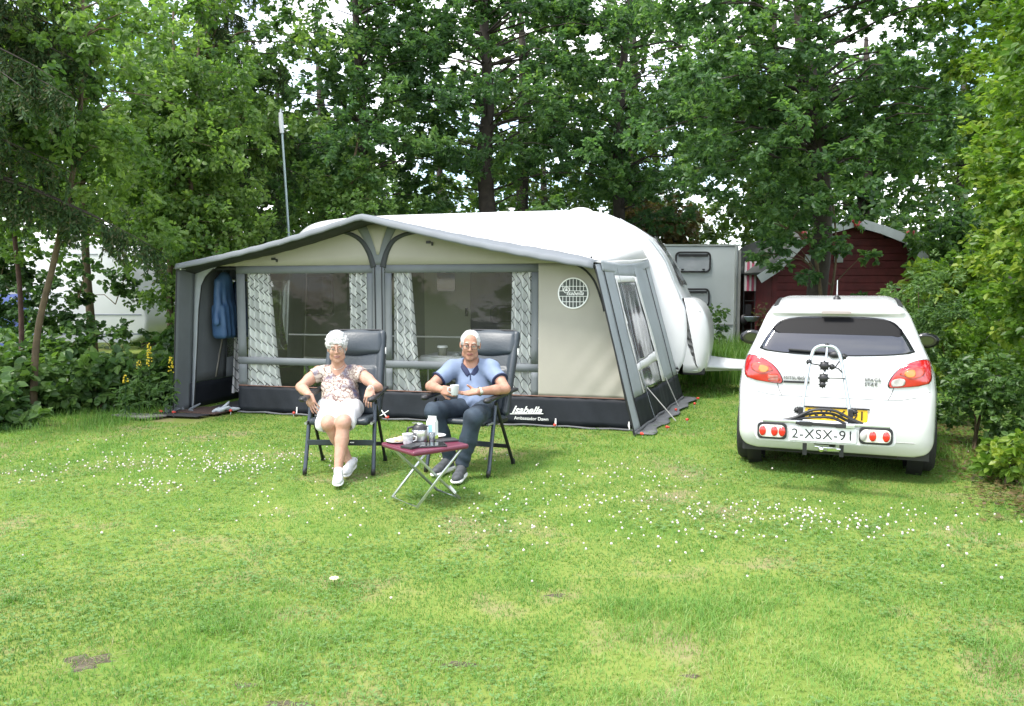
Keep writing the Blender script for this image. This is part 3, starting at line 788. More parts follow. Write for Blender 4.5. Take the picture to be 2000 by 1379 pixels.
# side seen through the awning: windows, door with pane, cream front curve
def cvwin(u0, u1, z0, z1, nm='window'):
    w = MB(); ring_poly(w, rrect(u0 - .03, u1 + .03, z0 - .03, z1 + .03, .09), rrect(u0, u1, z0, z1, .07), .03, T(0, 3.10, 0)); fr = w.build(nm, M_rub, CV)
    MB().poly(rrect(u0, u1, z0, z1, .07), .02, T(0, 3.108, 0)).build('pane', M_dglass, fr)
MB().poly(rrect(-.15, 5.05, .46, 2.36, .12), .006, T(0, 3.118, 0)).build('side_panel', mat('painted_side_shade', (.075, .08, .066), .5, var=.1), CV)  # shade inside the awning painted as a near-black sheet over the white side
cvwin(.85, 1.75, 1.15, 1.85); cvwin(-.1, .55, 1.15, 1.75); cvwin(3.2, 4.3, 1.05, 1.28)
dr = MB().poly(rrect(2.12, 2.86, .42, 2.22, .08), .02, T(0, 3.105, 0)).build('door', mat('door_cream', (.24, .25, .19), .5), CV)
MB().poly(rrect(2.33, 2.62, 1.52, 1.86, .03), .012, T(0, 3.092, 0)).build('pane', M_dglass, dr)
MB().box((2.80, 3.09, 1.2), (.03, .03, .12)).build('handle', M_rub, dr)
MB().box((2.9, 3.125, .95), (5.6, .012, .04)).build('side_stripe', mat('stripe_grey', (.2, .21, .23)), CV)
# nose mouldings, rail of the awning running down the front edge
MB().tube([(interp(t, [0, .3, .6, 1], [5.1, 5.5, 5.74, 5.98]), 3.115, interp(t, [0, .3, .6, 1], [2.54, 2.30, 1.98, 1.40])) for t in np.linspace(0, 1, 14)], .012, 6).build('awning_rail', M_alu, CV)
# front window (on the nose) and its frame
fw = MB(); 
for k, (u, z) in enumerate(((5.50, 2.30), (5.90, 1.66))): pass
v = [(5.50, 3.85, 2.325), (5.50, 4.75, 2.325), (5.93, 4.75, 1.60), (5.93, 3.85, 1.60)]
wv = [(x + .022, y, z + .012) for x, y, z in v]; o = mesh_obj('front_window', wv, [(0, 1, 2, 3)], M_dglass, CV); solid(o, .02)
# drawbar fairing
def fair(s, t):
    u = lerp(6.30, 7.65, s); hw = lerp(.62, .10, s ** .8); a = (t - .5) * math.pi
    return (u, 4.25 + hw * math.sin(a) * 1.0, .40 + .10 * math.cos(a) * lerp(1.2, .8, s) - .05 * math.sin(math.pi * s) + .04 * s)
fo = grid_sheet('drawbar_cover', fair, 16, 14, M_cv, CV, .012)
MB().bar((5.9, 3.75, .36), (7.7, 4.25, .40), .06, .08).bar((5.9, 4.75, .36), (7.7, 4.25, .40), .06, .08).build('drawbar', M_alu, CV)
MB().tube([(7.45, 4.25, 0.02), (7.45, 4.25, .62)], .024, 10).build('jockey_wheel_post', M_alu, CV)
MB().bar((7.65, 4.25, .43), (7.95, 4.25, .43), .05, .05).ball((7.95, 4.25, .42), .05).build('hitch', M_rub, CV)
def wheel(par, c_, r, w, axis='X', name='wheel'):
    M = T(*c_) @ Matrix.Rotation(R(90), 4, axis)
    t_ = MB().lathe([(r * .62, -w / 2), (r * .92, -w / 2), (r, -w * .36), (r, w * .36), (r * .92, w / 2), (r * .62, w / 2)], 28, M).build(name, mat('tyre', (.018, .018, .019), .75, bump=.4, bscale=60), par)
    MB().lathe([(0, w * .30), (r * .3, w * .34), (r * .6, w * .40), (r * .62, w * .5), (r * .65, w * .45), (r * .65, -w * .45), (0, -w * .4)], 20, M).build('rim', mat('rim_grey', (.4, .41, .42), .35, .7), t_)
    return t_
wheel(CV, (2.6, 3.30, .33), .33, .19); wheel(CV, (2.6, 5.2, .33), .33, .19)
for u, v in ((5.7, 3.4), (5.7, 5.1), (0, 3.4), (0, 5.1)): MB().bar((u, v, .02), (u - .15, v, .42), .04, .04).box((u, v, .02), (.14, .14, .03)).build('corner_steady', M_steel, CV)
MB().box((2.7, 4.25, .38), (6.2, 1.9, .06)).build('chassis', M_rub, CV)
# ================================================================ HATCHBACK CAR
CARX, CARY, CARR = 2.605, 6.46, R(-22)
CAR = thing('hatchback_car', 'small white hatchback parked beside the hedge with a bike rack behind it', 'car', (CARX, CARY, 0), CARR)
M_paint = mat('car_white', (.66, .665, .67), .22, coat=.6)
M_blk = mat('black_plastic', (.018, .018, .020), .45)
M_blkgloss = mat('black_gloss', (.012, .012, .014), .12, coat=.5)
M_glassd = mat('tinted_glass', (.010, .012, .016), .03, spec=1.0, coat=.6)
M_chrome = mat('chrome', (.75, .76, .77), .12, 1)
M_tyre = mat('tyre', (.018, .018, .019), .75)
def poly_sdf(P, Y, Z):
    d = np.full(Y.shape, 1e9); ins = np.zeros(Y.shape, bool); n = len(P)
    for i in range(n):
        a, b = P[i], P[(i + 1) % n]; e = (b[0] - a[0], b[1] - a[1]); w0, w1 = Y - a[0], Z - a[1]
        t = np.clip((w0 * e[0] + w1 * e[1]) / (e[0] ** 2 + e[1] ** 2 + 1e-12), 0, 1)
        d = np.minimum(d, (w0 - e[0] * t) ** 2 + (w1 - e[1] * t) ** 2)
        c = ((a[1] <= Z) & (b[1] > Z)) | ((b[1] <= Z) & (a[1] > Z))
        xi = a[0] + (Z - a[1]) * e[0] / (e[1] if abs(e[1]) > 1e-9 else 1e-9)
        ins ^= c & (Y < xi)
    return np.where(ins, -1, 1) * np.sqrt(d)
cf = Field((-.86, -.06, .14), (.86, 3.82, 1.56), .021)
Y2, Z2 = np.meshgrid(cf.ax[1], cf.ax[2], indexing='ij')
CP = catmull([(.10, .20), (.03, .30), (.0, .45), (.015, .58), (.045, .74), (.055, .90), (.095, 1.0), (.19, 1.17), (.285, 1.315)], 4) + \
     catmull([(.235, 1.34), (.26, 1.378), (.45, 1.418), (.9, 1.468), (1.4, 1.48), (1.9, 1.42), (2.3, 1.26), (2.75, 1.0), (3.3, .88), (3.62, .76), (3.74, .55), (3.74, .35), (3.66, .20)], 4)
sideS = poly_sdf([(p[0], p[1]) for p in CP], Y2, Z2)
gz = np.interp(Z2, [.14, .22, .32, .45, .70, .85, .97, 1.10, 1.25, 1.40, 1.50], [.68, .775, .795, .798, .798, .778, .735, .672, .608, .548, .50])
gy = np.interp(Y2, [-.06, .0, .12, .35, .8, 2.6, 3.3, 3.8], [-.14, -.10, -.05, -.018, 0, 0, -.06, -.22])
hw = gz + gy * np.interp(Z2, [.2, .9, 1.4], [1, 1, .6])
dx = (np.abs(cf.ax[0])[:, None, None] - hw[None]) * .93
k = .11; A_, B_ = dx, np.broadcast_to(sideS[None], dx.shape)
hh = np.clip(.5 - .5 * (B_ - A_) / k, 0, 1); cf.d = (B_ + (A_ - B_) * hh + k * hh * (1 - hh)).astype(np.float32)
for y in (.64, 3.06):
    for sx in (-1, 1): cf.cap((sx * .60, y, .29), (sx * 1.0, y, .29), .345, .345, .02, 's')
# shallow recess for the number plate and a crease under the window
cf.rbox((0, -.01, .535), (.29, .045, .075), .03, .02, mode='s')
cf.cap((-.60, -.03, .665), (.60, -.03, .665), .035, .035, .05, 's')
Vc, Fc = cf.mesh()
body = np_obj('body', Vc, Fc, M_paint, CAR, True)
smm = body.modifiers.new('smooth', 'SMOOTH'); smm.iterations = 4; smm.factor = .5
bvh = BVHTree.FromPolygons([tuple(p) for p in Vc], [tuple(int(i) for i in q) for q in Fc])
def rear_y(x, z, default=.3):
    h = bvh.ray_cast(Vector((x, -1, z)), Vector((0, 1, 0)))
    return h[0].y if h[0] is not None else default
def scan(outline, z):
    xs = []
    n = len(outline)
    for i in range(n):
        a, b = outline[i], outline[(i + 1) % n]
        if (a[1] <= z < b[1]) or (b[1] <= z < a[1]): xs.append(a[0] + (z - a[1]) * (b[0] - a[0]) / (b[1] - a[1]))
    return (min(xs), max(xs)) if xs else None
def patch(name, outline, m, off, par=CAR, nu=24, nv=16, thick=.006, smooth=5, cm=True):
    o = [(p[0], p[1]) for p in catmull(outline, smooth, True)] if cm else outline
    z0, z1 = min(p[1] for p in o) + 1e-4, max(p[1] for p in o) - 1e-4
    v = []
    for j in range(nv + 1):
        t = j / nv; t = .5 - .5 * math.cos(math.pi * t); z = lerp(z0, z1, t); x0, x1 = scan(o, z)
        for i in range(nu + 1):
            x = lerp(x0, x1, i / nu); v.append((x, rear_y(x, z) - off, z))
    f = [(j * (nu + 1) + i, j * (nu + 1) + i + 1, (j + 1) * (nu + 1) + i + 1, (j + 1) * (nu + 1) + i) for j in range(nv) for i in range(nu)]
    ob = mesh_obj(name, v, f, m, par, True); solid(ob, thick, 0); return ob
wo_ = [(-.575, 1.03), (-.585, 1.07), (-.50, 1.215), (-.43, 1.275), (-.30, 1.30), (-.12, 1.308), (0, 1.30), (.12, 1.308), (.30, 1.30), (.43, 1.275), (.50, 1.215), (.585, 1.07), (.575, 1.03), (.3, 1.005), (0, .998), (-.3, 1.005)]
patch('painted_reflection', [(-.50, 1.205), (-.455, 1.25), (-.40, 1.283), (-.30, 1.298), (-.12, 1.305), (0, 1.298), (.12, 1.305), (.30, 1.298), (.40, 1.283), (.455, 1.25), (.50, 1.205), (.47, 1.16), (.30, 1.19), (0, 1.20), (-.30, 1.19), (-.42, 1.17)], mat('reflection_black', (.004, .004, .005), .5, spec=.15), .0145, nu=40, nv=14, smooth=4, par=CAR, thick=.002)  # spoiler's dark reflection in the glass, painted as a matte black strip
wo_ = [(x * .965 - .004, z + .008 * (z < 1.1)) for x, z in wo_]
rw = patch('rear_window', wo_, M_glassd, .010, nu=40, nv=20, smooth=4)
patch('window_seal', [(p[0] * 1.022, 1.155 + (p[1] - 1.155) * 1.05) for p in wo_], M_blk, .003, nu=40, nv=20, smooth=4, par=CAR)
wp = MB(); wy = lambda x, z: rear_y(x, z) - .03
wp.bar((-.02, wy(-.02, 1.02), 1.025), (-.36, wy(-.36, 1.03) , 1.045), .022, .014).build('wiper', M_blk, CAR, .004)
MB().ball((0, rear_y(0, 1.0) - .02, 1.01), (.05, .025, .028), 12, 8).build('wiper_hub', M_blk, CAR)
# lamps
M_red = mat('lamp_red', (.40, .008, .010), .12, spec=.7, coat=1)
M_amber = mat('lamp_amber', (.70, .19, .02), .15, coat=1)
M_clear = mat('lamp_clear', (.40, .39, .38), .15, coat=1, var=.25, vscale=30)
M_redl = mat('lamp_light_red', (.52, .045, .025), .15, coat=1, var=.5, vscale=18)
for s_, nm in ((-1, 'left'), (1, 'right')):
    LS = lambda q: [(s_ * (abs(x) * .935), .868 + (z - .868) * .90) for x, z in q]
    ol = [(.735, .985), (.66, .990), (.575, .960), (.49, .895), (.435, .800), (.450, .752), (.60, .772), (.735, .80), (.75, .90)]
    lp = patch('tail_lamp', LS(ol), M_red, .012, nu=20, nv=14, thick=.02, smooth=3)
    patch('lamp_rim', LS([(.61 + (x - .61) * 1.05, .87 + (z - .87) * 1.05) for x, z in ol]), M_blkgloss, .004, lp, 20, 14, .012, 3)
    patch('amber_lens', LS([(.69, .93), (.60, .935), (.53, .90), (.51, .86), (.56, .865), (.60, .84), (.69, .87)]), M_redl, .026, lp, 12, 8, .004, 3)
    patch('amber_lens', LS([(.62, .915), (.56, .905), (.545, .875), (.58, .85), (.63, .865)]), M_amber, .030, lp, 8, 8, .004, 3)
    patch('reverse_lens' if s_ > 0 else 'fog_lens', LS([(.55, .83), (.50, .835), (.455, .815), (.452, .77), (.50, .768), (.548, .782)]), M_clear if s_ > 0 else M_redl, .026, lp, 8, 8, .005, 3)
    if s_ < 0: 
        gl = MB()
        for z in (.792, .804, .816, .826): gl.bar((-.51, rear_y(-.51, z) - .034, z), (-.435, rear_y(-.435, z) - .034, z), .003, .003)
        gl.build('lens_rib', M_clear, lp)
MB().poly(rrect(-.115, .115, -.012, .012, .01), .03, T(0, .205, 1.352)).build('brake_light', mat('brake_lens', (.35, .30, .30), .2, coat=1), CAR)
# roof ditch strips, antenna
def roof_z(x, y):
    h = bvh.ray_cast(Vector((x, y, 2.5)), Vector((0, 0, -1))); return h[0].z if h[0] is not None else 1.4
for s_ in (-1, 1):
    prev = None; rs = MB()
    for y in np.linspace(.42, 2.0, 18):
        p = Vector((s_ * .49, y, roof_z(s_ * .49, y) + .002))
        if prev is not None: rs.bar(prev, p, .035, .010)
        prev = p
    rs.build('roof_strip', M_blk, CAR)

an = MB().lathe([(.035, 0), (.028, .018), (.012, .035), (0, .04)], 14, T(0, .75, roof_z(0, .75) - .004)).build('antenna_foot', M_blk, CAR)
MB().tube([(0, .75, roof_z(0, .75) + .02), (0, .66, roof_z(0, .75) + .165)], [.006, .004], 6).build('antenna', M_steel, CAR)
# plate and recess fittings
pl = MB().poly(rrect(-.235, .235, .475, .575, .01), .006, T(.02, rear_y(0, .53) - .012, 0)).build('number_plate', mat('plate_yellow', (.85, .52, .03), .4), CAR)
text_obj('plate_characters', '2-XSX-91', .105, M_blk, pl, T(.02, rear_y(0, .53) - .014, .490) @ UP, spacing=1.05)
MB().box((.02, rear_y(0, .53) - .016, .581), (.5, .008, .012)).build('plate_holder', M_blk, CAR)
text_obj('badge', 'MITSUBISHI', .040, mat('badge_grey', (.10, .105, .11), .4, .3), CAR, T(-.29, rear_y(-.25, .80) - .010, .800) @ UP, ext=.004, spacing=1.02)
MB().box((-.29, rear_y(-.25, .778) - .012, .778), (.20, .005, .018)).build('badge_bar', M_blk, CAR)
text_obj('badge', 'SPACE', .036, M_steel, CAR, T(.375, rear_y(.375, .815) - .006, .810) @ UP, ext=.004, ax='LEFT', spacing=1.15) if False else None
text_obj('badge', 'SPACE\nSTAR', .038, mat('badge_grey', (.10, .105, .11), .4, .3), CAR, T(.225, rear_y(.30, .80) - .010, .808) @ UP, ext=.005, ax='LEFT', spacing=1.15)
# panel gap of the tailgate
gp = MB()
for s_ in (-1, 1):
    pts = [(s_ * x, z) for x, z in [(.44, .76), (.42, .70), (.40, .662)]]
    gp.tube([(x, rear_y(x, z) - .001, z) for x, z in pts], .0035, 5)
gp.tube([(x, rear_y(x, .662) - .0005, .662) for x in np.linspace(-.40, .40, 20)], .003, 5)
gp.build('tailgate_gap', mat('gap_grey', (.2, .2, .2), .6), CAR)
bl = MB()
for s_ in (-1, 1):
    q = [(s_ * x, z) for x, z in [(.40, .662), (.50, .668), (.60, .69), (.70, .735), (.755, .775)]]
    bl.tube([(x, rear_y(x, z) - .001, z) for x, z in q], .003, 5)
    bl.build('bumper_gap', mat('gap_grey', (.2, .2, .2), .6), CAR); bl = MB()
MB().tube([(x, rear_y(x, .33) - .0005, .33) for x in np.linspace(-.60, .60, 24)], .004, 5).build('bumper_crease', mat('gap_soft', (.35, .35, .35), .6), CAR)
MB().box((0, .34, .205), (1.0, .35, .07)).build('bumper_underside', M_blk, CAR, .02)
MB().box((0, 1.8, .20), (1.45, 3.2, .08)).build('floor_pan', M_blk, CAR)
MB().bar((0, .5, .28), (0, -.12, .28), .05, .05).tube([(0, -.12, .27), (0, -.16, .30), (0, -.16, .37)], .022, 10).ball((0, -.16, .385), .026).build('tow_bar', M_blk, CAR)
# side windows (black band), mirrors, wheels
for s_ in (-1, 1):
    v = []; f = []
    ys = np.linspace(.62, 2.45, 20)
    for y in ys:
        zt = interp(y, [.62, .9, 1.9, 2.45], [1.30, 1.38, 1.37, 1.12]); zb = interp(y, [.62, .9, 2.45], [1.15, 1.02, .98])
        for z in np.linspace(zb, zt, 5):
            h = bvh.ray_cast(Vector((s_ * 2, y, z)), Vector((-s_, 0, 0))); x = h[0].x if h[0] is not None else s_ * .6
            v.append((x + s_ * .004, y, z))
    for i in range(len(ys) - 1):
        for j in range(4): f.append((i * 5 + j, i * 5 + j + 1, i * 5 + j + 6, i * 5 + j + 5))
    solid(mesh_obj('side_window', v, f, M_glassd, CAR, True), .004)
    mf = Field((-.14, -.09, -.09), (.14, .12, .1), .008)
    mf.ell((0, .02, 0), (.122, .06, .080), .01); mf.plane((0, -.018, 0), (0, -1, 0))
    mo = sdf_obj('mirror_housing', mf, M_blkgloss, CAR, 2); mo.location = (s_ * .84, 2.02, 1.03)
    gm = MB().lathe([(0, 0), (1, 0)], 24, T(0, -.021, 0) @ Matrix.Rotation(R(90), 4, 'X') @ Matrix.Diagonal((.066, .040, 1, 1))).build('mirror_glass', mat('mirror_dark', (.12, .13, .14), .05, 1), mo)
    MB().tube([(s_ * .72, 2.04, .99), (s_ * .84, 2.04, 1.02)], .025, 8).build('mirror_stalk', M_blk, CAR)
    for y in (.64, 3.06):
        w = wheel(CAR, (s_ * .705, y, .285), .285, .18, 'Y')
        if s_ > 0: pass
    MB().lathe([(.33, 0), (.345, .12)], 24, T(s_ * .58, .64, .29) @ Matrix.Rotation(R(90) * s_, 4, 'Y')).build('wheel_arch', M_blk, CAR)

# ================================================================ BIKE RACK
hx_, hy_ = math.sin(-CARR), math.cos(CARR)
RK = thing('bike_rack', 'folded towbar bike rack with white light board hung behind the white car', 'bike rack',
           (2.335, 5.955, 0), R(-19))
M_board = mat('board_white', (.58, .59, .60), .35)
bd = MB().poly(rrect(-.495, .495, .385, .535, .045), .03).build('light_board', M_board, RK, .008)
for s_ in (-1, 1):
    x0, x1 = (-.475, -.262) if s_ < 0 else (.243, .470)
    hs = MB().poly(rrect(x0, x1, .405, .53, .03), .02, T(0, -.018, 0)).build('lamp_housing', M_blk, bd, .004)
    ln = MB().poly(rrect(x0 + .012, x1 - .014, .420, .515, .035), .012, T(0, -.026, 0)).build('lamp_lens', mat('lens_cream', (.60, .58, .52), .2, coat=1, var=.25, vscale=40), hs, .004)
    for i, k_ in enumerate((.18, .58, .84) if s_ < 0 else (.12, .40, .80)):
        x = lerp(x0, x1, k_)
        col = M_red if not (s_ > 0 and i == 0) else M_clear
        MB().ball((x, -.027, .467), (.025, .012, .038), 16, 8).build('reflector', mat('reflector_red', (.62, .02, .015), .2, coat=1) if col is M_red else M_clear, ln)
np_ = MB().poly(rrect(-.245, .225, .405, .512, .008), .005, T(0, -.012, 0)).build('number_plate', mat('plate_white', (.70, .71, .72), .4), bd)
text_obj('plate_characters', '2-XSX-91', .102, M_blk, np_, T(-.010, -.013, .424) @ UP, spacing=1.08, ext=.001)
# hoop
def hoop_y(z): return lerp(.12, .34, (z - .53) / .6)
P = [(-.165, .53), (-.15, .66), (-.115, .92), (-.092, 1.03), (-.072, 1.075), (-.03, 1.098), (.02, 1.10), (.07, 1.09), (.10, 1.06), (.118, 1.01), (.142, .88), (.178, .66), (.19, .53)]
pp = catmull([(x, z) for x, z in P], 4)
MB().tube([(p[0], hoop_y(p[1]), p[1]) for p in pp], .0135, 10).build('hoop', mat('rack_tube', (.42, .47, .49), .4, .6), RK)
MB().tube([(0.018, hoop_y(1.09), 1.09), (.012, hoop_y(.95), .95), (0, hoop_y(.86) - .03, .86)], .009, 8).build('arm', M_alu, RK)
def knob(x, y, z, r=.03, name='knob'):
    k_ = MB()
    k_.lathe([(0, -r * .6), (r * .8, -r * .6), (r, 0), (r * .8, r * .6), (0, r * .6)], 10, T(x, y, z) @ Matrix.Rotation(R(90), 4, 'X'))
    for i in range(8):
        a = i * math.pi / 4; k_.box((x + r * math.cos(a), y, z + r * math.sin(a)), (.010, r, .010))
    return k_.build(name, M_blk, RK)
knob(0, hoop_y(.95) - .03, .952, .036); knob(.055, hoop_y(.94) - .02, .945, .02); knob(-.005, hoop_y(.86) - .05, .862, .036); knob(-.012, hoop_y(.81) - .04, .812, .024)
knob(-.112, hoop_y(.96), .975, .018); knob(.018, hoop_y(1.10), 1.10, .018); knob(.142, hoop_y(1.03) + .02, 1.02, .02)
knob(-.19, .14, .612, .022); knob(.215, .14, .618, .022)
ar = MB(); ar.tube([(-.112, hoop_y(.97), .965), (0, hoop_y(.95), .95)], .006, 6).tube([(0, hoop_y(.86) - .04, .862), (.15, hoop_y(.86) - .02, .862)], .004, 6)
ar.tube([(.05, hoop_y(.94) - .02, .945), (.10, hoop_y(.93) - .02, .935), (.128, hoop_y(.92) - .02, .905)], .006, 6).tube([(.08, hoop_y(.94) - .02, .945), (.108, hoop_y(.98), .985)], .006, 6)
ar.build('clamp_rod', M_blk, RK)
for s_ in (-1, 1): MB().box((s_ * .178 + .012, .13, .585), (.035, .04, .11)).build('hinge_block', M_blk, RK, .006)
# folded wheel trays: dark bows
for i, (zt, y) in enumerate(((.635, .02), (.605, .05), (.578, .03))):
    q = [(-.30 + .02 * i, .545), (-.20, .575 - .008 * i), (-.08, zt), (.06, zt + .004), (.17, zt - .045), (.27 - .02 * i, .548)]
    pts = catmull([(a, b) for a, b in q], 5)
    MB().tube([(p[0], y, p[1]) for p in pts], .015, 8, sy=.7).build('wheel_tray', M_blk, RK)
MB().bar((-.44, .0, .545), (-.10, .0, .545), .03, .02).build('frame_bar', M_alu, RK, .005)
MB().bar((.15, .0, .54), (.45, .0, .54), .03, .02).build('frame_bar', M_alu, RK, .005)
MB().bar((-.20, -.012, .538), (.20, -.012, .530), .025, .022).box((-.13, -.02, .537), (.09, .03, .03)).box((.12, -.02, .532), (.08, .03, .028)).build('latch_bar', M_blk, RK, .004)
MB().box((.18, -.022, .532), (.06, .03, .03)).build('latch', M_alu, RK, .005)
MB().bar((0, .03, .45), (0, .34, .40), .10, .06).box((0, .36, .37), (.12, .10, .10)).build('coupling', M_blk, RK, .01)
MB().ball((-.015, .0, .345), (.022, .02, .022), 10, 6).bar((.03, 0, .345), (.09, .02, .345), .02, .02).tube([(-.06, .02, .36), (.12, .02, .345)], .010, 8).build('coupling_lever', M_chrome, RK)
for x in (-.13, .13): MB().box((x, .06, .33), (.03, .03, .09)).build('foot', M_blk, RK)

# ================================================================ CHAIRS
M_cloth = mat('charcoal_padding', (.028, .038, .046), .42, var=.12, vscale=4, bump=.15, bscale=60)
M_frame = mat('anthracite_frame', (.05, .062, .075), .35, .5)
M_frameb = mat('black_frame', (.014, .015, .017), .4, .3)
def make_chair(label, loc, rz):
    t = thing('camping_chair', label, 'folding chair', loc, rz, 'padded folding chairs in front of the awning')
    def cushion(name, c, half, rx, rnd, h=.0085, bul=None):
        f = Field((c[0] - half[0] - .05, c[1] - .35, c[2] - half[2] - .1), (c[0] + half[0] + .05, c[1] + .35, c[2] + half[2] + .1), h)
        M = T(*c) @ Matrix.Rotation(rx, 4, 'X')
        return f, M
    f = Field((-.29, .0, .38), (.29, .72, 1.22), .0095)
    M = T(0, .37, .80) @ Matrix.Rotation(R(-23), 4, 'X')
    f.rbox((0, .01, 0), (.255, .030, .395), .028, .01, M=M)
    for x in (-.235, .235): f.rbox((x, -.005, 0), (.03, .032, .39), .026, .02, M=M)
    f.rbox((0, .0, -.16), (.20, .034, .20), .03, .02, M=M)
    sdf_obj('backrest', f, M_cloth, t, 2)
    f = Field((-.28, .3, .88), (.28, .72, 1.2), .008)
    f.ell((0, -.010, .27), (.27, .055, .13), .03, M=M); f.rbox((0, -.010, .27), (.235, .040, .105), .035, .02, M=M)
    sdf_obj('head_pillow', f, M_cloth, t, 2)
    MB().tube([M @ Vector((x, .006, z)) for x, z in rrect(-.262, .262, -.40, .402, .07, 5) + [rrect(-.262, .262, -.40, .402, .07, 5)[0]]], .009, 8).build('back_frame', M_frameb, t)
    MB().box(tuple(M @ Vector((.272, 0, .20))), (.008, .02, .06)).build('tag', M_wplast, t)
    f = Field((-.28, -.32, .36), (.28, .30, .50), .0095)
    f.rbox((0, -.01, .425), (.245, .255, .026), .024, rot=(R(-4), 0, 0))
    for x in (-.22, .22): f.rbox((x, -.01, .43), (.028, .25, .028), .024, .02, rot=(R(-4), 0, 0))
    sdf_obj('seat', f, M_cloth, t, 2)
    for sx in (-1, 1):
        l1 = MB().tube([(sx * .287, -.27, .012), (sx * .275, -.08, .60)], .0135, 10, sy=1.3).build('leg', M_frame, t)
        MB().lathe([(0, 0), (.020, 0), (.018, .05), (.013, .055)], 12, T(sx * .287, -.272, 0)).build('foot_cap', M_blk, l1)
        l2 = MB().tube([(sx * .283, .29, .012), (sx * .280, -.10, .60)], .0135, 10, sy=1.3).build('leg', M_frameb, t)
        MB().lathe([(0, 0), (.020, 0), (.018, .04), (.013, .045)], 12, T(sx * .283, .292, 0)).build('foot_cap', M_blk, l2)
        ap = catmull([(sx * .285, .36, .665), (sx * .285, .1, .655), (sx * .285, -.12, .645), (sx * .285, -.26, .640), (sx * .285, -.31, .625)], 4)
        f = Field((sx * .285 - .05, -.35, .58), (sx * .285 + .05, .42, .70), .008)
        f.rbox((sx * .285, .03, .648), (.030, .33, .016), .014, rot=(R(2), 0, 0)); f.ell((sx * .285, -.29, .636), (.031, .04, .022), .02)
        sdf_obj('armrest', f, M_blk, t, 1)
        MB().bar((sx * .265, -.24, .43), (sx * .265, .20, .41), .018, .03).build('seat_rail', M_frameb, t, .004)
        MB().tube([(sx * .275, -.26, .43), (sx * .275, -.14, .43)], .012, 8).build('hinge', M_steel, t)
    MB().bar((-.283, -.20, .26), (.283, -.20, .26), .014, .045).build('front_stretcher', M_frame, t, .004)
    MB().bar((-.283, .19, .175), (.283, .19, .175), .014, .035).build('rear_stretcher', M_frameb, t, .004)
    MB().box((.10, -.209, .262), (.035, .003, .008)).build('stretcher_mark', M_bright, t)
    return t
make_chair('dark padded folding chair in which the woman in the patterned blouse sits', (-1.435, 6.87, 0), R(-1.5))
make_chair('dark padded folding chair in which the man in the blue polo shirt sits', (-.362, 6.865, 0), R(-21.5))

# ================================================================ SIDE TABLE AND WHAT STANDS ON IT
TX, TY, TR, TZ = -.635, 5.80, R(38), .43
tbl = thing('folding_table', 'low folding camp table with pinkish red top standing on the lawn', 'table', (TX, TY, 0), TR)
M_pink = mat('raspberry_plastic', (.125, .022, .045), .3, var=.04)
f = Field((-.30, -.30, .38), (.26, .26, .45), .0075)
f.rbox((-.02, -.03, TZ - .018), (.235, .228, .018), .014, .004, rot=None)
sdf_obj('tabletop', f, M_pink, tbl, 1)
ox, oy = .0, -.03
MB().tube([(-.20, -.17, TZ - .035), (.185, -.17, .02), (.185, .13, .02), (-.20, .13, TZ - .035)], .0105, 10).build('leg_frame', M_alu, tbl)
MB().tube([(.19, -.195, TZ - .035), (-.19, -.195, .02), (-.19, .155, .02), (.19, .155, TZ - .035)], .0105, 10).build('leg_frame', M_alu, tbl)
MB().tube([(.10, -.17, .115), (.145, -.17, .065)], .014, 8).build('clip', M_wplast, tbl)
def tt(x, y, z=0.0):
    c_, s_ = math.cos(TR), math.sin(TR); return (TX + x * c_ - y * s_, TY + x * s_ + y * c_, TZ + z)
M_porc = mat('porcelain', (.72, .71, .69), .25)
def plate(label, x, y, food):
    p = thing('plate', label, 'plate', tt(x, y), 0, 'plates on the camp table')
    MB().lathe([(0, .004), (.045, .004), (.082, .014), (.084, .017), (.078, .016), (.045, .009), (0, .008)], 28).build('dish', M_porc, p)
    return p
plate('white plate with cake at the left corner of the camp table', -.165, .115, 1)
plate('white plate at the far right corner of the camp table', .165, .125, 0)
ck = Field((-.06, -.06, 0), (.06, .06, .06), .004)
for i in range(7): ck.ell((rnd.uniform(-.035, .035), rnd.uniform(-.03, .03), .014), (rnd.uniform(.014, .026), .018, rnd.uniform(.012, .022)), .006)
cko = sdf_obj('cake', ck, mat('pastry', (.58, .36, .16), .7, var=.5, vscale=60, col2=(.78, .70, .52)), None); cko.location = tt(-.15, .10, .009)
tag(cko, 'piece of golden pastry lying on the left plate', 'cake')
ck = Field((-.06, -.06, 0), (.06, .06, .06), .004)
for i in range(5): ck.ell((rnd.uniform(-.03, .03), rnd.uniform(-.03, .03), .012), (rnd.uniform(.012, .02), .016, rnd.uniform(.010, .016)), .006)
cko = sdf_obj('fruit_slice', ck, mat('fruit', (.6, .18, .10), .5, var=.6, vscale=60), None); cko.location = tt(.155, .11, .009)
tag(cko, 'reddish bite of food lying on the far right plate', 'food')
# coffee cup
cup = thing('coffee_cup', 'white and grey patterned cup left of the steel jug on the camp table', 'cup', tt(-.145, -.0), 0)
MB().lathe([(0, .004), (.030, 0), (.033, .006), (.040, .075), (.0405, .078), (.037, .078), (.030, .008), (0, .008)], 24).build('cup_body', mat('cup_pattern', (.30, .30, .32), .35, col2=(.72, .72, .72), vscale=38), cup)
MB().lathe([(0, .066), (.036, .066)], 20).build('coffee', mat('coffee', (.05, .025, .012), .1), cup)
MB().tube([(.038, 0, .06), (.060, 0, .055), (.060, 0, .030), (.036, 0, .022)], .005, 8).build('handle', M_porc, cup)
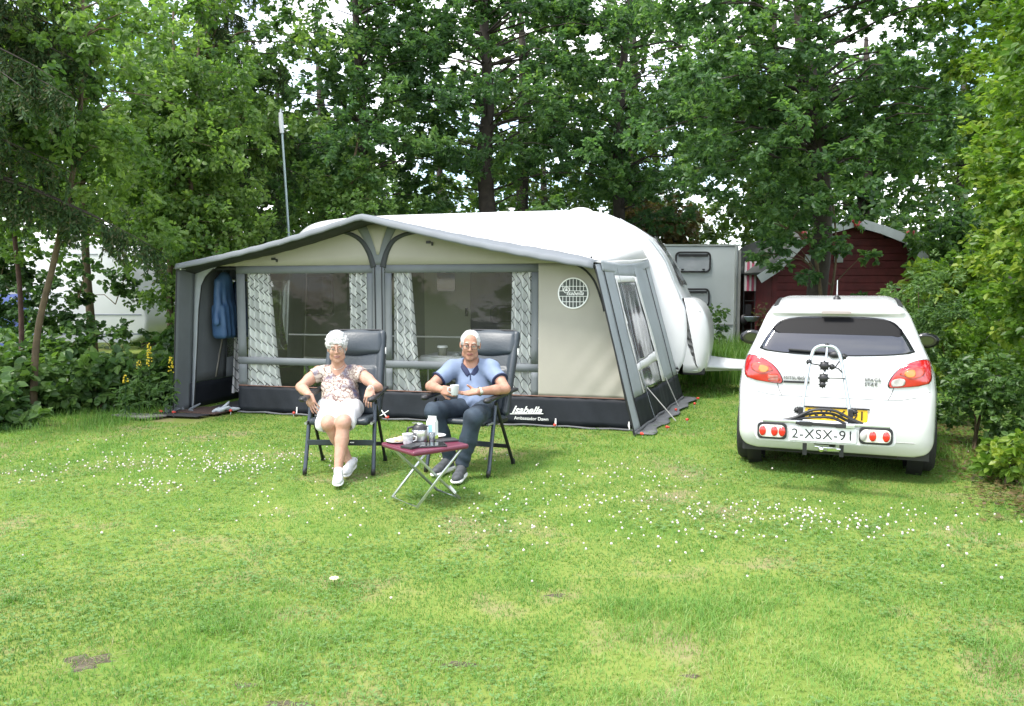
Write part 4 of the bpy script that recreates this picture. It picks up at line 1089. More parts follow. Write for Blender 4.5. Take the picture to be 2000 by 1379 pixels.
# vacuum jug
jug = thing('vacuum_jug', 'brushed steel vacuum jug with black lid in the middle of the camp table', 'vacuum jug', tt(-.035, .015), R(20))
MB().lathe([(0, 0), (.055, 0), (.058, .006), (.058, .088), (.055, .098), (.048, .105)], 30).build('jug_body', mat('brushed_steel', (.60, .60, .60), .28, 1, bump=.05), jug)
MB().lathe([(.060, 0), (.060, .010), (.058, .012)], 30).build('base_ring', M_blk, jug)
MB().lathe([(.056, .094), (.052, .115), (.040, .130), (.030, .134), (.0, .136)], 28).build('lid', M_blk, jug)
MB().lathe([(.022, .134), (.022, .142), (0, .143)], 16).box((-.03, 0, .145), (.05, .018, .007)).build('lever', M_steel, jug)
MB().tube([(-.050, 0, .115), (-.085, 0, .112), (-.092, 0, .085), (-.088, 0, .040), (-.056, 0, .022)], .009, 8).build('handle', M_blk, jug)
MB().poly([(.03, .10), (.068, .118), (.03, .124)], .024, T(0, -.012, 0)).build('spout', M_blk, jug)
# milk carton
mc = thing('milk_carton', 'white drink carton with green foot standing right of the steel jug', 'carton', tt(.085, .035), R(-18))
w_ = .033; h1 = .135
cv = [(-w_, -w_, 0), (w_, -w_, 0), (w_, w_, 0), (-w_, w_, 0), (-w_, -w_, h1), (w_, -w_, h1), (w_, w_, h1), (-w_, w_, h1), (-w_, 0, h1 + .028), (w_, 0, h1 + .028), (-w_, 0, h1 + .045), (w_, 0, h1 + .045)]
bevel(mesh_obj('carton_body', cv, [(0, 3, 2, 1), (0, 1, 5, 4), (1, 2, 6, 5), (2, 3, 7, 6), (3, 0, 4, 7), (4, 5, 9, 8), (6, 7, 8, 9), (5, 6, 9), (7, 4, 8), (8, 9, 11, 10)], mat('carton_white', (.76, .78, .78), .4), mc), .002)
MB().box((0, 0, .018), (w_ * 2 + .002, w_ * 2 + .002, .036)).build('green_band', mat('carton_green', (.45, .58, .12), .45), mc)
MB().box((0, -w_ - .001, .09), (.03, .002, .06)).build('blue_print', mat('carton_blue', (.30, .55, .70), .45), mc)
MB().box((-w_ - .001, 0, .08), (.002, .03, .09)).build('blue_print', mat('carton_blue', (.30, .55, .70), .45), mc)
nk = flat('napkin', [(0, 0), (.11, .01), (.12, .10), (.01, .11)], .0, .004, M_porc, 8, 8, .002); nk.location = tt(.055, -.075, .001); nk.rotation_euler = (0, 0, R(20))
tag(nk, 'folded white paper napkin lying below the drink carton', 'napkin')
gls = thing('drinking_glass', 'small clear glass standing between steel jug and carton', 'glass', tt(.03, -.045, .002), 0)
MB().lathe([(0, .003), (.022, .0), (.025, .07), (.023, .07), (.020, .006), (0, .006)], 18).build('glass_body', pane_mat('thin_glass', (.9, .95, .96), .85, .03, .15, (.7, .8, .85)), gls)
# notebook, tablet, wallet
nb = thing('notebook', 'black notebook with a pale printed corner at the front left of the camp table', 'notebook', tt(-.165, -.115, 0), R(52) )
MB().box((0, 0, .009), (.155, .11, .018)).build('cover', M_blk, nb, .003)
for i in range(4): MB().box((.035 + .0 * i, -.0555, .005 + .0035 * i), (.06 - .012 * (i % 2), .001, .0015)).build('page_print', M_bright, nb)
tbk = thing('tablet', 'glossy black tablet lying flat at the front edge of the camp table', 'tablet', tt(-.045, -.135, .001), R(15))
MB().poly(rrect(-.115, .115, -.08, .08, .012), -.009, Matrix.Rotation(R(-90), 4, 'X')).build('tablet_body', M_blk, tbk, .002)
MB().box((0, .0, .0100), (.205, .14, .0015)).build('screen', mat('screen', (.02, .022, .024), .05, spec=.8, coat=1), tbk)
wl = thing('wallet', 'black leather wallet lying at the right edge of the camp table', 'wallet', tt(.135, -.065, 0), R(22))
MB().box((0, 0, .008), (.17, .10, .016)).build('leather', mat('leather', (.025, .027, .03), .45, bump=.3, bscale=90), wl, .006)
MB().box((.0, -.04, .017), (.16, .005, .003)).build('stitching', mat('stitch', (.12, .12, .12)), wl)
# ================================================================ PEOPLE
M_skin = mat('skin', (.40, .21, .14), .55, var=.10, vscale=22, col2=(.47, .28, .205), bump=.35, bscale=70)
M_skin2 = mat('skin_tanned', (.35, .17, .11), .55, col2=(.43, .235, .165), vscale=22, bump=.4, bscale=70)
M_lip = mat('lips', (.27, .085, .07), .45)
M_hairw = mat('white_hair', (.52, .52, .51), .75, bump=1, bscale=110, var=.22, vscale=60)
M_eye = mat('eye_white', (.55, .54, .52), .3)
M_iris = mat('iris', (.05, .06, .07), .2)
M_teeth = mat('teeth', (.70, .68, .62), .3)

def head_prims(f, M, male, k=.012):
    e = lambda c, r, kk=k, mode='u', rot=None: f.ell(c, r, kk, M=M, mode=mode, rot=rot)
    w = 1.03 if male else 1.0
    e((0, .014, .045), (.074 * w, .092, .080)); e((0, -.020, -.030), (.060 * w, .066, .080), .02)
    e((0, -.055, -.092), (.030 if male else .027, .030, .026), .025)
    e((-.034, -.058, -.022), (.027, .024, .026), .02); e((.034, -.058, -.022), (.027, .024, .026), .02)
    e((-.045, -.02, -.07), (.02, .035, .025), .025); e((.045, -.02, -.07), (.02, .035, .025), .025)
    f.cap((-.036, -.076, .034), (.036, -.076, .034), .010, .010, .014, M=M)
    e((-.031, -.097, .014), (.018, .013, .012), .012, 's'); e((.031, -.097, .014), (.018, .013, .012), .012, 's')
    n = 1.12 if male else .95
    f.cap((0, -.084, .022), (0, -.100 * (1 + .03 * n), -.020), .008 * n, .0125 * n, .010, M=M)
    e((-.011 * n, -.094, -.024), (.009, .010, .008), .006); e((.011 * n, -.094, -.024), (.009, .010, .008), .006)
    # lips and the line between them
    f.cap((-.020, -.083, -.052), (0, -.092, -.051), .0055, .0065, .006, M=M); f.cap((.020, -.083, -.052), (0, -.092, -.051), .0055, .0065, .006, M=M)
    f.cap((-.018, -.083, -.063), (.018, -.083, -.063), .0065, .0065, .006, M=M)
    f.cap((-.024, -.088, -.057), (.024, -.088, -.057), .0032, .0032, .003, 's', M=M)
    for s_ in (-1, 1):
        e((s_ * .077 * w, .010, .004), (.010, .019, .031), .006, rot=(R(-8), 0, s_ * R(-18)))
        e((s_ * .084 * w, .004, .004), (.005, .010, .018), .006, 's')
def face_parts(root, M, male, off, smile):
    """eyes, brows, teeth, glasses as children"""
    Mo = T(-off[0], -off[1], 0) @ M
    for s_ in (-1, 1):
        ey = MB().ball((s_ * .031, -.0745, .012), .0125, 14, 10, Mo).build('eye', M_eye, root)
        MB().ball((s_ * .0305, -.0850, .0115), (.0048, .003, .0048), 12, 6, Mo).build('iris', M_iris, ey)
        MB().tube([(s_ * .016, -.0865, .0175), (s_ * .031, -.0905, .0215), (s_ * .044, -.083, .0165)], [.002, .0038, .002], 7, M=Mo).build('eyelid', M_skin2 if male else M_skin, root)
        MB().tube([(s_ * .014, -.091, .036), (s_ * .030, -.092, .041), (s_ * .048, -.080, .036)], [.002, .0036, .0015], 6, M=Mo).build('eyebrow', mat('brow', (.5, .47, .43), .8), root)
    lp = MB(); 
    lp.tube([(-.025, -.0825, -.055), (-.012, -.0925, -.0520), (0, -.0960, -.0535), (.012, -.0925, -.0520), (.025, -.0825, -.055)], [.0015, .0036, .0038, .0036, .0015], 8, M=Mo)
    dz = -.0655 if smile else -.0605
    lp.tube([(-.025, -.0825, -.055), (-.012, -.0905, dz + .001), (0, -.0935, dz), (.012, -.0905, dz + .001), (.025, -.0825, -.055)], [.0015, .0040, .0048, .0040, .0015], 8, M=Mo)
    lp.build('lips', M_lip, root)
    if smile: MB().tube([(-.016, -.0865, -.0575), (0, -.0905, -.0580), (.016, -.0865, -.0575)], [.002, .0038, .002], 8, M=Mo).build('teeth', M_teeth, root)
    # glasses
    g = MB(); mg = M_frameb if male else mat('bronze_frame', (.22, .17, .13), .35, .7)
    gl = MB()
    for s_ in (-1, 1):
        o = rrect(s_ * .034 - .0245, s_ * .034 + .0245, -.012, .020, .010, 5)
        P_ = [(x, -.105 + .25 * (abs(x) - .034) * (abs(x) > .034) * .6, z) for x, z in o]
        g.tube(P_ + [P_[0]], .0014 if not male else .0016, 6, cap=False, M=Mo)
        gl.add([(p[0], p[1], p[2]) for p in P_], [tuple(range(len(P_)))], Mo)
        g.tube([(s_ * .0585, -.100, .014), (s_ * .074, -.078, .014), (s_ * .0795, .005, .010), (s_ * .079, .02, -.006)], .0016, 6, M=Mo)
    if male:
        for s_ in (-1, 1): g.tube([(s_ * .010, -.1055, .018), (s_ * .034, -.1065, .021), (s_ * .058, -.100, .018)], .0024, 6, M=Mo)
    g.tube([(-.010, -.105, .010), (0, -.109, .013), (.010, -.105, .010)], .0014, 6, M=Mo)
    go = g.build('glasses', mg, root)
    gl.build('lens', pane_mat('spectacle_lens', (.97, .97, .96), .96, .02, .07), go)

def frame3(fwd, pn):
    """matrix columns: x=across, y=fwd, z=palm normal (away from palm)"""
    f_ = Vector(fwd).normalized(); z = Vector(pn); z = (z - f_ * z.dot(f_)).normalized(); x = f_.cross(z)
    return Matrix((x, f_, z)).transposed().to_4x4()
def hand(f, wrist, fwd, back, thumb_side, curl, spread=.10, thumb=(.6, .5, .0), s=1.0, wr=.024):
    """wrist pos, direction to fingertips, direction of the back of the hand, +1/-1 thumb on local x, finger curls in degrees (list of 4 x 3)"""
    B = frame3(fwd, back); M = T(*wrist) @ B @ Matrix.Scale(s, 4)
    f.rbox((0, .048, 0), (.039, .046, .014), .013, .010, M=M)
    f.ell((thumb_side * .020, .028, -.008), (.020, .028, .015), .012, M=M)
    lens = [(.040, .024, .020), (.044, .027, .021), (.041, .025, .021), (.032, .019, .018)]
    for i in range(4):
        x = thumb_side * (.030 - .0198 * i); p = Vector((x, .088 - (.004 if i in (0,) else .010 if i == 3 else 0), 0))
        ang = 0; sp = thumb_side * (spread * (1.5 - i) * .5); r = [.0088, .0090, .0086, .0076][i]
        for j in range(3):
            ang += R(curl[i][j]); L_ = lens[i][j]
            d = Vector((math.sin(sp) * math.cos(ang), math.cos(sp) * math.cos(ang), -math.sin(ang)))
            q = p + d * L_
            f.cap(M @ p, M @ q, (r - .0006 * j) * s, (r - .0006 * (j + 1)) * s, .0035); p = q
    p = Vector((thumb_side * .032, .022, -.006)); d = Vector((thumb_side * thumb[0], thumb[1], thumb[2])).normalized()
    q = p + d * .042; f.cap(M @ p, M @ q, .0125 * s, .0105 * s, .008)
    d2 = (d + Vector((-thumb_side * .45, .45, -.25))).normalized(); q2 = q + d2 * .030; f.cap(M @ q, M @ q2, .0102 * s, .0085 * s, .004)

def V3(*a): return Vector(a)
# ---------------------------------------------------------------- the woman
WO = (-1.50, 6.85)
WM = thing('person', 'white-haired woman in patterned blouse and white shorts sitting in the left folding chair', 'person', (WO[0], WO[1], 0))
HW = T(-1.532, 7.02, 1.022) @ Matrix.Rotation(R(9), 4, 'Z') @ Matrix.Rotation(R(4), 4, 'X') @ Matrix.Rotation(R(-3), 4, 'Y')
f = Field((-2.0, 6.08, -.01), (-1.0, 7.35, 1.19), .0050)
head_prims(f, HW, False)
f.cap((-1.535, 7.05, .95), (-1.540, 7.10, .83), .052, .060, .03)
f.ell((-1.54, 7.12, .80), (.165, .085, .07), .05); f.ell((-1.53, 7.11, .70), (.15, .10, .13), .05); f.ell((-1.51, 7.05, .55), (.155, .12, .13), .05)
SL, ELb, WL = V3(-1.715, 7.09, .812), V3(-1.850, 6.99, .690), V3(-1.712, 6.735, .655)
SR, ERb, WR = V3(-1.360, 7.08, .815), V3(-1.165, 6.93, .690), V3(-1.195, 6.735, .700)
f.chain([SL, SL.lerp(ELb, .5), ELb], [.056, .050, .041], .02); f.chain([ELb, ELb.lerp(WL, .35), WL], [.042, .043, .027], .012)
f.chain([SR, SR.lerp(ERb, .5), ERb], [.056, .050, .041], .02); f.chain([ERb, ERb.lerp(WR, .35), WR], [.042, .043, .027], .012)
rc = [(22, 28, 18), (26, 30, 18), (30, 32, 20), (34, 34, 20)]
hand(f, WL, (.38, -.28, -.88), (-.30, -.90, .1), 1, [(10, 14, 10), (12, 16, 10), (14, 18, 12), (18, 20, 12)], .16, (.5, .75, -.2), .95)
hand(f, WR, (-.12, -.62, -.78), (.1, -.75, .6), -1, rc, .14, (.45, .8, -.2), .95)
K1, K2 = V3(-1.490, 6.47, .455), V3(-1.368, 6.45, .462)
A1, A2 = V3(-1.348, 6.60, .095), V3(-1.388, 6.315, .095)
f.chain([(-1.60, 6.98, .50), K1], [.095, .060], .03); f.chain([(-1.43, 6.98, .50), K2], [.095, .060], .03)
f.ell(K1 + V3(0, -.01, 0), (.056, .056, .060), .02); f.ell(K2 + V3(0, -.01, 0), (.056, .056, .060), .02)
f.chain([K1, K1.lerp(A1, .35) + V3(0, .015, 0), A1], [.053, .056, .031], .015); f.chain([K2, K2.lerp(A2, .35) + V3(0, .02, 0), A2], [.053, .056, .031], .015)
f.cap(A1, A1 + V3(-.01, -.07, -.05), .032, .026, .01); f.cap(A2, A2 + V3(.01, -.07, -.05), .032, .026, .01)
sdf_obj('body', f, M_skin, WM, 1, (WO[0], WO[1], 0))
face_parts(WM, HW, False, WO, True)
h = Field((-1.70, 6.86, .90), (-1.36, 7.22, 1.22), .0048)
h.ell((0, .022, .056), (.094, .102, .098), .02, M=HW); h.ell((0, .045, -.01), (.078, .07, .075), .02, M=HW)
for i in range(230):
    a = rnd.uniform(0, 2 * math.pi); e_ = rnd.uniform(-.35, 1.45)
    p = V3(.094 * math.cos(a) * math.cos(e_), .022 + .103 * math.sin(a) * math.cos(e_), .056 + .098 * math.sin(e_))
    tdir = V3(-math.sin(a) * .5 + rnd.uniform(-.3, .3), math.cos(a) * .5 + rnd.uniform(-.3, .3), rnd.uniform(-.5, .2)) * .03
    h.cap(HW @ p, HW @ (p + tdir), rnd.uniform(.0065, .0105), .0045, .005)
for s_ in (-1, 1): h.cap(HW @ V3(s_ * .072, -.040, .05), HW @ V3(s_ * .076, -.030, .012), .014, .009, .012)
h.ell((0, -.105, -.034), (.061, .078, .092), .006, M=HW, mode='s')
for q in (-.045, -.028, -.010, .008, .026, .044): h.cap(HW @ V3(q, -.070, .085 - abs(q) * .3), HW @ V3(q + .012, -.090 + abs(q) * .4, .056 - abs(q) * .25), .011, .005, .004)
sdf_obj('hair', h, M_hairw, WM, 1, (WO[0], WO[1], 0))
# blouse
def blouse_mat():
    m = bpy.data.materials.new('patterned_blouse'); m.use_nodes = True; n = m.node_tree; l = n.links.new; b = n.nodes['Principled BSDF']; b.inputs['Roughness'].default_value = .7
    t = n.nodes.new('ShaderNodeTexCoord'); no = n.nodes.new('ShaderNodeTexNoise'); no.inputs['Scale'].default_value = 9; no.inputs['Detail'].default_value = 3; l(t.outputs['Object'], no.inputs[0])
    mxv = n.nodes.new('ShaderNodeMix'); mxv.data_type = 'VECTOR'; mxv.inputs[0].default_value = .14; l(t.outputs['Object'], mxv.inputs[4]); l(no.outputs[1], mxv.inputs[5])
    vo = n.nodes.new('ShaderNodeTexVoronoi'); vo.feature = 'DISTANCE_TO_EDGE'; vo.inputs['Scale'].default_value = 26; l(mxv.outputs[1], vo.inputs[0])
    r = n.nodes.new('ShaderNodeValToRGB'); r.color_ramp.elements[0].position = .03; r.color_ramp.elements[0].color = (1, 1, 1, 1); r.color_ramp.elements[1].position = .10; r.color_ramp.elements[1].color = (0, 0, 0, 1)
    l(vo.outputs['Distance'], r.inputs[0])
    n2 = n.nodes.new('ShaderNodeTexNoise'); n2.inputs['Scale'].default_value = 11; l(t.outputs['Object'], n2.inputs[0])
    r2 = n.nodes.new('ShaderNodeValToRGB'); e = r2.color_ramp.elements; e[0].position = .36; e[0].color = (.56, .49, .42, 1); e[1].position = .70; e[1].color = (.07, .07, .12, 1)
    a = e.new(.52); a.color = (.46, .38, .32, 1); a = e.new(.60); a.color = (.27, .235, .25, 1); l(n2.outputs[0], r2.inputs[0])
    m2 = n.nodes.new('ShaderNodeMix'); m2.data_type = 'RGBA'; l(r.outputs[0], m2.inputs[0]); l(r2.outputs[0], m2.inputs[6]); m2.inputs[7].default_value = (.13, .075, .065, 1)
    l(m2.outputs[2], b.inputs['Base Color']); return m
b = Field((-1.86, 6.80, .42), (-1.20, 7.32, .92), .0065)
b.ell((-1.54, 7.12, .80), (.178, .098, .080), .05); b.ell((-1.53, 7.09, .69), (.162, .118, .13), .05); b.ell((-1.505, 7.02, .565), (.175, .145, .14), .06)
for x in (-.070, .070): b.ell((-1.53 + x, 7.005, .700), (.072, .062, .062), .04)
b.cap((-1.66, 7.10, .815), SL.lerp(ELb, .30), .062, .068, .025, cut='b'); b.cap((-1.41, 7.10, .815), SR.lerp(ERb, .26), .062, .068, .025, cut='b')
X, Y, Z = f.ax[0], f.ax[1], f.ax[2]
b.d += (.0028 * np.sin(b.ax[0][:, None, None] * 36 + b.ax[2][None, None, :] * 88) * np.sin(b.ax[2][None, None, :] * 54 + 2)).astype(np.float32)
b.ell((-1.535, 7.00, .870), (.066, .12, .070), .015, mode='s'); b.ell((-1.535, 6.97, .825), (.030, .09, .045), .02, mode='s')
b.plane((0, 7.0, .475), (0, .25, -1))
sdf_obj('blouse', b, blouse_mat(), WM, 1, (WO[0], WO[1], 0))
# shorts
M_short = mat('white_cotton', (.62, .62, .63), .75, bump=.25, bscale=14)
s = Field((-1.78, 6.36, .33), (-1.20, 7.2, .64), .0065)
s.ell((-1.505, 7.02, .50), (.185, .13, .10), .04)
for H_, K_ in ((V3(-1.60, 6.98, .495), K1), (V3(-1.415, 6.98, .495), K2)):
    s.cap(H_, K_.lerp(H_, .10) + V3(0, 0, -.012), .112, .088, .05, cut='b')
s.rbox((-1.45, 6.60, .448), (.13, .10, .062), .05, .04)
s.rbox((-1.56, 6.66, .43), (.06, .13, .05), .04, .04)
s.d += (.003 * np.sin(s.ax[0][:, None, None] * 60 + s.ax[1][None, :, None] * 25)).astype(np.float32)
s.cap(K1 + V3(0, -.20, -.05), K1 + V3(0, .06, -.06), .056, .056, .01, 's'); s.cap(K2 + V3(0, -.20, -.05), K2 + V3(0, .06, -.06), .056, .056, .01, 's')
sdf_obj('shorts', s, M_short, WM, 1, (WO[0], WO[1], 0))
# shoes
def shoe(parent, off, toe, heel, up, m_up, m_sole, sc=1.0, lace=None, roll=0):
    toe, heel = Vector(toe), Vector(heel); d = (toe - heel).normalized()
    z = Vector(up); z = (z - d * z.dot(d)).normalized(); x = d.cross(z); B = Matrix((x, d, z)).transposed().to_4x4()
    M = T(*(heel - Vector((off[0], off[1], 0)))) @ B @ Matrix.Rotation(roll, 4, 'Y') @ Matrix.Scale(sc, 4)
    f = Field((-.20, -.20, -.10), (.20, .45, .3), .0055)
    f.lo = f.lo
    f = Field((-.07, -.04, -.02), (.07, .30, .14), .0045)
    f.rbox((0, .055, .016), (.034, .060, .016), .015, .02); f.ell((0, .19, .016), (.046, .080, .016), .02); f.rbox((0, .13, .016), (.034, .10, .015), .014, .02)
    so = sdf_obj('shoe_sole', f, m_sole, parent, 1)
    f = Field((-.07, -.04, -.02), (.07, .30, .16), .0045)
    f.ell((0, .185, .035), (.041, .076, .034), .02); f.rbox((0, .06, .055), (.031, .060, .045), .03, .02); f.cap((0, .09, .07), (0, .17, .045), .033, .034, .02)
    f.plane((0, 0, .012), (0, 0, -1)); f.plane((0, 0, .098), (0, -.25, 1)); f.ell((0, .045, .125), (.024, .042, .05), .01, mode='s')
    up_ = sdf_obj('shoe_upper', f, m_up, parent, 1)
    la = MB()
    for i in range(5):
        y = .095 + i * .019; z_ = .099 - i * .0085
        la.tube([(-.022, y, z_ - .004), (0, y + .004, z_ + .003), (.022, y, z_ - .004)], .0028, 6)
    lo = la.build('shoe_laces', lace or m_sole, parent)
    for o in (so, up_, lo): o.matrix_local = M
M_sn = mat('white_sneaker', (.58, .58, .58), .5, bump=.3, bscale=60)
M_sole = mat('sneaker_sole', (.70, .70, .68), .5)
shoe(WM, WO, (-1.352, 6.135, .012), (-1.395, 6.375, .050), (0, .1, 1), M_sn, M_sole, .98)
shoe(WM, WO, (-1.375, 6.455, .02), (-1.338, 6.680, .055), (.35, .1, 1), M_sn, M_sole, .98)
# necklace, bracelet, ring
MB().tube([(-1.535 - WO[0] + .052 * math.sin(a), 7.055 - WO[1] - .062 * math.cos(a), .872 - .028 * math.cos(a)) for a in np.linspace(-2.2, 2.2, 20)], .0022, 6).build('necklace', mat('silver', (.6, .58, .52), .3, .9), WM)
MB().tube([(WR + V3(.030 * math.cos(a), .006 * math.sin(a), .030 * math.sin(a))) - V3(WO[0], WO[1], 0) for a in np.linspace(0, 6.28, 20)], .004, 6).build('bracelet', mat('silver', (.6, .58, .52), .3, .9), WM)

# ---------------------------------------------------------------- the man
MO = (-.35, 6.80)
MN = thing('person', 'man in light blue polo shirt and dark jeans holding a mug', 'person', (MO[0], MO[1], 0))
HM = T(-.362, 6.945, 1.052) @ Matrix.Rotation(R(3), 4, 'Z') @ Matrix.Rotation(R(5), 4, 'X') @ Matrix.Rotation(R(3), 4, 'Y') @ Matrix.Scale(1.03, 4)
f = Field((-.85, 6.20, .02), (.10, 7.20, 1.24), .0050)
head_prims(f, HM, True)
f.cap((-.355, 6.985, .97), (-.350, 7.02, .86), .058, .066, .03)
f.ell((-.350, 7.03, .83), (.19, .09, .08), .05); f.ell((-.33, 7.02, .70), (.15, .10, .15), .05); f.ell((-.30, 6.99, .55), (.145, .11, .12), .05)
SL, ELb, WL = V3(-.535, 6.985, .850), V3(-.700, 6.855, .712), V3(-.585, 6.630, .712)
SR, ERb, WR = V3(-.165, 6.935, .855), V3(-.055, 6.730, .705), V3(-.285, 6.555, .703)
f.chain([SL, SL.lerp(ELb, .5), ELb], [.056, .050, .041], .02); f.chain([ELb, ELb.lerp(WL, .35), WL], [.043, .043, .029], .012)
f.chain([SR, SR.lerp(ERb, .5), ERb], [.056, .050, .041], .02); f.chain([ERb, ERb.lerp(WR, .35), WR], [.043, .043, .029], .012)
MUG = V3(-.467, 6.50, .682)
hand(f, WL, (.80, -.62, -.08), (-.62, -.78, .25), 1, [(38, 45, 30), (42, 48, 32), (46, 50, 34), (50, 52, 34)], .05, (.75, .75, -.5), 1.0)
hand(f, WR, (-.95, -.25, -.13), (.05, .30, -.95), -1, [(8, 14, 12), (6, 14, 12), (8, 14, 14), (12, 18, 14)], .08, (.25, .8, -.9), 1.0)
KL, KR = V3(-.650, 6.60, .535), V3(-.312, 6.42, .510); AL, AR_ = V3(-.520, 6.70, .10), V3(-.405, 6.47, .10)
f.chain([(-.38, 6.98, .50), KL, KL.lerp(AL, .4), AL], [.08, .05, .045, .03], .02); f.chain([(-.22, 6.92, .5), KR, KR.lerp(AR_, .4), AR_], [.08, .05, .045, .03], .02)
sdf_obj('body', f, M_skin2, MN, 1, (MO[0], MO[1], 0))
face_parts(MN, HM, True, MO, False)
h = Field((-.50, 6.80, .94), (-.22, 7.13, 1.24), .0048)
h.ell((0, .020, .045), (.0815, .096, .0865), .02, M=HM); h.ell((0, .055, -.02), (.072, .055, .055), .02, M=HM)
for i in range(70):
    a = rnd.uniform(0, 2 * math.pi); e_ = rnd.uniform(-.1, 1.3)
    p = V3(.080 * math.cos(a) * math.cos(e_), .020 + .094 * math.sin(a) * math.cos(e_), .045 + .084 * math.sin(e_))
    h.cap(HM @ p, HM @ (p + V3(rnd.uniform(-.4, .4), .6, rnd.uniform(-.6, .2)) * .022), .007, .004, .006)
for s_ in (-1, 1): h.cap(HM @ V3(s_ * .073, -.028, .045), HM @ V3(s_ * .076, -.022, .010), .008, .005, .01)
h.ell((0, -.110, .012), (.067, .088, .128), .010, M=HM, mode='s')
sdf_obj('hair', h, M_hairw, MN, 1, (MO[0], MO[1], 0))
# polo shirt
M_polo = mat('light_blue_polo', (.165, .215, .32), .8, var=.07, vscale=8, bump=.2, bscale=30)
M_navy = mat('navy_trim', (.015, .022, .065), .75)
b = Field((-.80, 6.66, .42), (.03, 7.26, .95), .0065)
b.ell((-.350, 7.03, .825), (.200, .102, .085), .05); b.ell((-.335, 7.00, .70), (.165, .125, .16), .05); b.ell((-.300, 6.95, .565), (.165, .150, .14), .06)
SLc, SRc = SL.lerp(ELb, .58), SR.lerp(ERb, .56)
b.cap((-.36, 7.04, .865), (-.53, 6.995, .857), .082, .072, .03); b.cap((-.34, 7.03, .865), (-.17, 6.95, .862), .082, .072, .03); b.cap((-.50, 7.01, .85), SLc, .070, .070, .03, cut='b'); b.cap((-.20, 6.97, .855), SRc, .070, .072, .03, cut='b')
xx, yy, zz = b.ax[0][:, None, None], b.ax[1][None, :, None], b.ax[2][None, None, :]
fold = (.0065 * np.sin(zz * 60 + 9 * np.abs(xx + .33) * 6 + yy * 10) * np.clip((.80 - zz) / .3, 0, 1) + .003 * np.sin(xx * 55 + zz * 30)).astype(np.float32)
b.d += fold
b.cap((-.355, 7.04, .91), (-.36, 6.94, .93), .064, .072, .01, 's'); b.cap((-.36, 6.92, .89), (-.365, 6.86, .815), .030, .010, .01, 's')
b.plane((0, 7.0, .470), (0, .25, -1))
sdf_obj('polo_shirt', b, M_polo, MN, 1, (MO[0], MO[1], 0))
for c_, e_, r_ in ((SLc, ELb, .071), (SRc, ERb, .073)):
    d = (e_ - c_).normalized(); fb = Field(tuple(c_ - V3(.12, .12, .12)), tuple(c_ + V3(.12, .12, .12)), .005)
    fb.cap(c_ - d * .006, c_ + d * .008, r_ + .002, r_ + .002, .001, cut='ab')
    sdf_obj('sleeve_cuff', fb, M_navy, MN, 1, (MO[0], MO[1], 0))
def shirt_front(x, z):
    # march onto the shirt from the front
    xi = int(round((x - b.lo[0]) / b.h)); zi = int(round((z - b.lo[2]) / b.h)); col = b.d[xi, :, zi]; k_ = np.argmax(col < 0); return b.ax[1][k_]
cp = [(0, 7.085, .925), (-.045, 7.07, .925), (-.078, 7.02, .912), (-.080, 6.965, .895)]
cfld = Field((-.50, 6.80, .74), (-.22, 7.16, .98), .0045)
def sfy(x, z): return shirt_front(-.357 + x, z)
for s_ in (-1, 1):
    c_ = catmull([(s_ * -1 * p[0] - .357, p[1], p[2]) for p in cp] + [(s_ * .058 - .357, sfy(s_ * .058, .868) + .004, .872), (s_ * .036 - .357, sfy(s_ * .036, .845) - .002, .845), (s_ * .012 - .359, sfy(s_ * .012, .812) - .002, .812)], 4)
    for k_ in range(len(c_) - 1):
        q = k_ / (len(c_) - 1); w_ = interp(q, [0, .5, .85, 1], [.012, .014, .017, .009])
        for o_ in (0, 1): cfld.cap(c_[k_] + V3(s_ * .012 * o_, 0, -.014 * o_), c_[k_ + 1] + V3(s_ * .012 * o_, 0, -.014 * o_), w_ * .8, w_ * .8, .006)
sdf_obj('collar', cfld, M_navy, MN, 1, (MO[0], MO[1], 0))
pk = MB().tube([(x - MO[0], shirt_front(x, z) - .001 - MO[1], z) for x, z in [(-.360, .818), (-.360, .79), (-.357, .762)]], [.009, .012, .010], 8, sy=.5)
pk.build('placket', M_navy, MN)
# jeans
M_jean = mat('dark_jeans', (.010, .018, .030), .8, col2=(.030, .048, .070), vscale=9, bump=.3, bscale=40)
j = Field((-.78, 6.28, .06), (.0, 7.18, .66), .0068)
j.ell((-.30, 6.97, .50), (.165, .13, .10), .05)
j.chain([(-.385, 6.95, .505), KL + V3(0, 0, .0)], [.098, .076], .04); j.chain([(-.22, 6.90, .505), KR], [.100, .078], .04)
j.chain([KL, KL.lerp(AL, .45) + V3(0, .01, 0), AL + V3(0, 0, .03)], [.076, .068, .056], .02); j.chain([KR, KR.lerp(AR_, .45) + V3(0, .01, 0), AR_ + V3(0, 0, .03)], [.078, .070, .057], .02)
xx, yy, zz = j.ax[0][:, None, None], j.ax[1][None, :, None], j.ax[2][None, None, :]
j.d += (.0045 * np.sin(zz * 75 + xx * 40) * np.clip((.34 - zz) / .2, 0, 1) + .003 * np.sin(xx * 50 + yy * 45 + zz * 20)).astype(np.float32)
j.plane((0, 0, .095), (0, 0, -1))
sdf_obj('jeans', j, M_jean, MN, 1, (MO[0], MO[1], 0))
M_gsn = mat('grey_sneaker', (.055, .06, .065), .7, bump=.4, bscale=120, var=.3, vscale=30)
shoe(MN, MO, (-.450, 6.245, .004), (-.398, 6.520, .012), (0, 0, 1), M_gsn, M_sole, 1.10, mat('grey_lace', (.28, .29, .3), .8))
shoe(MN, MO, (-.640, 6.520, .004), (-.505, 6.745, .020), (0, 0, 1), M_gsn, M_sole, 1.10, mat('grey_lace', (.28, .29, .3), .8))
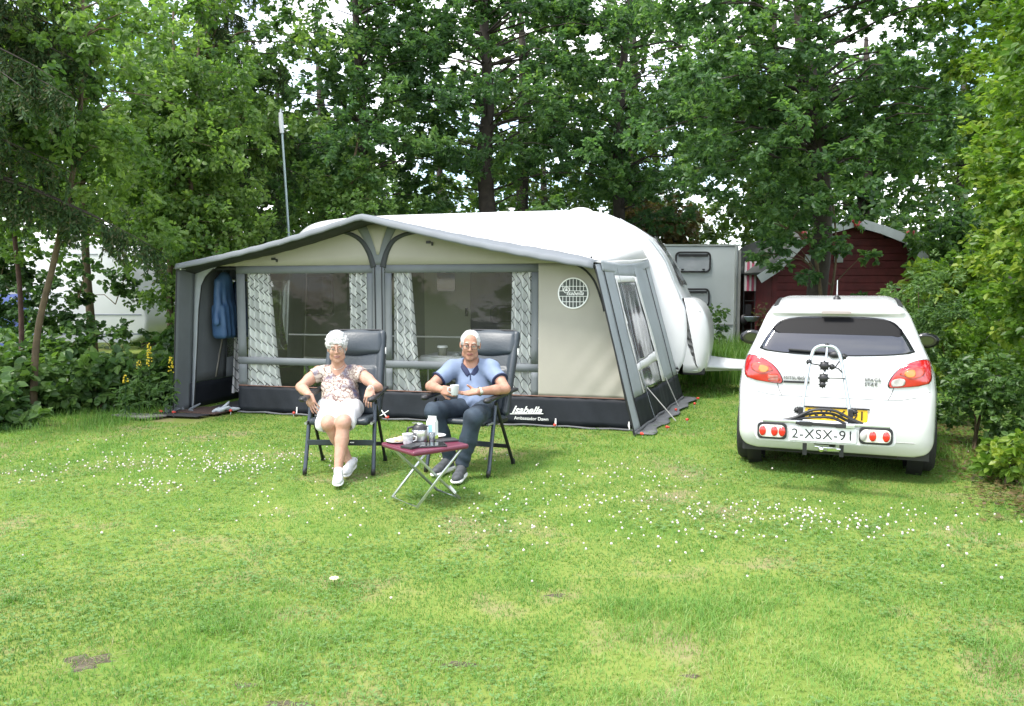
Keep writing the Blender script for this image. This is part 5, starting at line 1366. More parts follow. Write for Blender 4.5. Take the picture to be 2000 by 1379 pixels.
# watch
wd_ = (WR - ERb).normalized(); wc = WR - wd_ * .02; side_ = wd_.cross(V3(0, 0, 1)).normalized(); up_ = side_.cross(wd_)
MB().tube([wc + side_ * .034 * math.cos(a) + up_ * .034 * math.sin(a) - V3(MO[0], MO[1], 0) for a in np.linspace(0, 6.283, 24)], .0085, 8, sy=.35).build('wrist_watch', mat('watch_steel', (.62, .58, .45), .25, .9), MN)
fcM = T(*(wc - side_ * .036 * (1 if side_.y > 0 else -1) - V3(MO[0], MO[1], 0)))
MB().ball((0, 0, 0), (.015, .006, .016), 14, 8, fcM).build('watch_face', mat('watch_glass', (.35, .36, .30), .1, coat=1), MN)
# mug
mg = thing('mug', 'plain pale grey mug held in both hands by the man', 'mug', tuple(MUG), R(200))
MB().lathe([(0, .003), (.026, 0), (.029, .004), (.037, .080), (.0375, .083), (.034, .083), (.027, .008), (0, .007)], 26).build('mug_body', mat('pale_grey_glaze', (.55, .57, .58), .3), mg)
MB().lathe([(0, .070), (.033, .070)], 20).build('drink', mat('coffee', (.05, .025, .012), .1), mg)
MB().tube([(.034, 0, .066), (.056, 0, .062), (.058, 0, .036), (.031, 0, .022)], .005, 8).build('handle', mat('pale_grey_glaze', (.55, .57, .58), .3), mg)
# ================================================================ OTHER CARAVANS, CABIN, MAST
M_cv2 = mat('aged_caravan_panel', (.40, .44, .44), .5, var=.06, vscale=2)
M_cv2s = mat('aged_caravan_front', (.22, .23, .22), .55, var=.15, vscale=3)
M_wgl = mat('pale_window', (.34, .36, .38), .18, coat=.6, var=.1, vscale=2)
V2 = thing('old_caravan', 'older pale grey caravan with two stacked windows standing in the tall grass', 'caravan', (0, 17, 0), R(0))
MB().box((3.35, 1.05, 1.40), (2.85, 2.1, 2.12)).build('body', M_cv2, V2, .05, 3)
MB().box((3.35, 1.05, 2.47), (2.90, 2.14, .03)).build('roof_trim', M_alu, V2)
MB().box((4.79, 1.0, 1.36), (.05, 2.0, 2.0)).build('end_wall', M_cv2s, V2)
def win2(x0, x1, z0, z1):
    w = MB(); ring_poly(w, rrect(x0 - .035, x1 + .035, z0 - .035, z1 + .035, .10), rrect(x0, x1, z0, z1, .08), .035, T(0, -.035, 0)); fr = w.build('window', M_blk, V2)
    MB().poly(rrect(x0, x1, z0, z1, .08), .02, T(0, -.025, 0)).build('pane', M_wgl, fr)
    MB().box(((x0 + x1) / 2, -.04, z1 - .045), (x1 - x0 - .06, .015, .05)).build('blind', M_blk, fr)
    for x in (x0 + .12, x1 - .12): MB().box((x, -.04, z0 + .03), (.05, .02, .03)).build('catch', M_blk, fr)
win2(3.46, 4.14, 1.93, 2.30); win2(3.46, 4.13, 1.20, 1.53)
MB().box((3.35, -.012, .80), (2.8, .012, .02)).build('trim_strip', M_cv2s, V2)
MB().box((4.70, -.01, 1.4), (.04, .02, 2.1)).build('corner_trim', M_alu, V2)
w = MB(); ring_poly(w, rrect(.25, 1.0, 1.2, 2.0, .1), rrect(.29, .96, 1.24, 1.96, .08), .03, T(4.85, 0, 0) @ Matrix.Rotation(R(90), 4, 'Z')); fr = w.build('window', M_blk, V2)
MB().poly(rrect(.29, .96, 1.24, 1.96, .08), .02, T(4.84, 0, 0) @ Matrix.Rotation(R(90), 4, 'Z')).build('pane', M_dglass, fr)
wheel(V2, (3.0, .15, .3), .3, .18)
# clothes airer with towels and a fence behind, right of the old caravan
ra = thing('towel_rack', 'drying rack with pink striped towels beside the old grey caravan', 'drying rack', (5.02, 17.1, 0), 0)
MB().tube([(-.10, 0, 0), (-.10, 0, 2.2)], .018, 8).tube([(.14, 0, 0), (.14, 0, 2.2)], .018, 8).tube([(-.10, 0, 2.15), (.14, 0, 2.15)], .012, 6).tube([(-.10, 0, 1.3), (.14, 0, 1.3)], .012, 6).build('rack_frame', M_blk, ra)
for i in range(5):
    MB().box((-.08 + .05 * i, -.03 - .01 * (i % 2), 1.82), (.045, .012, .62)).build('towel_stripe', mat('towel_pink', (.45, .10, .16), .9) if i % 2 else mat('towel_white', (.6, .58, .58), .9), ra)
MB().box((-.02, -.03, 1.05), (.12, .10, .35)).ball((-.1, -.05, .9), (.1, .06, .12)).build('bag', M_blk, ra)
bn = thing('grey_bin', 'small grey basin hanging by the corner of the old caravan', 'basin', (4.98, 16.7, 0), 0)
MB().lathe([(.0, .88), (.10, .88), (.16, .97), (.17, .98), (.15, .98), (.09, .90)], 16).build('bowl', mat('basin_blue', (.3, .36, .42), .4), bn)
MB().tube([(0, 0, 0), (0, 0, .89)], .02, 8).build('stand', M_blk, bn)
pk_ = thing('garden_fence', 'low dark picket fence seen in the gap left of the red cabin', 'fence', (5.2, 18.8, 0), 0)
for i in range(9):
    MB().box((-.3 + i * .14, 0, .5), (.07, .02, 1.0)).build('picket', mat('fence_wood', (.10, .085, .07), .85, var=.2), pk_)
for z in (.3, .8): MB().box((.26, .02, z), (1.3, .02, .06)).build('rail', mat('fence_wood', (.10, .085, .07), .85), pk_)
fw_ = thing('parasol', 'white garden parasol far behind, in the gap left of the red cabin', 'parasol', (5.9, 21.5, 0), 0)
MB().lathe([(0, 2.35), (.35, 2.25), (.8, 2.05), (.8, 2.02), (0, 2.2)], 8).build('canopy', M_wplast, fw_)
MB().tube([(0, 0, 0), (0, 0, 2.3)], .02, 8).build('pole', M_wplast, fw_)
fl = thing('flower_tub', 'pink flowers in a dark tub in the gap left of the red cabin', 'flower tub', (5.42, 19.1, 0), 0)
MB().lathe([(0, .6), (.14, .6), (.18, 1.0), (.16, 1.0), (0, .95)], 12).build('tub', M_blk, fl); MB().tube([(0, 0, 0), (0, 0, .6)], .03, 6).build('stand', M_blk, fl)
fm = MB()
for i in range(40): fm.ball((rnd.uniform(-.17, .17), rnd.uniform(-.14, .14), rnd.uniform(1.0, 1.3)), rnd.uniform(.02, .04), 6, 4)
fm.build('blossom', mat('pink_flower', (.6, .10, .18), .7), fl)

# red cabin
CB = thing('red_cabin', 'dark red wooden cabin with pale gable boards behind the white car', 'cabin', (6.66, 16.0, 0), 0)
M_red_w = mat('red_board', (.085, .011, .013), .75, var=.25, vscale=6, bump=.25, bscale=30)
M_fasc = mat('gable_board_pale', (.36, .40, .40), .6, var=.12, vscale=5)
M_orn = mat('ornament_red', (.30, .03, .03), .6)
roofP = [(-1.75, 1.83), (-1.50, 2.02), (-1.22, 2.32), (-1.02, 2.53), (-.5, 2.73), (0, 2.86)]
def rz_(x): 
    return interp(-abs(x), [p[0] for p in roofP], [p[1] for p in roofP])
nb_ = 19
for i in range(nb_):
    z = .08 + i * .145
    if z > 2.75: break
    hw_ = 1.52
    for x in np.linspace(0, 1.52, 160):
        if rz_(x) - .05 < z + .07: hw_ = x; break
    if hw_ < .1: break
    MB().box((0, -.02 + .006 * (i % 2), z + .07), (hw_ * 2, .03, .138)).build('board', M_red_w, CB, .004, 1)
bw = MB(); out = [(-1.5, .02)] + [(p[0] * .985 if p[0] > -1.4 else -1.5, p[1] - .08) for p in roofP if p[0] > -1.55] + [(-p[0], p[1] - .08) for p in reversed(roofP) if -1.55 < p[0] < 0] + [(1.5, .02)]
bw.poly(out, 3.6, T(0, .02, 0)).build('wall', M_red_w, CB)
rfm = MB()
ends = [(x, z) for x, z in roofP] + [(-x, z) for x, z in reversed(roofP[:-1])]
for a, b_ in zip(ends[:-1], ends[1:]): rfm.bar((a[0], 1.75, a[1] + .03), (b_[0], 1.75, b_[1] + .03), 4.0, .05, up=(0, 0, 1))
rfm.build('roof', mat('roof_felt', (.06, .065, .06), .9, var=.2), CB)
fs = [(-1.85, 1.74), (-1.50, 1.97), (-1.22, 2.27), (-1.0, 2.51), (-.5, 2.70), (0, 2.84)]
for s_ in (-1, 1):
    for a, b_ in zip(fs[:-1], fs[1:]):
        MB().bar((s_ * a[0], -.30, a[1]), (s_ * b_[0], -.30, b_[1]), .03, .17, up=(0, 0, 1)).build('gable_board', M_fasc, CB)
    of = Field((s_ * 1.02 - .15, -.42, 2.45), (s_ * 1.02 + .15, -.2, 2.80), .014)
    of.cap((s_ * 1.0, -.32, 2.52), (s_ * 1.08, -.32, 2.66), .055, .05, .03); of.ell((s_ * 1.04, -.32, 2.62), (.09, .03, .06), .02)
    sdf_obj('gable_ornament', of, M_orn, CB)
of = Field((-.16, -.42, 2.7), (.16, -.2, 3.1), .014)
of.cap((0, -.33, 2.78), (0, -.33, 2.90), .055, .03, .03); of.ell((0, -.33, 2.86), (.10, .03, .06), .02)
sdf_obj('gable_ornament', of, M_orn, CB)
for x in (-.80, -.22):
    vb = MB().box((x, -.05, 2.15), (.17, .03, .16)).build('air_vent', M_fasc, CB, .006)
    sl_ = MB()
    for i in range(5): sl_.box((x, -.07, 2.09 + i * .03), (.14, .012, .010))
    sl_.build('vent_slats', mat('vent_grey', (.28, .30, .30)), vb)
MB().tube([(-.68, -.06, 2.05), (-.70, -.06, .1)], .025, 8).build('drain_pipe', mat('pipe_grey', (.3, .31, .32), .5), CB)
for x in (-1.46, 1.46): MB().box((x, -.045, 1.0), (.09, .03, 2.0)).build('corner_board', M_red_w, CB)

# left caravan behind the bushes
LC = thing('white_caravan', 'white caravan with rounded front half hidden by the bushes at far left', 'caravan', (-7.55, 16.6, 0), R(0))
lp_ = catmull([(-6.0, .45), (-6.05, 2.1), (-5.9, 2.5), (-4, 2.56), (-1.6, 2.56), (-.95, 2.50), (-.45, 2.12), (-.15, 1.5), (.02, .98), (-.04, .62), (-.3, .45)], 5)
prism_rounded(lp_, 0, 2.2, .08).build('body', mat('left_caravan_white', (.80, .81, .83), .3, coat=.3), LC)
for z, h_ in ((2.26, .02), (1.02, .025), (.62, .03)): MB().box((-3.4 if z < 2 else -3.6, -.006, z), (6.6 if z < 1.2 else 5.3, .012, h_)).build('body_line', mat('line_grey', (.25, .28, .33)), LC)
MB().box((-3.4, -.010, .52), (6.1, .012, .14)).build('lower_trim', mat('line_pale', (.5, .53, .56)), LC)
for x0 in (-5.2, -3.6):
    w = MB(); ring_poly(w, rrect(x0, x0 + 1.2, 1.35, 1.95, .1), rrect(x0 + .04, x0 + 1.16, 1.39, 1.91, .08), .03, T(0, -.03, 0)); fr = w.build('window', M_blk, LC)
    MB().poly(rrect(x0 + .04, x0 + 1.16, 1.39, 1.91, .08), .02, T(0, -.02, 0)).build('pane', M_wgl, fr)
wheel(LC, (-2.8, .1, .32), .32, .18)
TP = thing('blue_awning', 'blue awning wall beside the white caravan behind the left bushes', 'awning', (-9.6, 15.4, 0), 0)
grid_sheet('side_cloth', lambda s, t: (lerp(-1.5, .55 - .35 * t, s), .03 * math.sin(14 * s) + .3 * t, 1.45 * t), 20, 6, mat('blue_canvas', (.035, .06, .20), .8, var=.15, vscale=3), TP)
for x in (-1.5, -.5, .5): MB().bar((x, -.02, .02), (x - .3 * (x > 0), .28, 1.45), .03, .02).build('trim', mat('blue_grey_trim', (.3, .35, .5), .7), TP)
WS = thing('folded_chair', 'white folded garden chair low behind the left bushes', 'garden chair', (-8.6, 13.4, 0), R(20))
for x in (-.22, .22): MB().bar((x, 0, 0), (x, .25, .9), .03, .03).build('side_frame', M_wplast, WS)
for i in range(7): MB().box((0, .04 + .03 * i, .16 + .10 * i), (.44, .02, .05)).build('slat', M_wplast, WS)
# mast with white head
MS = thing('mast', 'slim grey pole with a white head rising behind the awning', 'mast', (-3.75, 13.6, 0), 0)
MB().tube([(0.06, 0, 0), (0, 0, 2.6), (-.07, 0, 4.18)], [.024, .020, .018], 10).build('pole', mat('galvanised', (.26, .33, .34), .5, .3), MS)
MB().tube([(-.07, 0, 4.13), (-.08, 0, 4.30), (-.085, 0, 4.46)], [.034, .040, .034], 12).build('head', mat('mast_white', (.42, .45, .46), .4), MS)
MB().tube([(-.085, 0, 4.44), (-.085, 0, 4.52)], .015, 8).build('bracket', mat('mast_white', (.42, .45, .46), .4), MS)
# ================================================================ VEGETATION
G = np.random.default_rng(11)
def leaf_mesh(P, D, N, L_, W_, kind=4):
    """P base points, D direction, N normals; returns V,F(quads) ; kind 4: six-point leaf in two quads, 1: rhombus quad"""
    X = np.cross(D, N); X /= np.linalg.norm(X, axis=1)[:, None] + 1e-9; Nn = np.cross(X, D)
    L_ = L_[:, None]; W_ = W_[:, None]; n = len(P)
    if kind == 4:
        pts = [P, P + D * L_ * .30 - X * W_ * .46 + Nn * W_ * .12, P + D * L_ * .68 - X * W_ * .40 + Nn * W_ * .10, P + D * L_ - Nn * L_ * .08,
               P + D * L_ * .68 + X * W_ * .40 + Nn * W_ * .10, P + D * L_ * .30 + X * W_ * .46 + Nn * W_ * .12]
        V = np.stack(pts, 1).reshape(-1, 3); b = (np.arange(n) * 6)[:, None]
        F = np.concatenate([b + np.array([0, 1, 2, 3]), b + np.array([0, 3, 4, 5])], 1).reshape(-1, 4); rep = 2
    else:
        pts = [P, P + D * L_ * .5 - X * W_ * .5, P + D * L_, P + D * L_ * .5 + X * W_ * .5]
        V = np.stack(pts, 1).reshape(-1, 3); b = (np.arange(n) * 4)[:, None]; F = b + np.array([0, 1, 2, 3]); rep = 1
    return V, F, rep
def unit(v): return v / (np.linalg.norm(v, axis=-1, keepdims=True) + 1e-9)
def foliage(name, clumps, per, size, m, parent=None, flat=.5, kind=4, asp=.62, twigs=9, droop=.15, seed=0, tint0=(.2, .8), squash=.6, tw_len=.35, jit=.07):
    """clumps: array (n,4) x,y,z,r. leaves sit along short twigs that fan out inside each clump"""
    g = np.random.default_rng(seed); C_ = np.array(clumps, float); nc = len(C_)
    nt_ = nc * twigs; ci = np.repeat(np.arange(nc), twigs); r = C_[ci, 3]
    d = unit(g.normal(size=(nt_, 3))); d[:, 2] *= squash
    rad = r[:, None] * (g.random((nt_, 1)) ** .45)
    tp = C_[ci, :3] + d * rad
    td = unit(d + g.normal(size=(nt_, 3)) * .5 + np.array([0, 0, -droop])); tl = r * tw_len * (.6 + .8 * g.random(nt_))
    ctint = g.uniform(*tint0, nc)
    npl = max(1, per // twigs); ti = np.repeat(np.arange(nt_), npl); n = len(ti)
    q = g.random(n)
    P = tp[ti] + td[ti] * (tl[ti] * q)[:, None] + g.normal(size=(n, 3)) * jit * np.minimum(r[ti], .6)[:, None]
    D = unit(td[ti] * .6 + g.normal(size=(n, 3)) * np.array([1, 1, .5]) * .8 + np.array([0, 0, -droop]))
    N = unit(g.normal(size=(n, 3)) * (1 - flat) + np.array([0, 0, 1.0]) * flat + np.array([0, -.25, 0]))
    s = size * (.65 + .7 * g.random(n))
    V, F, rep = leaf_mesh(P, D, N, s, s * asp, kind)
    tint = np.clip(ctint[ci[ti]] + g.normal(size=n) * .16, 0, 1)
    return np_obj(name, V, F, m, parent, False, np.repeat(tint, rep))
def bark(name, base, var=.3): return mat(name, base, .9, var=var, vscale=9, bump=.8, bscale=24)
M_bark = bark('oak_bark', (.042, .034, .027)); M_birch = bark('young_birch_bark', (.105, .078, .045)); M_redbark = bark('pine_bark', (.065, .035, .026))
def limbs(parent, root_pts, r0, clumps, m, name='branches', every=1, seed=0, thick=.03):
    """branches from the nearest suitable trunk point to each clump"""
    g = random.Random(seed); mb = MB(); rp = [Vector(p) for p in root_pts]
    for i, c_ in enumerate(clumps):
        if i % every: continue
        c_v = Vector(c_[:3]); best = min(rp, key=lambda p: (p - c_v).length + (2.0 if p.z > c_v.z else 0))
        L_ = (c_v - best).length
        if L_ > 3.2 or (len(clumps) > 20 and g.random() < .35): continue
        mid = best.lerp(c_v, .35) + Vector((g.uniform(-.12, .12), g.uniform(-.1, .1), .12)) * L_; mid2 = best.lerp(c_v, .7) + Vector((g.uniform(-.1, .1), g.uniform(-.1, .1), .10)) * L_
        t_ = min(thick, .006 + .008 * L_)
        mb.tube([best, mid, mid2, c_v], [t_, t_ * .75, t_ * .45, t_ * .2], 5, cap=False)
    if len(clumps) > 4 and mb.v: return mb.build(name, m, parent)
def trunk(parent, pts, rs, m, seg=10, name='trunk'):
    P = catmull(pts, 6); n = len(P); rr = [interp(i / (n - 1), np.linspace(0, 1, len(rs)), rs) * (1 + .05 * math.sin(3.1 * i)) for i in range(n)]
    return MB().tube([tuple(p) for p in P], rr, seg).build(name, m, parent), P

Lm_oak = leaf_mat('oak_leaf', [(.042, .092, .040), (.064, .136, .054), (.096, .185, .066), (.15, .25, .075)], .54)
Lm_birch = leaf_mat('birch_leaf', [(.058, .125, .032), (.095, .175, .045), (.14, .23, .058), (.20, .29, .08)], .52)
Lm_hedge = leaf_mat('beech_leaf', [(.055, .125, .016), (.090, .180, .022), (.14, .24, .032), (.25, .32, .05)], .45)
Lm_bram = leaf_mat('bramble_leaf', [(.036, .085, .026), (.06, .125, .036), (.09, .17, .045), (.13, .22, .055)], .38)
Lm_far = leaf_mat('far_leaf', [(.035, .080, .022), (.055, .11, .028), (.09, .155, .035), (.16, .21, .05)], .45)
Lm_spruce = leaf_mat('spruce_needles', [(.022, .050, .020), (.038, .078, .026), (.056, .10, .034), (.09, .085, .045)], .22, .6, .2)
Lm_brown = leaf_mat('rust_leaf', [(.12, .09, .045), (.16, .11, .05), (.10, .12, .05), (.2, .14, .07)], .4)

def sphere_clumps(n, c_, rad, r, g, shell=.55, zmin=-9):
    out = []
    while len(out) < n:
        d = g.normal(size=3); d /= np.linalg.norm(d); q = shell + (1 - shell) * g.random()
        p = np.array(c_) + d * np.array(rad) * q * (.85 + .3 * g.random())
        if p[2] > zmin: out.append((*p, r * g.uniform(.7, 1.3)))
    return out
def tree(name, label, loc, tpts, trs, crown_c, crown_r, ncl, per, lsize, lm, bm, seed, clr=.6, cat='tree', group=None, kind=4, extra=None, shell=.35, zmin=1.0, every=1, keep=None, **kw):
    t = thing(name, label, cat, loc, 0, group); g = np.random.default_rng(seed)
    tr, P = trunk(t, tpts, trs, bm)
    cl = sphere_clumps(ncl, crown_c, crown_r, clr, g, shell, zmin)
    if extra: cl += extra
    if keep: cl = [c_ for c_ in cl if keep(c_[0] + loc[0], c_[1] + loc[1], c_[2])]
    limbs(t, P[len(P) // 4:], .03, cl, bm, every=every, seed=seed)
    foliage('crown', cl, per, lsize, lm, t, kind=kind, seed=seed + 1, **kw)
    return t
# broad gaps where the photograph shows open sky between the crowns (openings between neighbouring crowns, all the way through)
GAPS = [(.178, .168, .030, .014), (.16, .26, .02, .02), (-.015, .20, .03, .022), (-.25, .265, .022, .03), (-.21, .21, .02, .03), (-.30, .33, .03, .03), (-.37, .31, .025, .025), (-.07, .20, .02, .02),
        (.10, .29, .03, .02), (.065, .225, .02, .02), (.40, .28, .03, .02), (.02, .30, .02, .03), (.30, .36, .03, .02), (-.20, .33, .02, .03), (.22, .29, .02, .02), (-.06, .12, .02, .02), (.13, .35, .03, .02)]
def keep_open(x, y, z):
    a, e_ = x / y, (z - 1.54) / y
    for ga, ge, wa, we in GAPS:
        if ((a - ga) / wa / .9) ** 2 + ((e_ - ge) / we) ** 2 < 1: return False
    return True

# the three main oaks
tree('oak_tree', 'tall dark oak with forked trunk standing centre behind the caravan', (-.45, 17.2, 0),
     [(.1, 0, 0), (0, 0, 2.2), (-.12, 0, 4.2), (-.05, 0, 5.6), (-.15, .1, 7.5), (-.1, .2, 9.5)], [.24, .20, .17, .13, .09, .04], (.2, 0, 6.2), (3.6, 2.4, 3.6), 190, 290, .092, Lm_oak, M_bark, 21, .48, kind=4, keep=keep_open, squash=.5)
tree('oak_tree', 'large oak with straight dark trunk between the old caravan and the red cabin', (5.05, 13.5, 0),
     [(.02, 0, 0), (.05, 0, 1.4), (.12, 0, 2.6), (-.05, 0, 4.4), (-.32, 0, 5.8), (-.3, .1, 8)], [.19, .165, .15, .15, .12, .05], (-.3, -.1, 5.2), (3.3, 2.3, 2.9), 215, 285, .087, Lm_oak, M_bark, 33, .42, keep=lambda x, y, z: keep_open(x, y, z) and not (z < 3.45 if x > 5.3 else z < 3.05 if x > 4.6 else z < 2.85) , squash=.5)
tree('oak_tree', 'dark leafy oak left of centre behind the awning', (-3.0, 16.2, 0),
     [(.2, 0, 0), (.1, 0, 2), (.15, 0, 3.6), (0, 0, 5.5), (-.1, 0, 8)], [.17, .15, .12, .09, .04], (0, 0, 5.4), (2.6, 1.9, 3.4), 150, 290, .092, Lm_oak, M_bark, 45, .46, keep=keep_open, squash=.5)
tree('oak_tree', 'dark oak reaching over the gap behind the caravan nose', (2.4, 18.5, 0),
     [(.2, 0, 0), (.1, 0, 2), (0, 0, 4.6), (.1, 0, 6.5), (.3, 0, 9)], [.18, .15, .12, .09, .04], (.3, 0, 6.0), (2.6, 2.0, 3.6), 125, 270, .098, Lm_oak, M_bark, 57, .5, keep=keep_open, squash=.5)
# low branch in front of the old caravan and small leafy sprays before the cabin
lb = thing('young_oak', 'thin young oak with light leafy sprays in front of the red cabin', 'tree', (5.75, 14.6, 0))
trunk(lb, [(.05, 0, 0), (.02, 0, 1.2), (.1, 0, 2.2), (.0, 0, 3.2)], [.03, .025, .02, .01], M_birch)
sp = [(-.45, -.1, 1.75, .2), (.25, 0, 2.25, .22), (.6, 0, 1.4, .14), (-.95, -.2, 2.0, .2), (.6, -.1, 2.15, .2), (.75, 0, 1.2, .18), (-1.0, 0, 2.45, .25), (.3, 0, 2.8, .25)]
limbs(lb, [(.02, 0, 1.0), (.05, 0, 1.6), (.1, 0, 2.2), (0, 0, 2.9)], .01, sp, M_birch, thick=.012); foliage('crown', sp, 110, .10, Lm_oak, lb, seed=5, squash=.5)
br = thing('oak_sapling', 'leafy oak sapling hanging over the roof edge of the old grey caravan', 'tree', (4.3, 13.0, 0))
trunk(br, [(.9, .4, 0), (.8, .3, 1.4), (.5, .1, 2.3), (-.1, 0, 2.6)], [.035, .03, .02, .008], M_birch)
sp = [(-.32, 0, 2.08, .17), (-.12, 0, 2.2, .2), (.1, 0, 2.28, .22), (.32, 0, 2.45, .28), (.0, 0, 2.55, .28), (.55, 0, 2.6, .3), (.62, 0, 2.1, .2), (.5, 0, 1.75, .18), (-.25, 0, 2.75, .3), (.35, 0, 2.9, .35), (.85, 0, 2.35, .25)]
limbs(br, [(.7, .2, 1.8), (.5, .1, 2.3), (.1, 0, 2.5)], .01, sp, M_birch, thick=.012); foliage('crown', sp, 130, .10, Lm_oak, br, seed=6, squash=.5)

# birches and thin trees on the left
def birch(label, loc, tp, rs, cc, cr, ncl, seed, per=230, ls=.075, clr=.42, bm=None, keep=None, **kw):
    return tree('birch_tree', label, loc, tp, rs, cc, cr, ncl, per, ls, Lm_birch, bm or M_birch, seed, clr, keep=keep, zmin=.9, kind=4, asp=.75, droop=.35, jit=.10, **kw)
birch('young birch with leaning tan trunk at far left in front of the white caravan', (-5.95, 9.9, 0), [(.0, 0, 0), (.1, 0, 1.0), (.40, 0, 2.1), (.72, 0, 3.5), (.85, 0, 5.4)], [.046, .040, .035, .028, .012], (.55, .1, 3.8), (1.5, 1.0, 2.0), 50, 61, keep=lambda x, y, z: not (x < -5.2 and z < 2.6 and y < 12) )
birch('slim birch with reddish stem left of the awning corner', (-5.35, 12.6, 0), [(0, 0, 0), (.0, 0, 1.6), (.12, 0, 3.2), (.2, 0, 5.8)], [.05, .045, .035, .015], (.15, 0, 3.4), (1.15, 1.0, 2.3), 60, 63)
birch('bright leafy birch rising left of the awning roof', (-4.95, 12.8, 0), [(.1, 0, 0), (.0, 0, 1.6), (-.1, 0, 3.2), (.1, 0, 5.4)], [.06, .05, .035, .015], (-.1, 0, 3.2), (1.15, .9, 1.9), 62, 65, keep=keep_open)
birch('tall birch with loose pale crown against the sky at upper left', (-5.3, 14.6, 0), [(.1, 0, 0), (.0, 0, 2.6), (-.1, 0, 5.2), (.1, 0, 8.4)], [.09, .07, .05, .02], (.2, 0, 6.0), (1.9, 1.4, 2.8), 62, 67, ls=.09, clr=.5, keep=keep_open)
birch('birch with reddish stem among the bushes at the left edge', (-6.9, 10.9, 0), [(.2, 0, 0), (.25, 0, 1.4), (.2, 0, 3.0), (.4, 0, 5.2)], [.036, .032, .026, .015], (.1, 0, 3.9), (1.3, 1.0, 1.9), 50, 69, bm=M_redbark)
birch('bushy birch filling the space behind the far left caravan roof', (-8.0, 15.0, 0), [(.2, 0, 0), (.1, 0, 2), (.1, 0, 4.2), (.2, 0, 7)], [.08, .07, .05, .02], (0, 0, 4.8), (2.4, 1.2, 2.4), 60, 71, ls=.09, clr=.5, keep=lambda x, y, z: z > 2.7)
birch('pale green birch behind the left end of the awning', (-2.9, 15.0, 0), [(.1, 0, 0), (.0, 0, 2), (-.1, 0, 3.2), (.1, 0, 4.4)], [.06, .05, .035, .015], (-.2, 0, 2.9), (.95, .7, 1.0), 34, 73, keep=keep_open)

# spruces: drooping branch curtains at upper left
def spruce(label, loc, h, spread, seed, z0=2.2, nbr=46, bm=M_bark, az=None):
    t = thing('spruce_tree', label, 'tree', loc, 0, None); g = random.Random(seed); gn = np.random.default_rng(seed)
    trunk(t, [(0, 0, 0), (.03, 0, h * .4), (0, 0, h)], [.17, .13, .03], bm)
    mb = MB(); P = []; D = []; 
    for i in range(nbr):
        z = lerp(z0, h - .3, i / nbr) + g.uniform(-.1, .1); a = g.uniform(*az) if az else g.uniform(0, 2 * math.pi)
        L_ = spread * (1 - .6 * (z - z0) / (h - z0)) * g.uniform(.7, 1.1)
        pts = [Vector((math.cos(a) * L_ * q, math.sin(a) * L_ * q, z - L_ * (.10 * q + .30 * q * q) + .10 * L_ * max(0, q - .7))) for q in np.linspace(0, 1, 7)]
        mb.tube(pts, [.022, .018, .015, .012, .009, .006, .003], 5, cap=False)
        for k in range(int(30 * L_ / 1.6)):
            q = g.uniform(.15, 1); s = q * 6; j_ = min(5, int(s)); p = pts[j_].lerp(pts[j_ + 1], s - j_)
            hl = g.uniform(.18, .55) * (1.15 - .4 * q); sw = Vector((g.uniform(-.25, .25), g.uniform(-.25, .25), -1)).normalized()
            n = int(hl * 150)
            qq = gn.random(n); base = np.array(p)[None] + np.array(sw)[None] * (hl * qq)[:, None]
            dd = unit(gn.normal(size=(n, 3)) * .55 + np.array(sw)[None] * .8)
            P.append(base); D.append(dd)
    mb.build('branches', bm, t)
    P = np.concatenate(P); D = np.concatenate(D); n = len(P); N = unit(gn.normal(size=(n, 3)))
    V, F, rep = leaf_mesh(P, D, N, np.full(n, .070) * gn.uniform(.7, 1.3, n), np.full(n, .021), 1)
    np_obj('needles', V, F, Lm_spruce, t, False, gn.random(n))
    return t
spruce('dark spruce with long drooping branches at the upper left edge', (-6.7, 9.2, 0), 7.5, 2.5, 5, z0=2.9, nbr=44, az=(-1.4, 1.0))
spruce('dark spruce with hanging brown twigs behind the birches left of the mast', (-5.9, 15.6, 0), 9.0, 2.6, 8, z0=2.9, nbr=40, az=(-1.9, 1.1))

# hedge at the right: a row of beeches grown together, each a tree
hd = Vector((math.sin(R(20)), math.cos(R(20)), 0)); hn = Vector((hd.y, -hd.x, 0))
M_bee = bark('beech_bark', (.11, .105, .09))
hlabs = ['beech at the near end of the right hedge, cut off by the photo edge', 'second beech of the right hedge, beside the rear of the white car', 'third beech of the right hedge, beside the car mirror', 'beech at the far end of the right hedge, reaching over the cabin side']
hpos = [(4.62, 5.9), (4.98, 7.5), (5.9, 9.4), (6.75, 11.4)]
for i, (x, y) in enumerate(hpos):
    g = np.random.default_rng(90 + i); t = thing('beech_tree', hlabs[i], 'hedge tree', (x, y, 0), 0, 'beeches of the right hedge')
    tr, P = trunk(t, [(.35, .2, 0), (.40, .2, 2.2), (.5, .2, 5.4)], [.09, .07, .02], M_bee)
    cl = []
    n = [185, 175, 135, 105][i]
    for k in range(n):
        al = g.uniform(-1.05, 1.05); z = g.uniform(.35, 5.6 if i < 2 else 6.2)
        dep = g.random() ** 1.6 * .8 - .1
        bulge = .16 * math.sin(1.3 * z + i) + .12 * math.sin(3.1 * z + 2 * al) - .14 * max(0, z - 2.6) + (.30 if z < .7 else 0)
        p = hd * al + hn * (dep + bulge)
        cl.append((p.x, p.y, z, g.uniform(.17, .30)))
    limbs(t, P[4:], .02, cl, M_bee, every=3, thick=.02)
    foliage('crown', cl, [120, 120, 110, 110][i], [.072, .076, .085, .095][i], Lm_hedge, t, flat=.62, kind=4, asp=.68, seed=91 + i, twigs=10, droop=.12, squash=.45, tw_len=.6, tint0=(.15, .85))
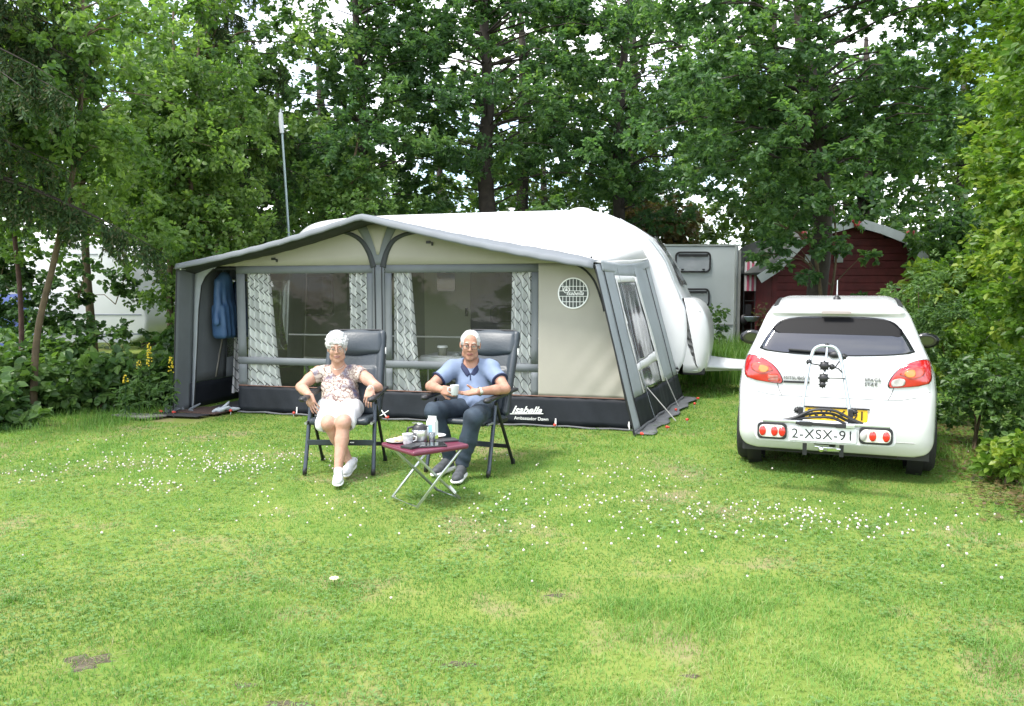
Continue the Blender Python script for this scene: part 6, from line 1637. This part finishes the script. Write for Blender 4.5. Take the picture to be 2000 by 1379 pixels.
# shrubs between car, cabin and hedge
def shrub(name, label, loc, clumps, per, ls, lm, seed, cat='shrub', stems=5, group=None, **kw):
    t = thing(name, label, cat, loc, 0, group); g = random.Random(seed); mb = MB()
    for i in range(stems):
        c_ = clumps[g.randrange(len(clumps))]; mb.tube([(g.uniform(-.1, .1), g.uniform(-.1, .1), 0), (c_[0] * .5, c_[1] * .5, c_[2] * .6), c_[:3]], [.012, .009, .004], 5, cap=False)
    mb.build('stems', M_birch, t); foliage('foliage', clumps, per, ls, lm, t, seed=seed, **kw); return t
def sc(n, rad, r, seed, z0=0.25, ht=1.5):
    g = np.random.default_rng(seed); out = []
    for i in range(n):
        a = g.uniform(0, 6.28); q = g.random() ** .5; z = g.uniform(z0, ht); w = 1 - .35 * (z / ht)
        out.append((rad[0] * q * math.cos(a) * w, rad[1] * q * math.sin(a) * w, z, r * g.uniform(.7, 1.3)))
    return out
shrub('leafy_shrub', 'bright green shrub between the cabin and the hedge behind the car', (6.75, 12.2, 0), sc(60, (.8, .7), .26, 101, .2, 1.9), 110, .10, Lm_hedge, 102, flat=.6, tint0=(.3, 1))
shrub('leafy_shrub', 'shrub with tall feathery stems just right of the car mirror', (4.75, 9.3, 0), sc(60, (.55, .8), .2, 103, .1, 1.75), 130, .055, Lm_bram, 104, asp=.4, tint0=(.3, .9))
shrub('leafy_shrub', 'low dark shrub under the hedge right of the rear wheel of the car', (4.55, 7.6, 0), sc(34, (.35, .8), .18, 105, .1, .8), 90, .06, Lm_bram, 106)
shrub('leafy_shrub', 'small light green sapling in front of the near hedge foot', (3.98, 6.35, 0), sc(12, (.2, .25), .10, 107, .05, .40), 60, .07, Lm_hedge, 108, tint0=(.4, 1))
shrub('leafy_shrub', 'round leaved shrub at the left foot of the hedge top, beside the cabin wall', (6.85, 13.1, 0), sc(30, (.45, .4), .2, 109, .7, 1.9), 46, .15, Lm_hedge, 110, asp=.75, tint0=(.5, 1))
shrub('leafy_shrub', 'dark shrub covering the right half of the cabin roof', (8.3, 14.8, 0), sc(60, (1.2, .8), .4, 111, .4, 3.3), 150, .11, Lm_oak, 112)
# left undergrowth: brambles and bushes along the lawn edge
ub = [(-6.3, 10.2, .75, .68, 'broad bramble bush at the left edge of the lawn'), (-5.35, 10.4, .65, .62, 'bramble bush left of the yellow flowers'), (-4.75, 11.2, .6, .62, 'bush with broad leaves beside the awning corner'),
      (-6.2, 8.9, .75, .55, 'low weedy bush at the left photo edge nearest the camera'), (-7.0, 9.9, .8, 1.0, 'taller bush with hanging leaves at the far left edge'), (-4.9, 12.4, .6, 1.1, 'dense bush between the awning corner and the white caravan'), (-7.2, 12.3, .9, .75, 'bush in front of the blue awning wall')]
for i, (x, y, r, ht, lab) in enumerate(ub):
    shrub('bramble_bush', lab, (x, y, 0), sc(40, (r, r * .8), .22, 120 + i, .08, ht), 62, .115, Lm_bram, 130 + i, flat=.55, asp=.78, tint0=(.25, .95), group='bushes along the left lawn edge')
g = np.random.default_rng(7); cl = []
for k in range(120):
    x = -5.9 - 3.8 * g.random() ** .65; z = g.uniform(.8, 2.6); 
    if g.random() < .70 * np.clip(1 - abs(x + 6.9) / 1.5, 0, 1) and z > 1.1: continue
    cl.append((x + 7.6, g.uniform(-.5, .5), z, g.uniform(.16, .34)))
t = thing('hazel_shrub', 'airy hazel shrub whose dark leaves partly hide the white caravan', 'shrub', (-7.6, 13.2, 0), 0)
limbs(t, [(-1.2, 0, .3), (-1.8, 0, 1.2), (0, 0, .2), (1.2, 0, .3), (.5, 0, 1.4), (-.8, 0, 1.5), (1.1, 0, 1.3)], .02, cl, M_birch, thick=.009, every=3); foliage('foliage', cl, 95, .085, Lm_bram, t, seed=77, asp=.85, tint0=(.0, .5))
# yellow loosestrife
fy = mat('yellow_flower', (.55, .42, .02), .6)
for i, (px, y, z0, z1, lab) in enumerate(((-4.42, 9.72, .62, .90, 'tallest yellow flower spike left of the awning'), (-4.22, 9.85, .52, .72, 'yellow flower spike nearest the awning corner'), (-4.66, 9.60, .42, .52, 'small low yellow flower in the bushes, leftmost of the four'), (-4.55, 9.72, .58, .68, 'small yellow flower cluster just left of the tallest spike'))):
    t = thing('yellow_loosestrife', lab, 'flower', (px, y, 0), 0, 'yellow flowers beside the awning')
    MB().tube([(0, 0, 0), (.02, 0, z0), (.03, 0, z1)], .006, 5).build('stem', Lm_bram, t)
    m_ = MB(); 
    for k in range(int((z1 - z0) * 170)):
        a = rnd.uniform(0, 6.28); z = rnd.uniform(z0, z1); q = .032 * (1 - .6 * (z - z0) / (z1 - z0)); m_.ball((.02 + q * math.cos(a), q * math.sin(a), z), (.010, .010, .009), 6, 4)
    m_.build('blossom', fy, t)
    foliage('leaves', [(0, 0, z0 * q, .09) for q in (.3, .5, .7, .9)], 20, .08, Lm_bram, t, seed=i, asp=.35)

# trees standing further back, each its own
far = [(-9.5, 21, 3.2, 5.0, 'broad tree far behind the left caravan'), (-6.3, 22, 2.6, 4.4, 'tree behind the tall birch at upper left'), (-2.2, 24, 3.0, 3.6, 'bright tree far behind the oaks left of centre'),
       (.9, 25, 3.2, 3.4, 'light green tree far behind the caravan roof'), (4.0, 26, 2.8, 2.9, 'tree far behind the gap over the old caravan'), (8.2, 24, 3.2, 4.6, 'tree far behind the red cabin'), (11.5, 21, 3.0, 4.6, 'tree far behind the hedge at right'), (8.1, 18.9, 2.4, 4.9, 'tall tree just behind the cabin roof'), (-4.6, 19.5, 2.3, 4.6, 'shadowy tree behind the mast'),
       (.2, 21.5, 2.9, 6.3, 'tall light tree directly behind the forked centre oak'), (3.3, 23.0, 2.6, 7.0, 'tall light tree behind the oak that reaches over the caravan nose'), (6.4, 20.5, 2.6, 6.6, 'tall light tree behind the oak between old caravan and cabin')]
for i, (x, y, r, zc, lab) in enumerate(far):
    tree('distant_tree', lab, (x, y, 0), [(0, 0, 0), (.1, 0, zc), (0, 0, zc + r)], [.2, .14, .04], (0, 0, zc - .3), (r, r * .7, r * 1.1), 46, 200, .16, Lm_far if i not in (7, 8) else Lm_oak, M_bark, 200 + i, .75, kind=1, zmin=.6, every=2, shell=.2, keep=keep_open, group='trees behind the camp site')
tree('rusty_tree', 'brownish withered tree between the caravan nose and the old caravan', (4.1, 21, 0), [(0, 0, 0), (.1, 0, 2.4), (0, 0, 3.6)], [.12, .1, .03], (-.6, 0, 2.9), (1.7, .9, 1.1), 34, 200, .13, Lm_brown, M_bark, 301, .5, kind=1, zmin=1.2)
# conifer-like pale point at the skyline gap
# far undergrowth: one dense belt of bushes closing the horizon
g = np.random.default_rng(3); cl = []
for k in range(620):
    a = g.uniform(-.72, .72); y = g.uniform(20, 27); z = g.uniform(.2, 4.6 + .5 * math.sin(9 * a))
    if keep_open(a * y, y, z): cl.append((a * y, y, z, g.uniform(.4, .7)))
cl = [c_ for c_ in cl if not (4.9 < c_[0] * 17 / c_[1] < 5.5 and c_[2] < 2.2)]
o = foliage('undergrowth', cl, 95, .185, Lm_far, None, kind=1, seed=4, squash=.8)
tag(o, 'dense belt of green undergrowth closing the view behind everything', 'undergrowth', kind='stuff')

# ================================================================ GROUND, GRASS, CLOVER
def lawn_mat():
    m = bpy.data.materials.new('lawn_soil'); m.use_nodes = True; n = m.node_tree; l = n.links.new; b = n.nodes['Principled BSDF']; b.inputs['Roughness'].default_value = .95; b.inputs['Specular IOR Level'].default_value = .1
    t = n.nodes.new('ShaderNodeTexCoord'); no = n.nodes.new('ShaderNodeTexNoise'); no.inputs['Scale'].default_value = 1.1; no.inputs['Detail'].default_value = 9; no.inputs['Roughness'].default_value = .65; l(t.outputs['Object'], no.inputs[0])
    r = n.nodes.new('ShaderNodeValToRGB'); e = r.color_ramp.elements; e[0].position = .34; e[0].color = (.22, .19, .10, 1); e[1].position = .66; e[1].color = (.10, .17, .03, 1); a = e.new(.46); a.color = (.17, .21, .05, 1); l(no.outputs[0], r.inputs[0]); l(r.outputs[0], b.inputs['Base Color'])
    return m
gm_ = MB()
xs = np.concatenate([np.linspace(-300, -14, 6), np.linspace(-12, 12, 49), np.linspace(14, 300, 6)]); ys = np.concatenate([np.linspace(-200, -2, 5), np.linspace(-1, 26, 55), np.linspace(30, 400, 6)])
def gh(x, y): return .012 * np.sin(1.1 * x + .7 * y) * np.sin(.9 * y - .4 * x) - .012 if True else 0
Vg = [(x, y, float(gh(x, y))) for y in ys for x in xs]; nx = len(xs)
Fg = [(j * nx + i, j * nx + i + 1, (j + 1) * nx + i + 1, (j + 1) * nx + i) for j in range(len(ys) - 1) for i in range(nx - 1)]
gr = mesh_obj('ground', Vg, Fg, lawn_mat(), None, True); tag(gr, 'green lawn ground of the camp site', 'ground', kind='structure')

def vnoise(x, y, s, seed):
    rg_ = np.random.default_rng(seed); T_ = rg_.random((64, 64)); X, Y = x / s, y / s; xi, yi = np.floor(X).astype(int), np.floor(Y).astype(int); fx, fy = X - xi, Y - yi
    fx = fx * fx * (3 - 2 * fx); fy = fy * fy * (3 - 2 * fy); a = T_[xi % 64, yi % 64]; b_ = T_[(xi + 1) % 64, yi % 64]; c_ = T_[xi % 64, (yi + 1) % 64]; d_ = T_[(xi + 1) % 64, (yi + 1) % 64]
    return (a * (1 - fx) + b_ * fx) * (1 - fy) + (c_ * (1 - fx) + d_ * fx) * fy
BARE = [(-1.78, 3.25, .16, .14), (-1.50, 2.78, .30, .10), (-.85, 2.9, .16, .05), (-.22, 3.22, .14, .05), (-.35, 2.70, .14, .05), (.22, 3.98, .09, .04), (.72, 3.12, .07, .03), (-1.05, 3.05, .1, .04)]
def bare(x, y):
    b_ = np.zeros_like(x)
    for bx, by, rx, ry in BARE: b_ = np.maximum(b_, np.exp(-(((x - bx) / rx) ** 2 + ((y - by) / ry) ** 2)))
    return b_
a_aw = math.atan2(-.26929, .96306)
def blocked(x, y):
    dx, dy = x + 4.217, y - 9.911; u = dx * math.cos(a_aw) + dy * math.sin(a_aw); v = -dx * math.sin(a_aw) + dy * math.cos(a_aw)
    inside = (u > .0) & (u < 5.85) & (v > .30) & (v < 3.1)
    mats_ = (u > -.62) & (u < .68) & (v > -.52) & (v < .4)
    return inside | mats_
Gm = leaf_mat('grass_blade', [(.080, .175, .036), (.125, .250, .054), (.180, .315, .076), (.33, .37, .15)], .42, .5, .25)
def blades(name, y0, y1, dens, hgt, wid, seed, segs=2):
    g = np.random.default_rng(seed); area = .5 * (y1 + y0) * 1.5 * (y1 - y0); n = int(area * dens)
    y = np.sqrt(g.random(n) * (y1 ** 2 - y0 ** 2) + y0 ** 2); x = (g.random(n) - .5) * 1.46 * y
    nz = vnoise(x + 50, y + 50, .55, 1); nz2 = vnoise(x + 50, y + 50, .16, 2); nz3 = vnoise(x + 50, y + 50, 1.9, 5)
    keepm = ~blocked(x, y) & (g.random(n) > bare(x, y) * .55) & (g.random(n) < .50 + .5 * nz2)
    x, y, nz, nz2, nz3 = x[keepm], y[keepm], nz[keepm], nz2[keepm], nz3[keepm]; n = len(x)
    h = hgt * (.45 + .8 * nz * nz2 + .45 * g.random(n)); tall = g.random(n) < .012; h[tall] *= 1.8
    rank = np.clip((vnoise(x + 50, y + 50, .38, 9) - .60) * 4, 0, 1) * (y < 3.9); h *= 1 + 1.2 * rank
    a = g.uniform(0, 6.283, n); lean = g.uniform(.3, 1.6, n) * h
    P = np.stack([x, y, gh(x, y) - .002], 1); D = np.stack([np.cos(a), np.sin(a), np.zeros(n)], 1); Xn = np.stack([-np.sin(a), np.cos(a), np.zeros(n)], 1)
    w = wid * g.uniform(.7, 1.3, n)
    p1 = P + D * (lean * .35)[:, None]; p1[:, 2] += h * .62
    p2 = P + D * lean[:, None]; p2[:, 2] += h * g.uniform(.75, 1.0, n)
    tint = np.clip(.36 + .5 * (nz3 - .5) + .35 * (nz - .5) + g.normal(size=n) * .17 + (g.random(n) < .05) * .5 + bare(x, y) * .35, 0, 1)
    V = np.stack([P - Xn * w[:, None], P + Xn * w[:, None], p1 + Xn * w[:, None] * .7, p1 - Xn * w[:, None] * .7, p2], 1).reshape(-1, 3); b_ = (np.arange(n) * 5)[:, None]
    if segs == 2: F = np.concatenate([b_ + np.array([0, 1, 2]), b_ + np.array([0, 2, 3]), b_ + np.array([3, 2, 4])], 1).reshape(-1, 3); rep = 3
    else:
        V = np.stack([P - Xn * w[:, None], P + Xn * w[:, None], p2], 1).reshape(-1, 3); b_ = (np.arange(n) * 3)[:, None]; F = b_ + np.array([0, 1, 2]); rep = 1
    o = np_obj('grass', V, F, Gm, None, False, np.repeat(tint, rep))
    return tag(o, name, 'grass', kind='stuff')
blades('short mown grass nearest the camera', 2.35, 4.2, 10000, .027, .0018, 1, 2)
blades('short mown grass in the middle of the lawn', 4.2, 7.2, 7000, .026, .0026, 2, 1)
blades('short mown grass in front of the awning and car', 7.2, 11.5, 3200, .030, .0040, 3, 1)
blades('lawn grass running back between the caravans', 11.5, 19, 500, .09, .008, 4, 1)
# clover leaves
def clover(n, y0, y1, seed, s=.011):
    g = np.random.default_rng(seed); y = np.sqrt(g.random(n) * (y1 ** 2 - y0 ** 2) + y0 ** 2); x = (g.random(n) - .5) * 1.44 * y
    k_ = ~blocked(x, y) & (vnoise(x + 50, y + 50, .7, 12) + .35 * vnoise(x + 50, y + 50, .2, 13) > .68) & (g.random(n) > bare(x, y)); x, y = x[k_], y[k_]; n = len(x)
    a0 = g.uniform(0, 6.28, n); z = gh(x, y) + g.uniform(.012, .030, n); P = np.repeat(np.stack([x, y, z], 1), 3, 0); a = (a0[:, None] + np.array([0, 2.09, 4.19])).ravel()
    D = np.stack([np.cos(a), np.sin(a), g.normal(size=3 * n) * .15], 1); N = unit(np.stack([g.normal(size=3 * n) * .2, g.normal(size=3 * n) * .2, np.ones(3 * n)], 1))
    sz = s * g.uniform(.8, 1.4, 3 * n); V, F, rep = leaf_mesh(P, unit(D), N, sz, sz * .95, 1)
    return V, F, np.clip(g.normal(.3, .15, len(F)), 0, 1)
Vs, Fs, Ts = [], [], []; off = 0
for args in ((10000, 2.35, 4.4, 1, .010), (9000, 4.4, 7.0, 2, .013), (3000, 7.0, 9, 3, .017)):
    V, F, t_ = clover(*args); Vs.append(V); Fs.append(F + off); Ts.append(t_); off += len(V)
tag(np_obj('clover_leaves', np.concatenate(Vs), np.concatenate(Fs), leaf_mat('clover_leaf', [(.10, .20, .055), (.14, .25, .07), (.20, .32, .09)], .3), None, False, np.concatenate(Ts)), 'low clover leaves scattered through the lawn', 'clover', kind='stuff')
# clover blossoms
g = np.random.default_rng(5)
spots = [(-3.1, 6.95, .55, .28, 60), (-2.35, 6.75, .40, .25, 75), (-2.8, 6.1, .22, .16, 26), (-3.9, 6.45, .35, .25, 24), (-2.0, 7.3, .4, .35, 26), (-3.6, 7.5, .8, .4, 22), (-1.6, 5.6, .5, .4, 14), (.45, 5.6, .7, .35, 40), (1.0, 6.4, .5, .3, 26), (1.5, 5.3, .5, .25, 48), (2.0, 5.25, .35, .25, 30), (2.25, 5.0, .35, .2, 24), (.9, 4.9, .7, .35, 34), (2.7, 5.2, .5, .3, 18), (-.3, 5.0, .5, .3, 16), (2.9, 4.4, .5, .3, 8), (0, 6, 3, 1.2, 60), (-3, 7, 1.8, .6, 30)]
ico = [(0, 0, 1), (.894, 0, .447), (.276, .851, .447), (-.724, .526, .447), (-.724, -.526, .447), (.276, -.851, .447), (.724, .526, -.447), (-.276, .851, -.447), (-.894, 0, -.447), (-.276, -.851, -.447), (.724, -.526, -.447), (0, 0, -1)]
icf = [(0, 1, 2), (0, 2, 3), (0, 3, 4), (0, 4, 5), (0, 5, 1), (1, 6, 2), (2, 7, 3), (3, 8, 4), (4, 9, 5), (5, 10, 1), (6, 7, 2), (7, 8, 3), (8, 9, 4), (9, 10, 5), (10, 6, 1), (11, 7, 6), (11, 8, 7), (11, 9, 8), (11, 10, 9), (11, 6, 10)]
Pf = []
for x, y, sx, sy, n in spots:
    n = int(n * 1.45)
    q = g.normal(size=(n, 2)) * np.array([sx, sy]) * .75 + np.array([x, y]); Pf.append(q)
Pf = np.concatenate(Pf); Pf = Pf[~blocked(Pf[:, 0], Pf[:, 1]) & (Pf[:, 1] > 3)]; n = len(Pf)
I = np.array(ico); rad = g.uniform(.0048, .0095, n)
V = (np.stack([Pf[:, 0], Pf[:, 1], gh(Pf[:, 0], Pf[:, 1]) + g.uniform(.035, .065, n)], 1)[:, None, :] + I[None] * rad[:, None, None] * g.uniform(.75, 1.2, (n, 12, 1))).reshape(-1, 3)
F = (np.arange(n)[:, None, None] * 12 + np.array(icf)[None]).reshape(-1, 3)
tag(np_obj('clover_blossom', V, F, mat('clover_white', (.58, .56, .50), .8, col2=(.56, .47, .44), vscale=30), None, True), 'small white clover blossoms scattered over the lawn', 'clover flowers', kind='stuff')
for i, (x, y, lab) in enumerate(((-.93, 4.10, 'single pale yellow flower in the foreground lawn left of the middle'), )):
    t = thing('lawn_flower', lab, 'flower', (x, y, 0), 0)
    m_ = MB()
    for k in range(8): m_.ball((.018 * math.cos(k * .785), .018 * math.sin(k * .785), .035), (.009, .009, .005), 6, 4)
    m_.ball((0, 0, .036), .008, 6, 4).build('petals', mat('pale_yellow', (.7, .66, .35), .7), t); MB().tube([(0, 0, 0), (0, 0, .035)], .0015, 4).build('stem', Gm, t)
# tall grass and weeds between the caravans, grass fringe at the bushes and the hedge
def tallgrass(name, boxes, n, h, w, seed):
    g = np.random.default_rng(seed); P = []
    for (x0, x1, y0, y1, f_) in boxes: m_ = int(n * f_); P.append(np.stack([g.uniform(x0, x1, m_), g.uniform(y0, y1, m_), np.zeros(m_)], 1))
    P = np.concatenate(P); n = len(P); a = g.uniform(0, 6.28, n); hh_ = h * g.uniform(.4, 1.2, n); D = np.stack([np.cos(a), np.sin(a), np.zeros(n)], 1); X = np.stack([-np.sin(a), np.cos(a), np.zeros(n)], 1) * w
    p1 = P + D * (hh_ * .12)[:, None]; p1[:, 2] += hh_ * .6; p2 = P + D * (hh_ * .42)[:, None]; p2[:, 2] += hh_
    V = np.stack([P - X, P + X, p1 + X * .7, p1 - X * .7, p2], 1).reshape(-1, 3); b_ = (np.arange(n) * 5)[:, None]; F = np.concatenate([b_ + np.array([0, 1, 2]), b_ + np.array([0, 2, 3]), b_ + np.array([3, 2, 4])], 1).reshape(-1, 3)
    return tag(np_obj('tall_grass', V, F, Gm, None, False, np.repeat(np.clip(g.normal(.35, .25, n), 0, 1), 3)), name, 'grass', kind='stuff')
tallgrass('tall unmown grass growing between the caravans', [(2.9, 6.2, 12.9, 16.8, 1.0)], 9000, .62, .007, 1)
tallgrass('grass fringe along the foot of the bushes and hedge', [(-7.0, -4.4, 8.6, 10.2, .35), (3.85, 4.6, 5.2, 8.5, .12), (-5.0, -4.2, 9.2, 10.4, .1)], 7000, .085, .003, 2)
for i, (x, y, h_, lab) in enumerate(((3.95, 15.2, 1.15, 'upright leafy weed in front of the old grey caravan'), (4.75, 15.4, 1.2, 'brownish seeding weed at the corner of the old caravan'), (5.1, 15.3, 1.0, 'thin weed right of the old caravan corner'))):
    shrub('tall_weed', lab, (x, y, 0), [(rnd.uniform(-.15, .15), 0, h_ * q, .14) for q in (.3, .45, .6, .75, .9, 1)] * 2, 26, .10 if i == 0 else .06, Lm_bram if i == 0 else Lm_brown, 400 + i, cat='weed', stems=4, group='weeds by the old caravan')
# leaf litter strip under the hedge
g = np.random.default_rng(6); n = 2600; y = g.uniform(5.3, 9.6, n); x = 4.0 + (y - 6.4) * .36 + g.normal(size=n) * .22
P = np.stack([x, y, g.uniform(.0, .02, n)], 1); D = unit(np.stack([g.normal(size=n), g.normal(size=n), g.normal(size=n) * .15], 1)); N = unit(np.stack([g.normal(size=n) * .3, g.normal(size=n) * .3, np.ones(n)], 1))
V, F, rep = leaf_mesh(P, D, N, g.uniform(.03, .06, n), g.uniform(.02, .035, n), 1)
tag(np_obj('leaf_litter', V, F, Lm_brown, None, False, g.random(n)), 'dry brown leaves on the ground under the hedge', 'leaves', kind='stuff')

# bare soil patches: thin irregular crumbs of earth lying between the blades
g = np.random.default_rng(15); vb, fb = [], []
for bi, (bx, by, rx, ry) in enumerate(BARE):
    b0 = len(vb); vb.append((bx, by, gh(bx, by) + .006)); N_ = 28
    for ring in (.5, 1.0):
        for k in range(N_):
            a = 2 * math.pi * k / N_; q = ring * (1 + .25 * math.sin(3 * a + bi) + .15 * math.sin(7 * a + 2 * bi) + g.uniform(-.12, .12)) * .78
            x, y = bx + rx * q * math.cos(a), by + ry * q * math.sin(a); vb.append((x, y, gh(x, y) + (.004 + g.uniform(-.004, .003) if ring < 1 else -.006)))
    for k in range(N_):
        j = (k + 1) % N_; fb.append((b0, b0 + 1 + k, b0 + 1 + j)); fb.append((b0 + 1 + k, b0 + 1 + N_ + k, b0 + 1 + N_ + j)); fb.append((b0 + 1 + k, b0 + 1 + N_ + j, b0 + 1 + j))
so = mesh_obj('bare_soil', vb, fb, mat('dry_soil', (.055, .045, .028), .95, col2=(.11, .095, .06), vscale=14, bump=.8, bscale=60), None, True)
tag(so, 'bare patches of dry earth showing through the worn lawn', 'soil', kind='stuff')
P = []; 
for bx, by, rx, ry in BARE:
    n = int(1500 * rx * ry * 6) + 12; P.append(np.stack([bx + g.normal(size=n) * rx * .8, by + g.normal(size=n) * ry * .8, np.full(n, .0)], 1))
P = np.concatenate(P); n = len(P); P[:, 2] = gh(P[:, 0], P[:, 1]) + g.uniform(.006, .016, n); a = g.uniform(0, 6.28, n)
V, F, rep = leaf_mesh(P, np.stack([np.cos(a), np.sin(a), g.normal(size=n) * .12], 1), np.tile([0, 0, 1.0], (n, 1)), g.uniform(.02, .06, n), np.full(n, .0028), 1)
tag(np_obj('dry_straw', V, F, leaf_mat('straw', [(.13, .12, .05), (.20, .18, .08), (.28, .25, .13)], .2), None, False, g.random(n)), 'dry straw blades lying over the bare patches', 'straw', kind='stuff')
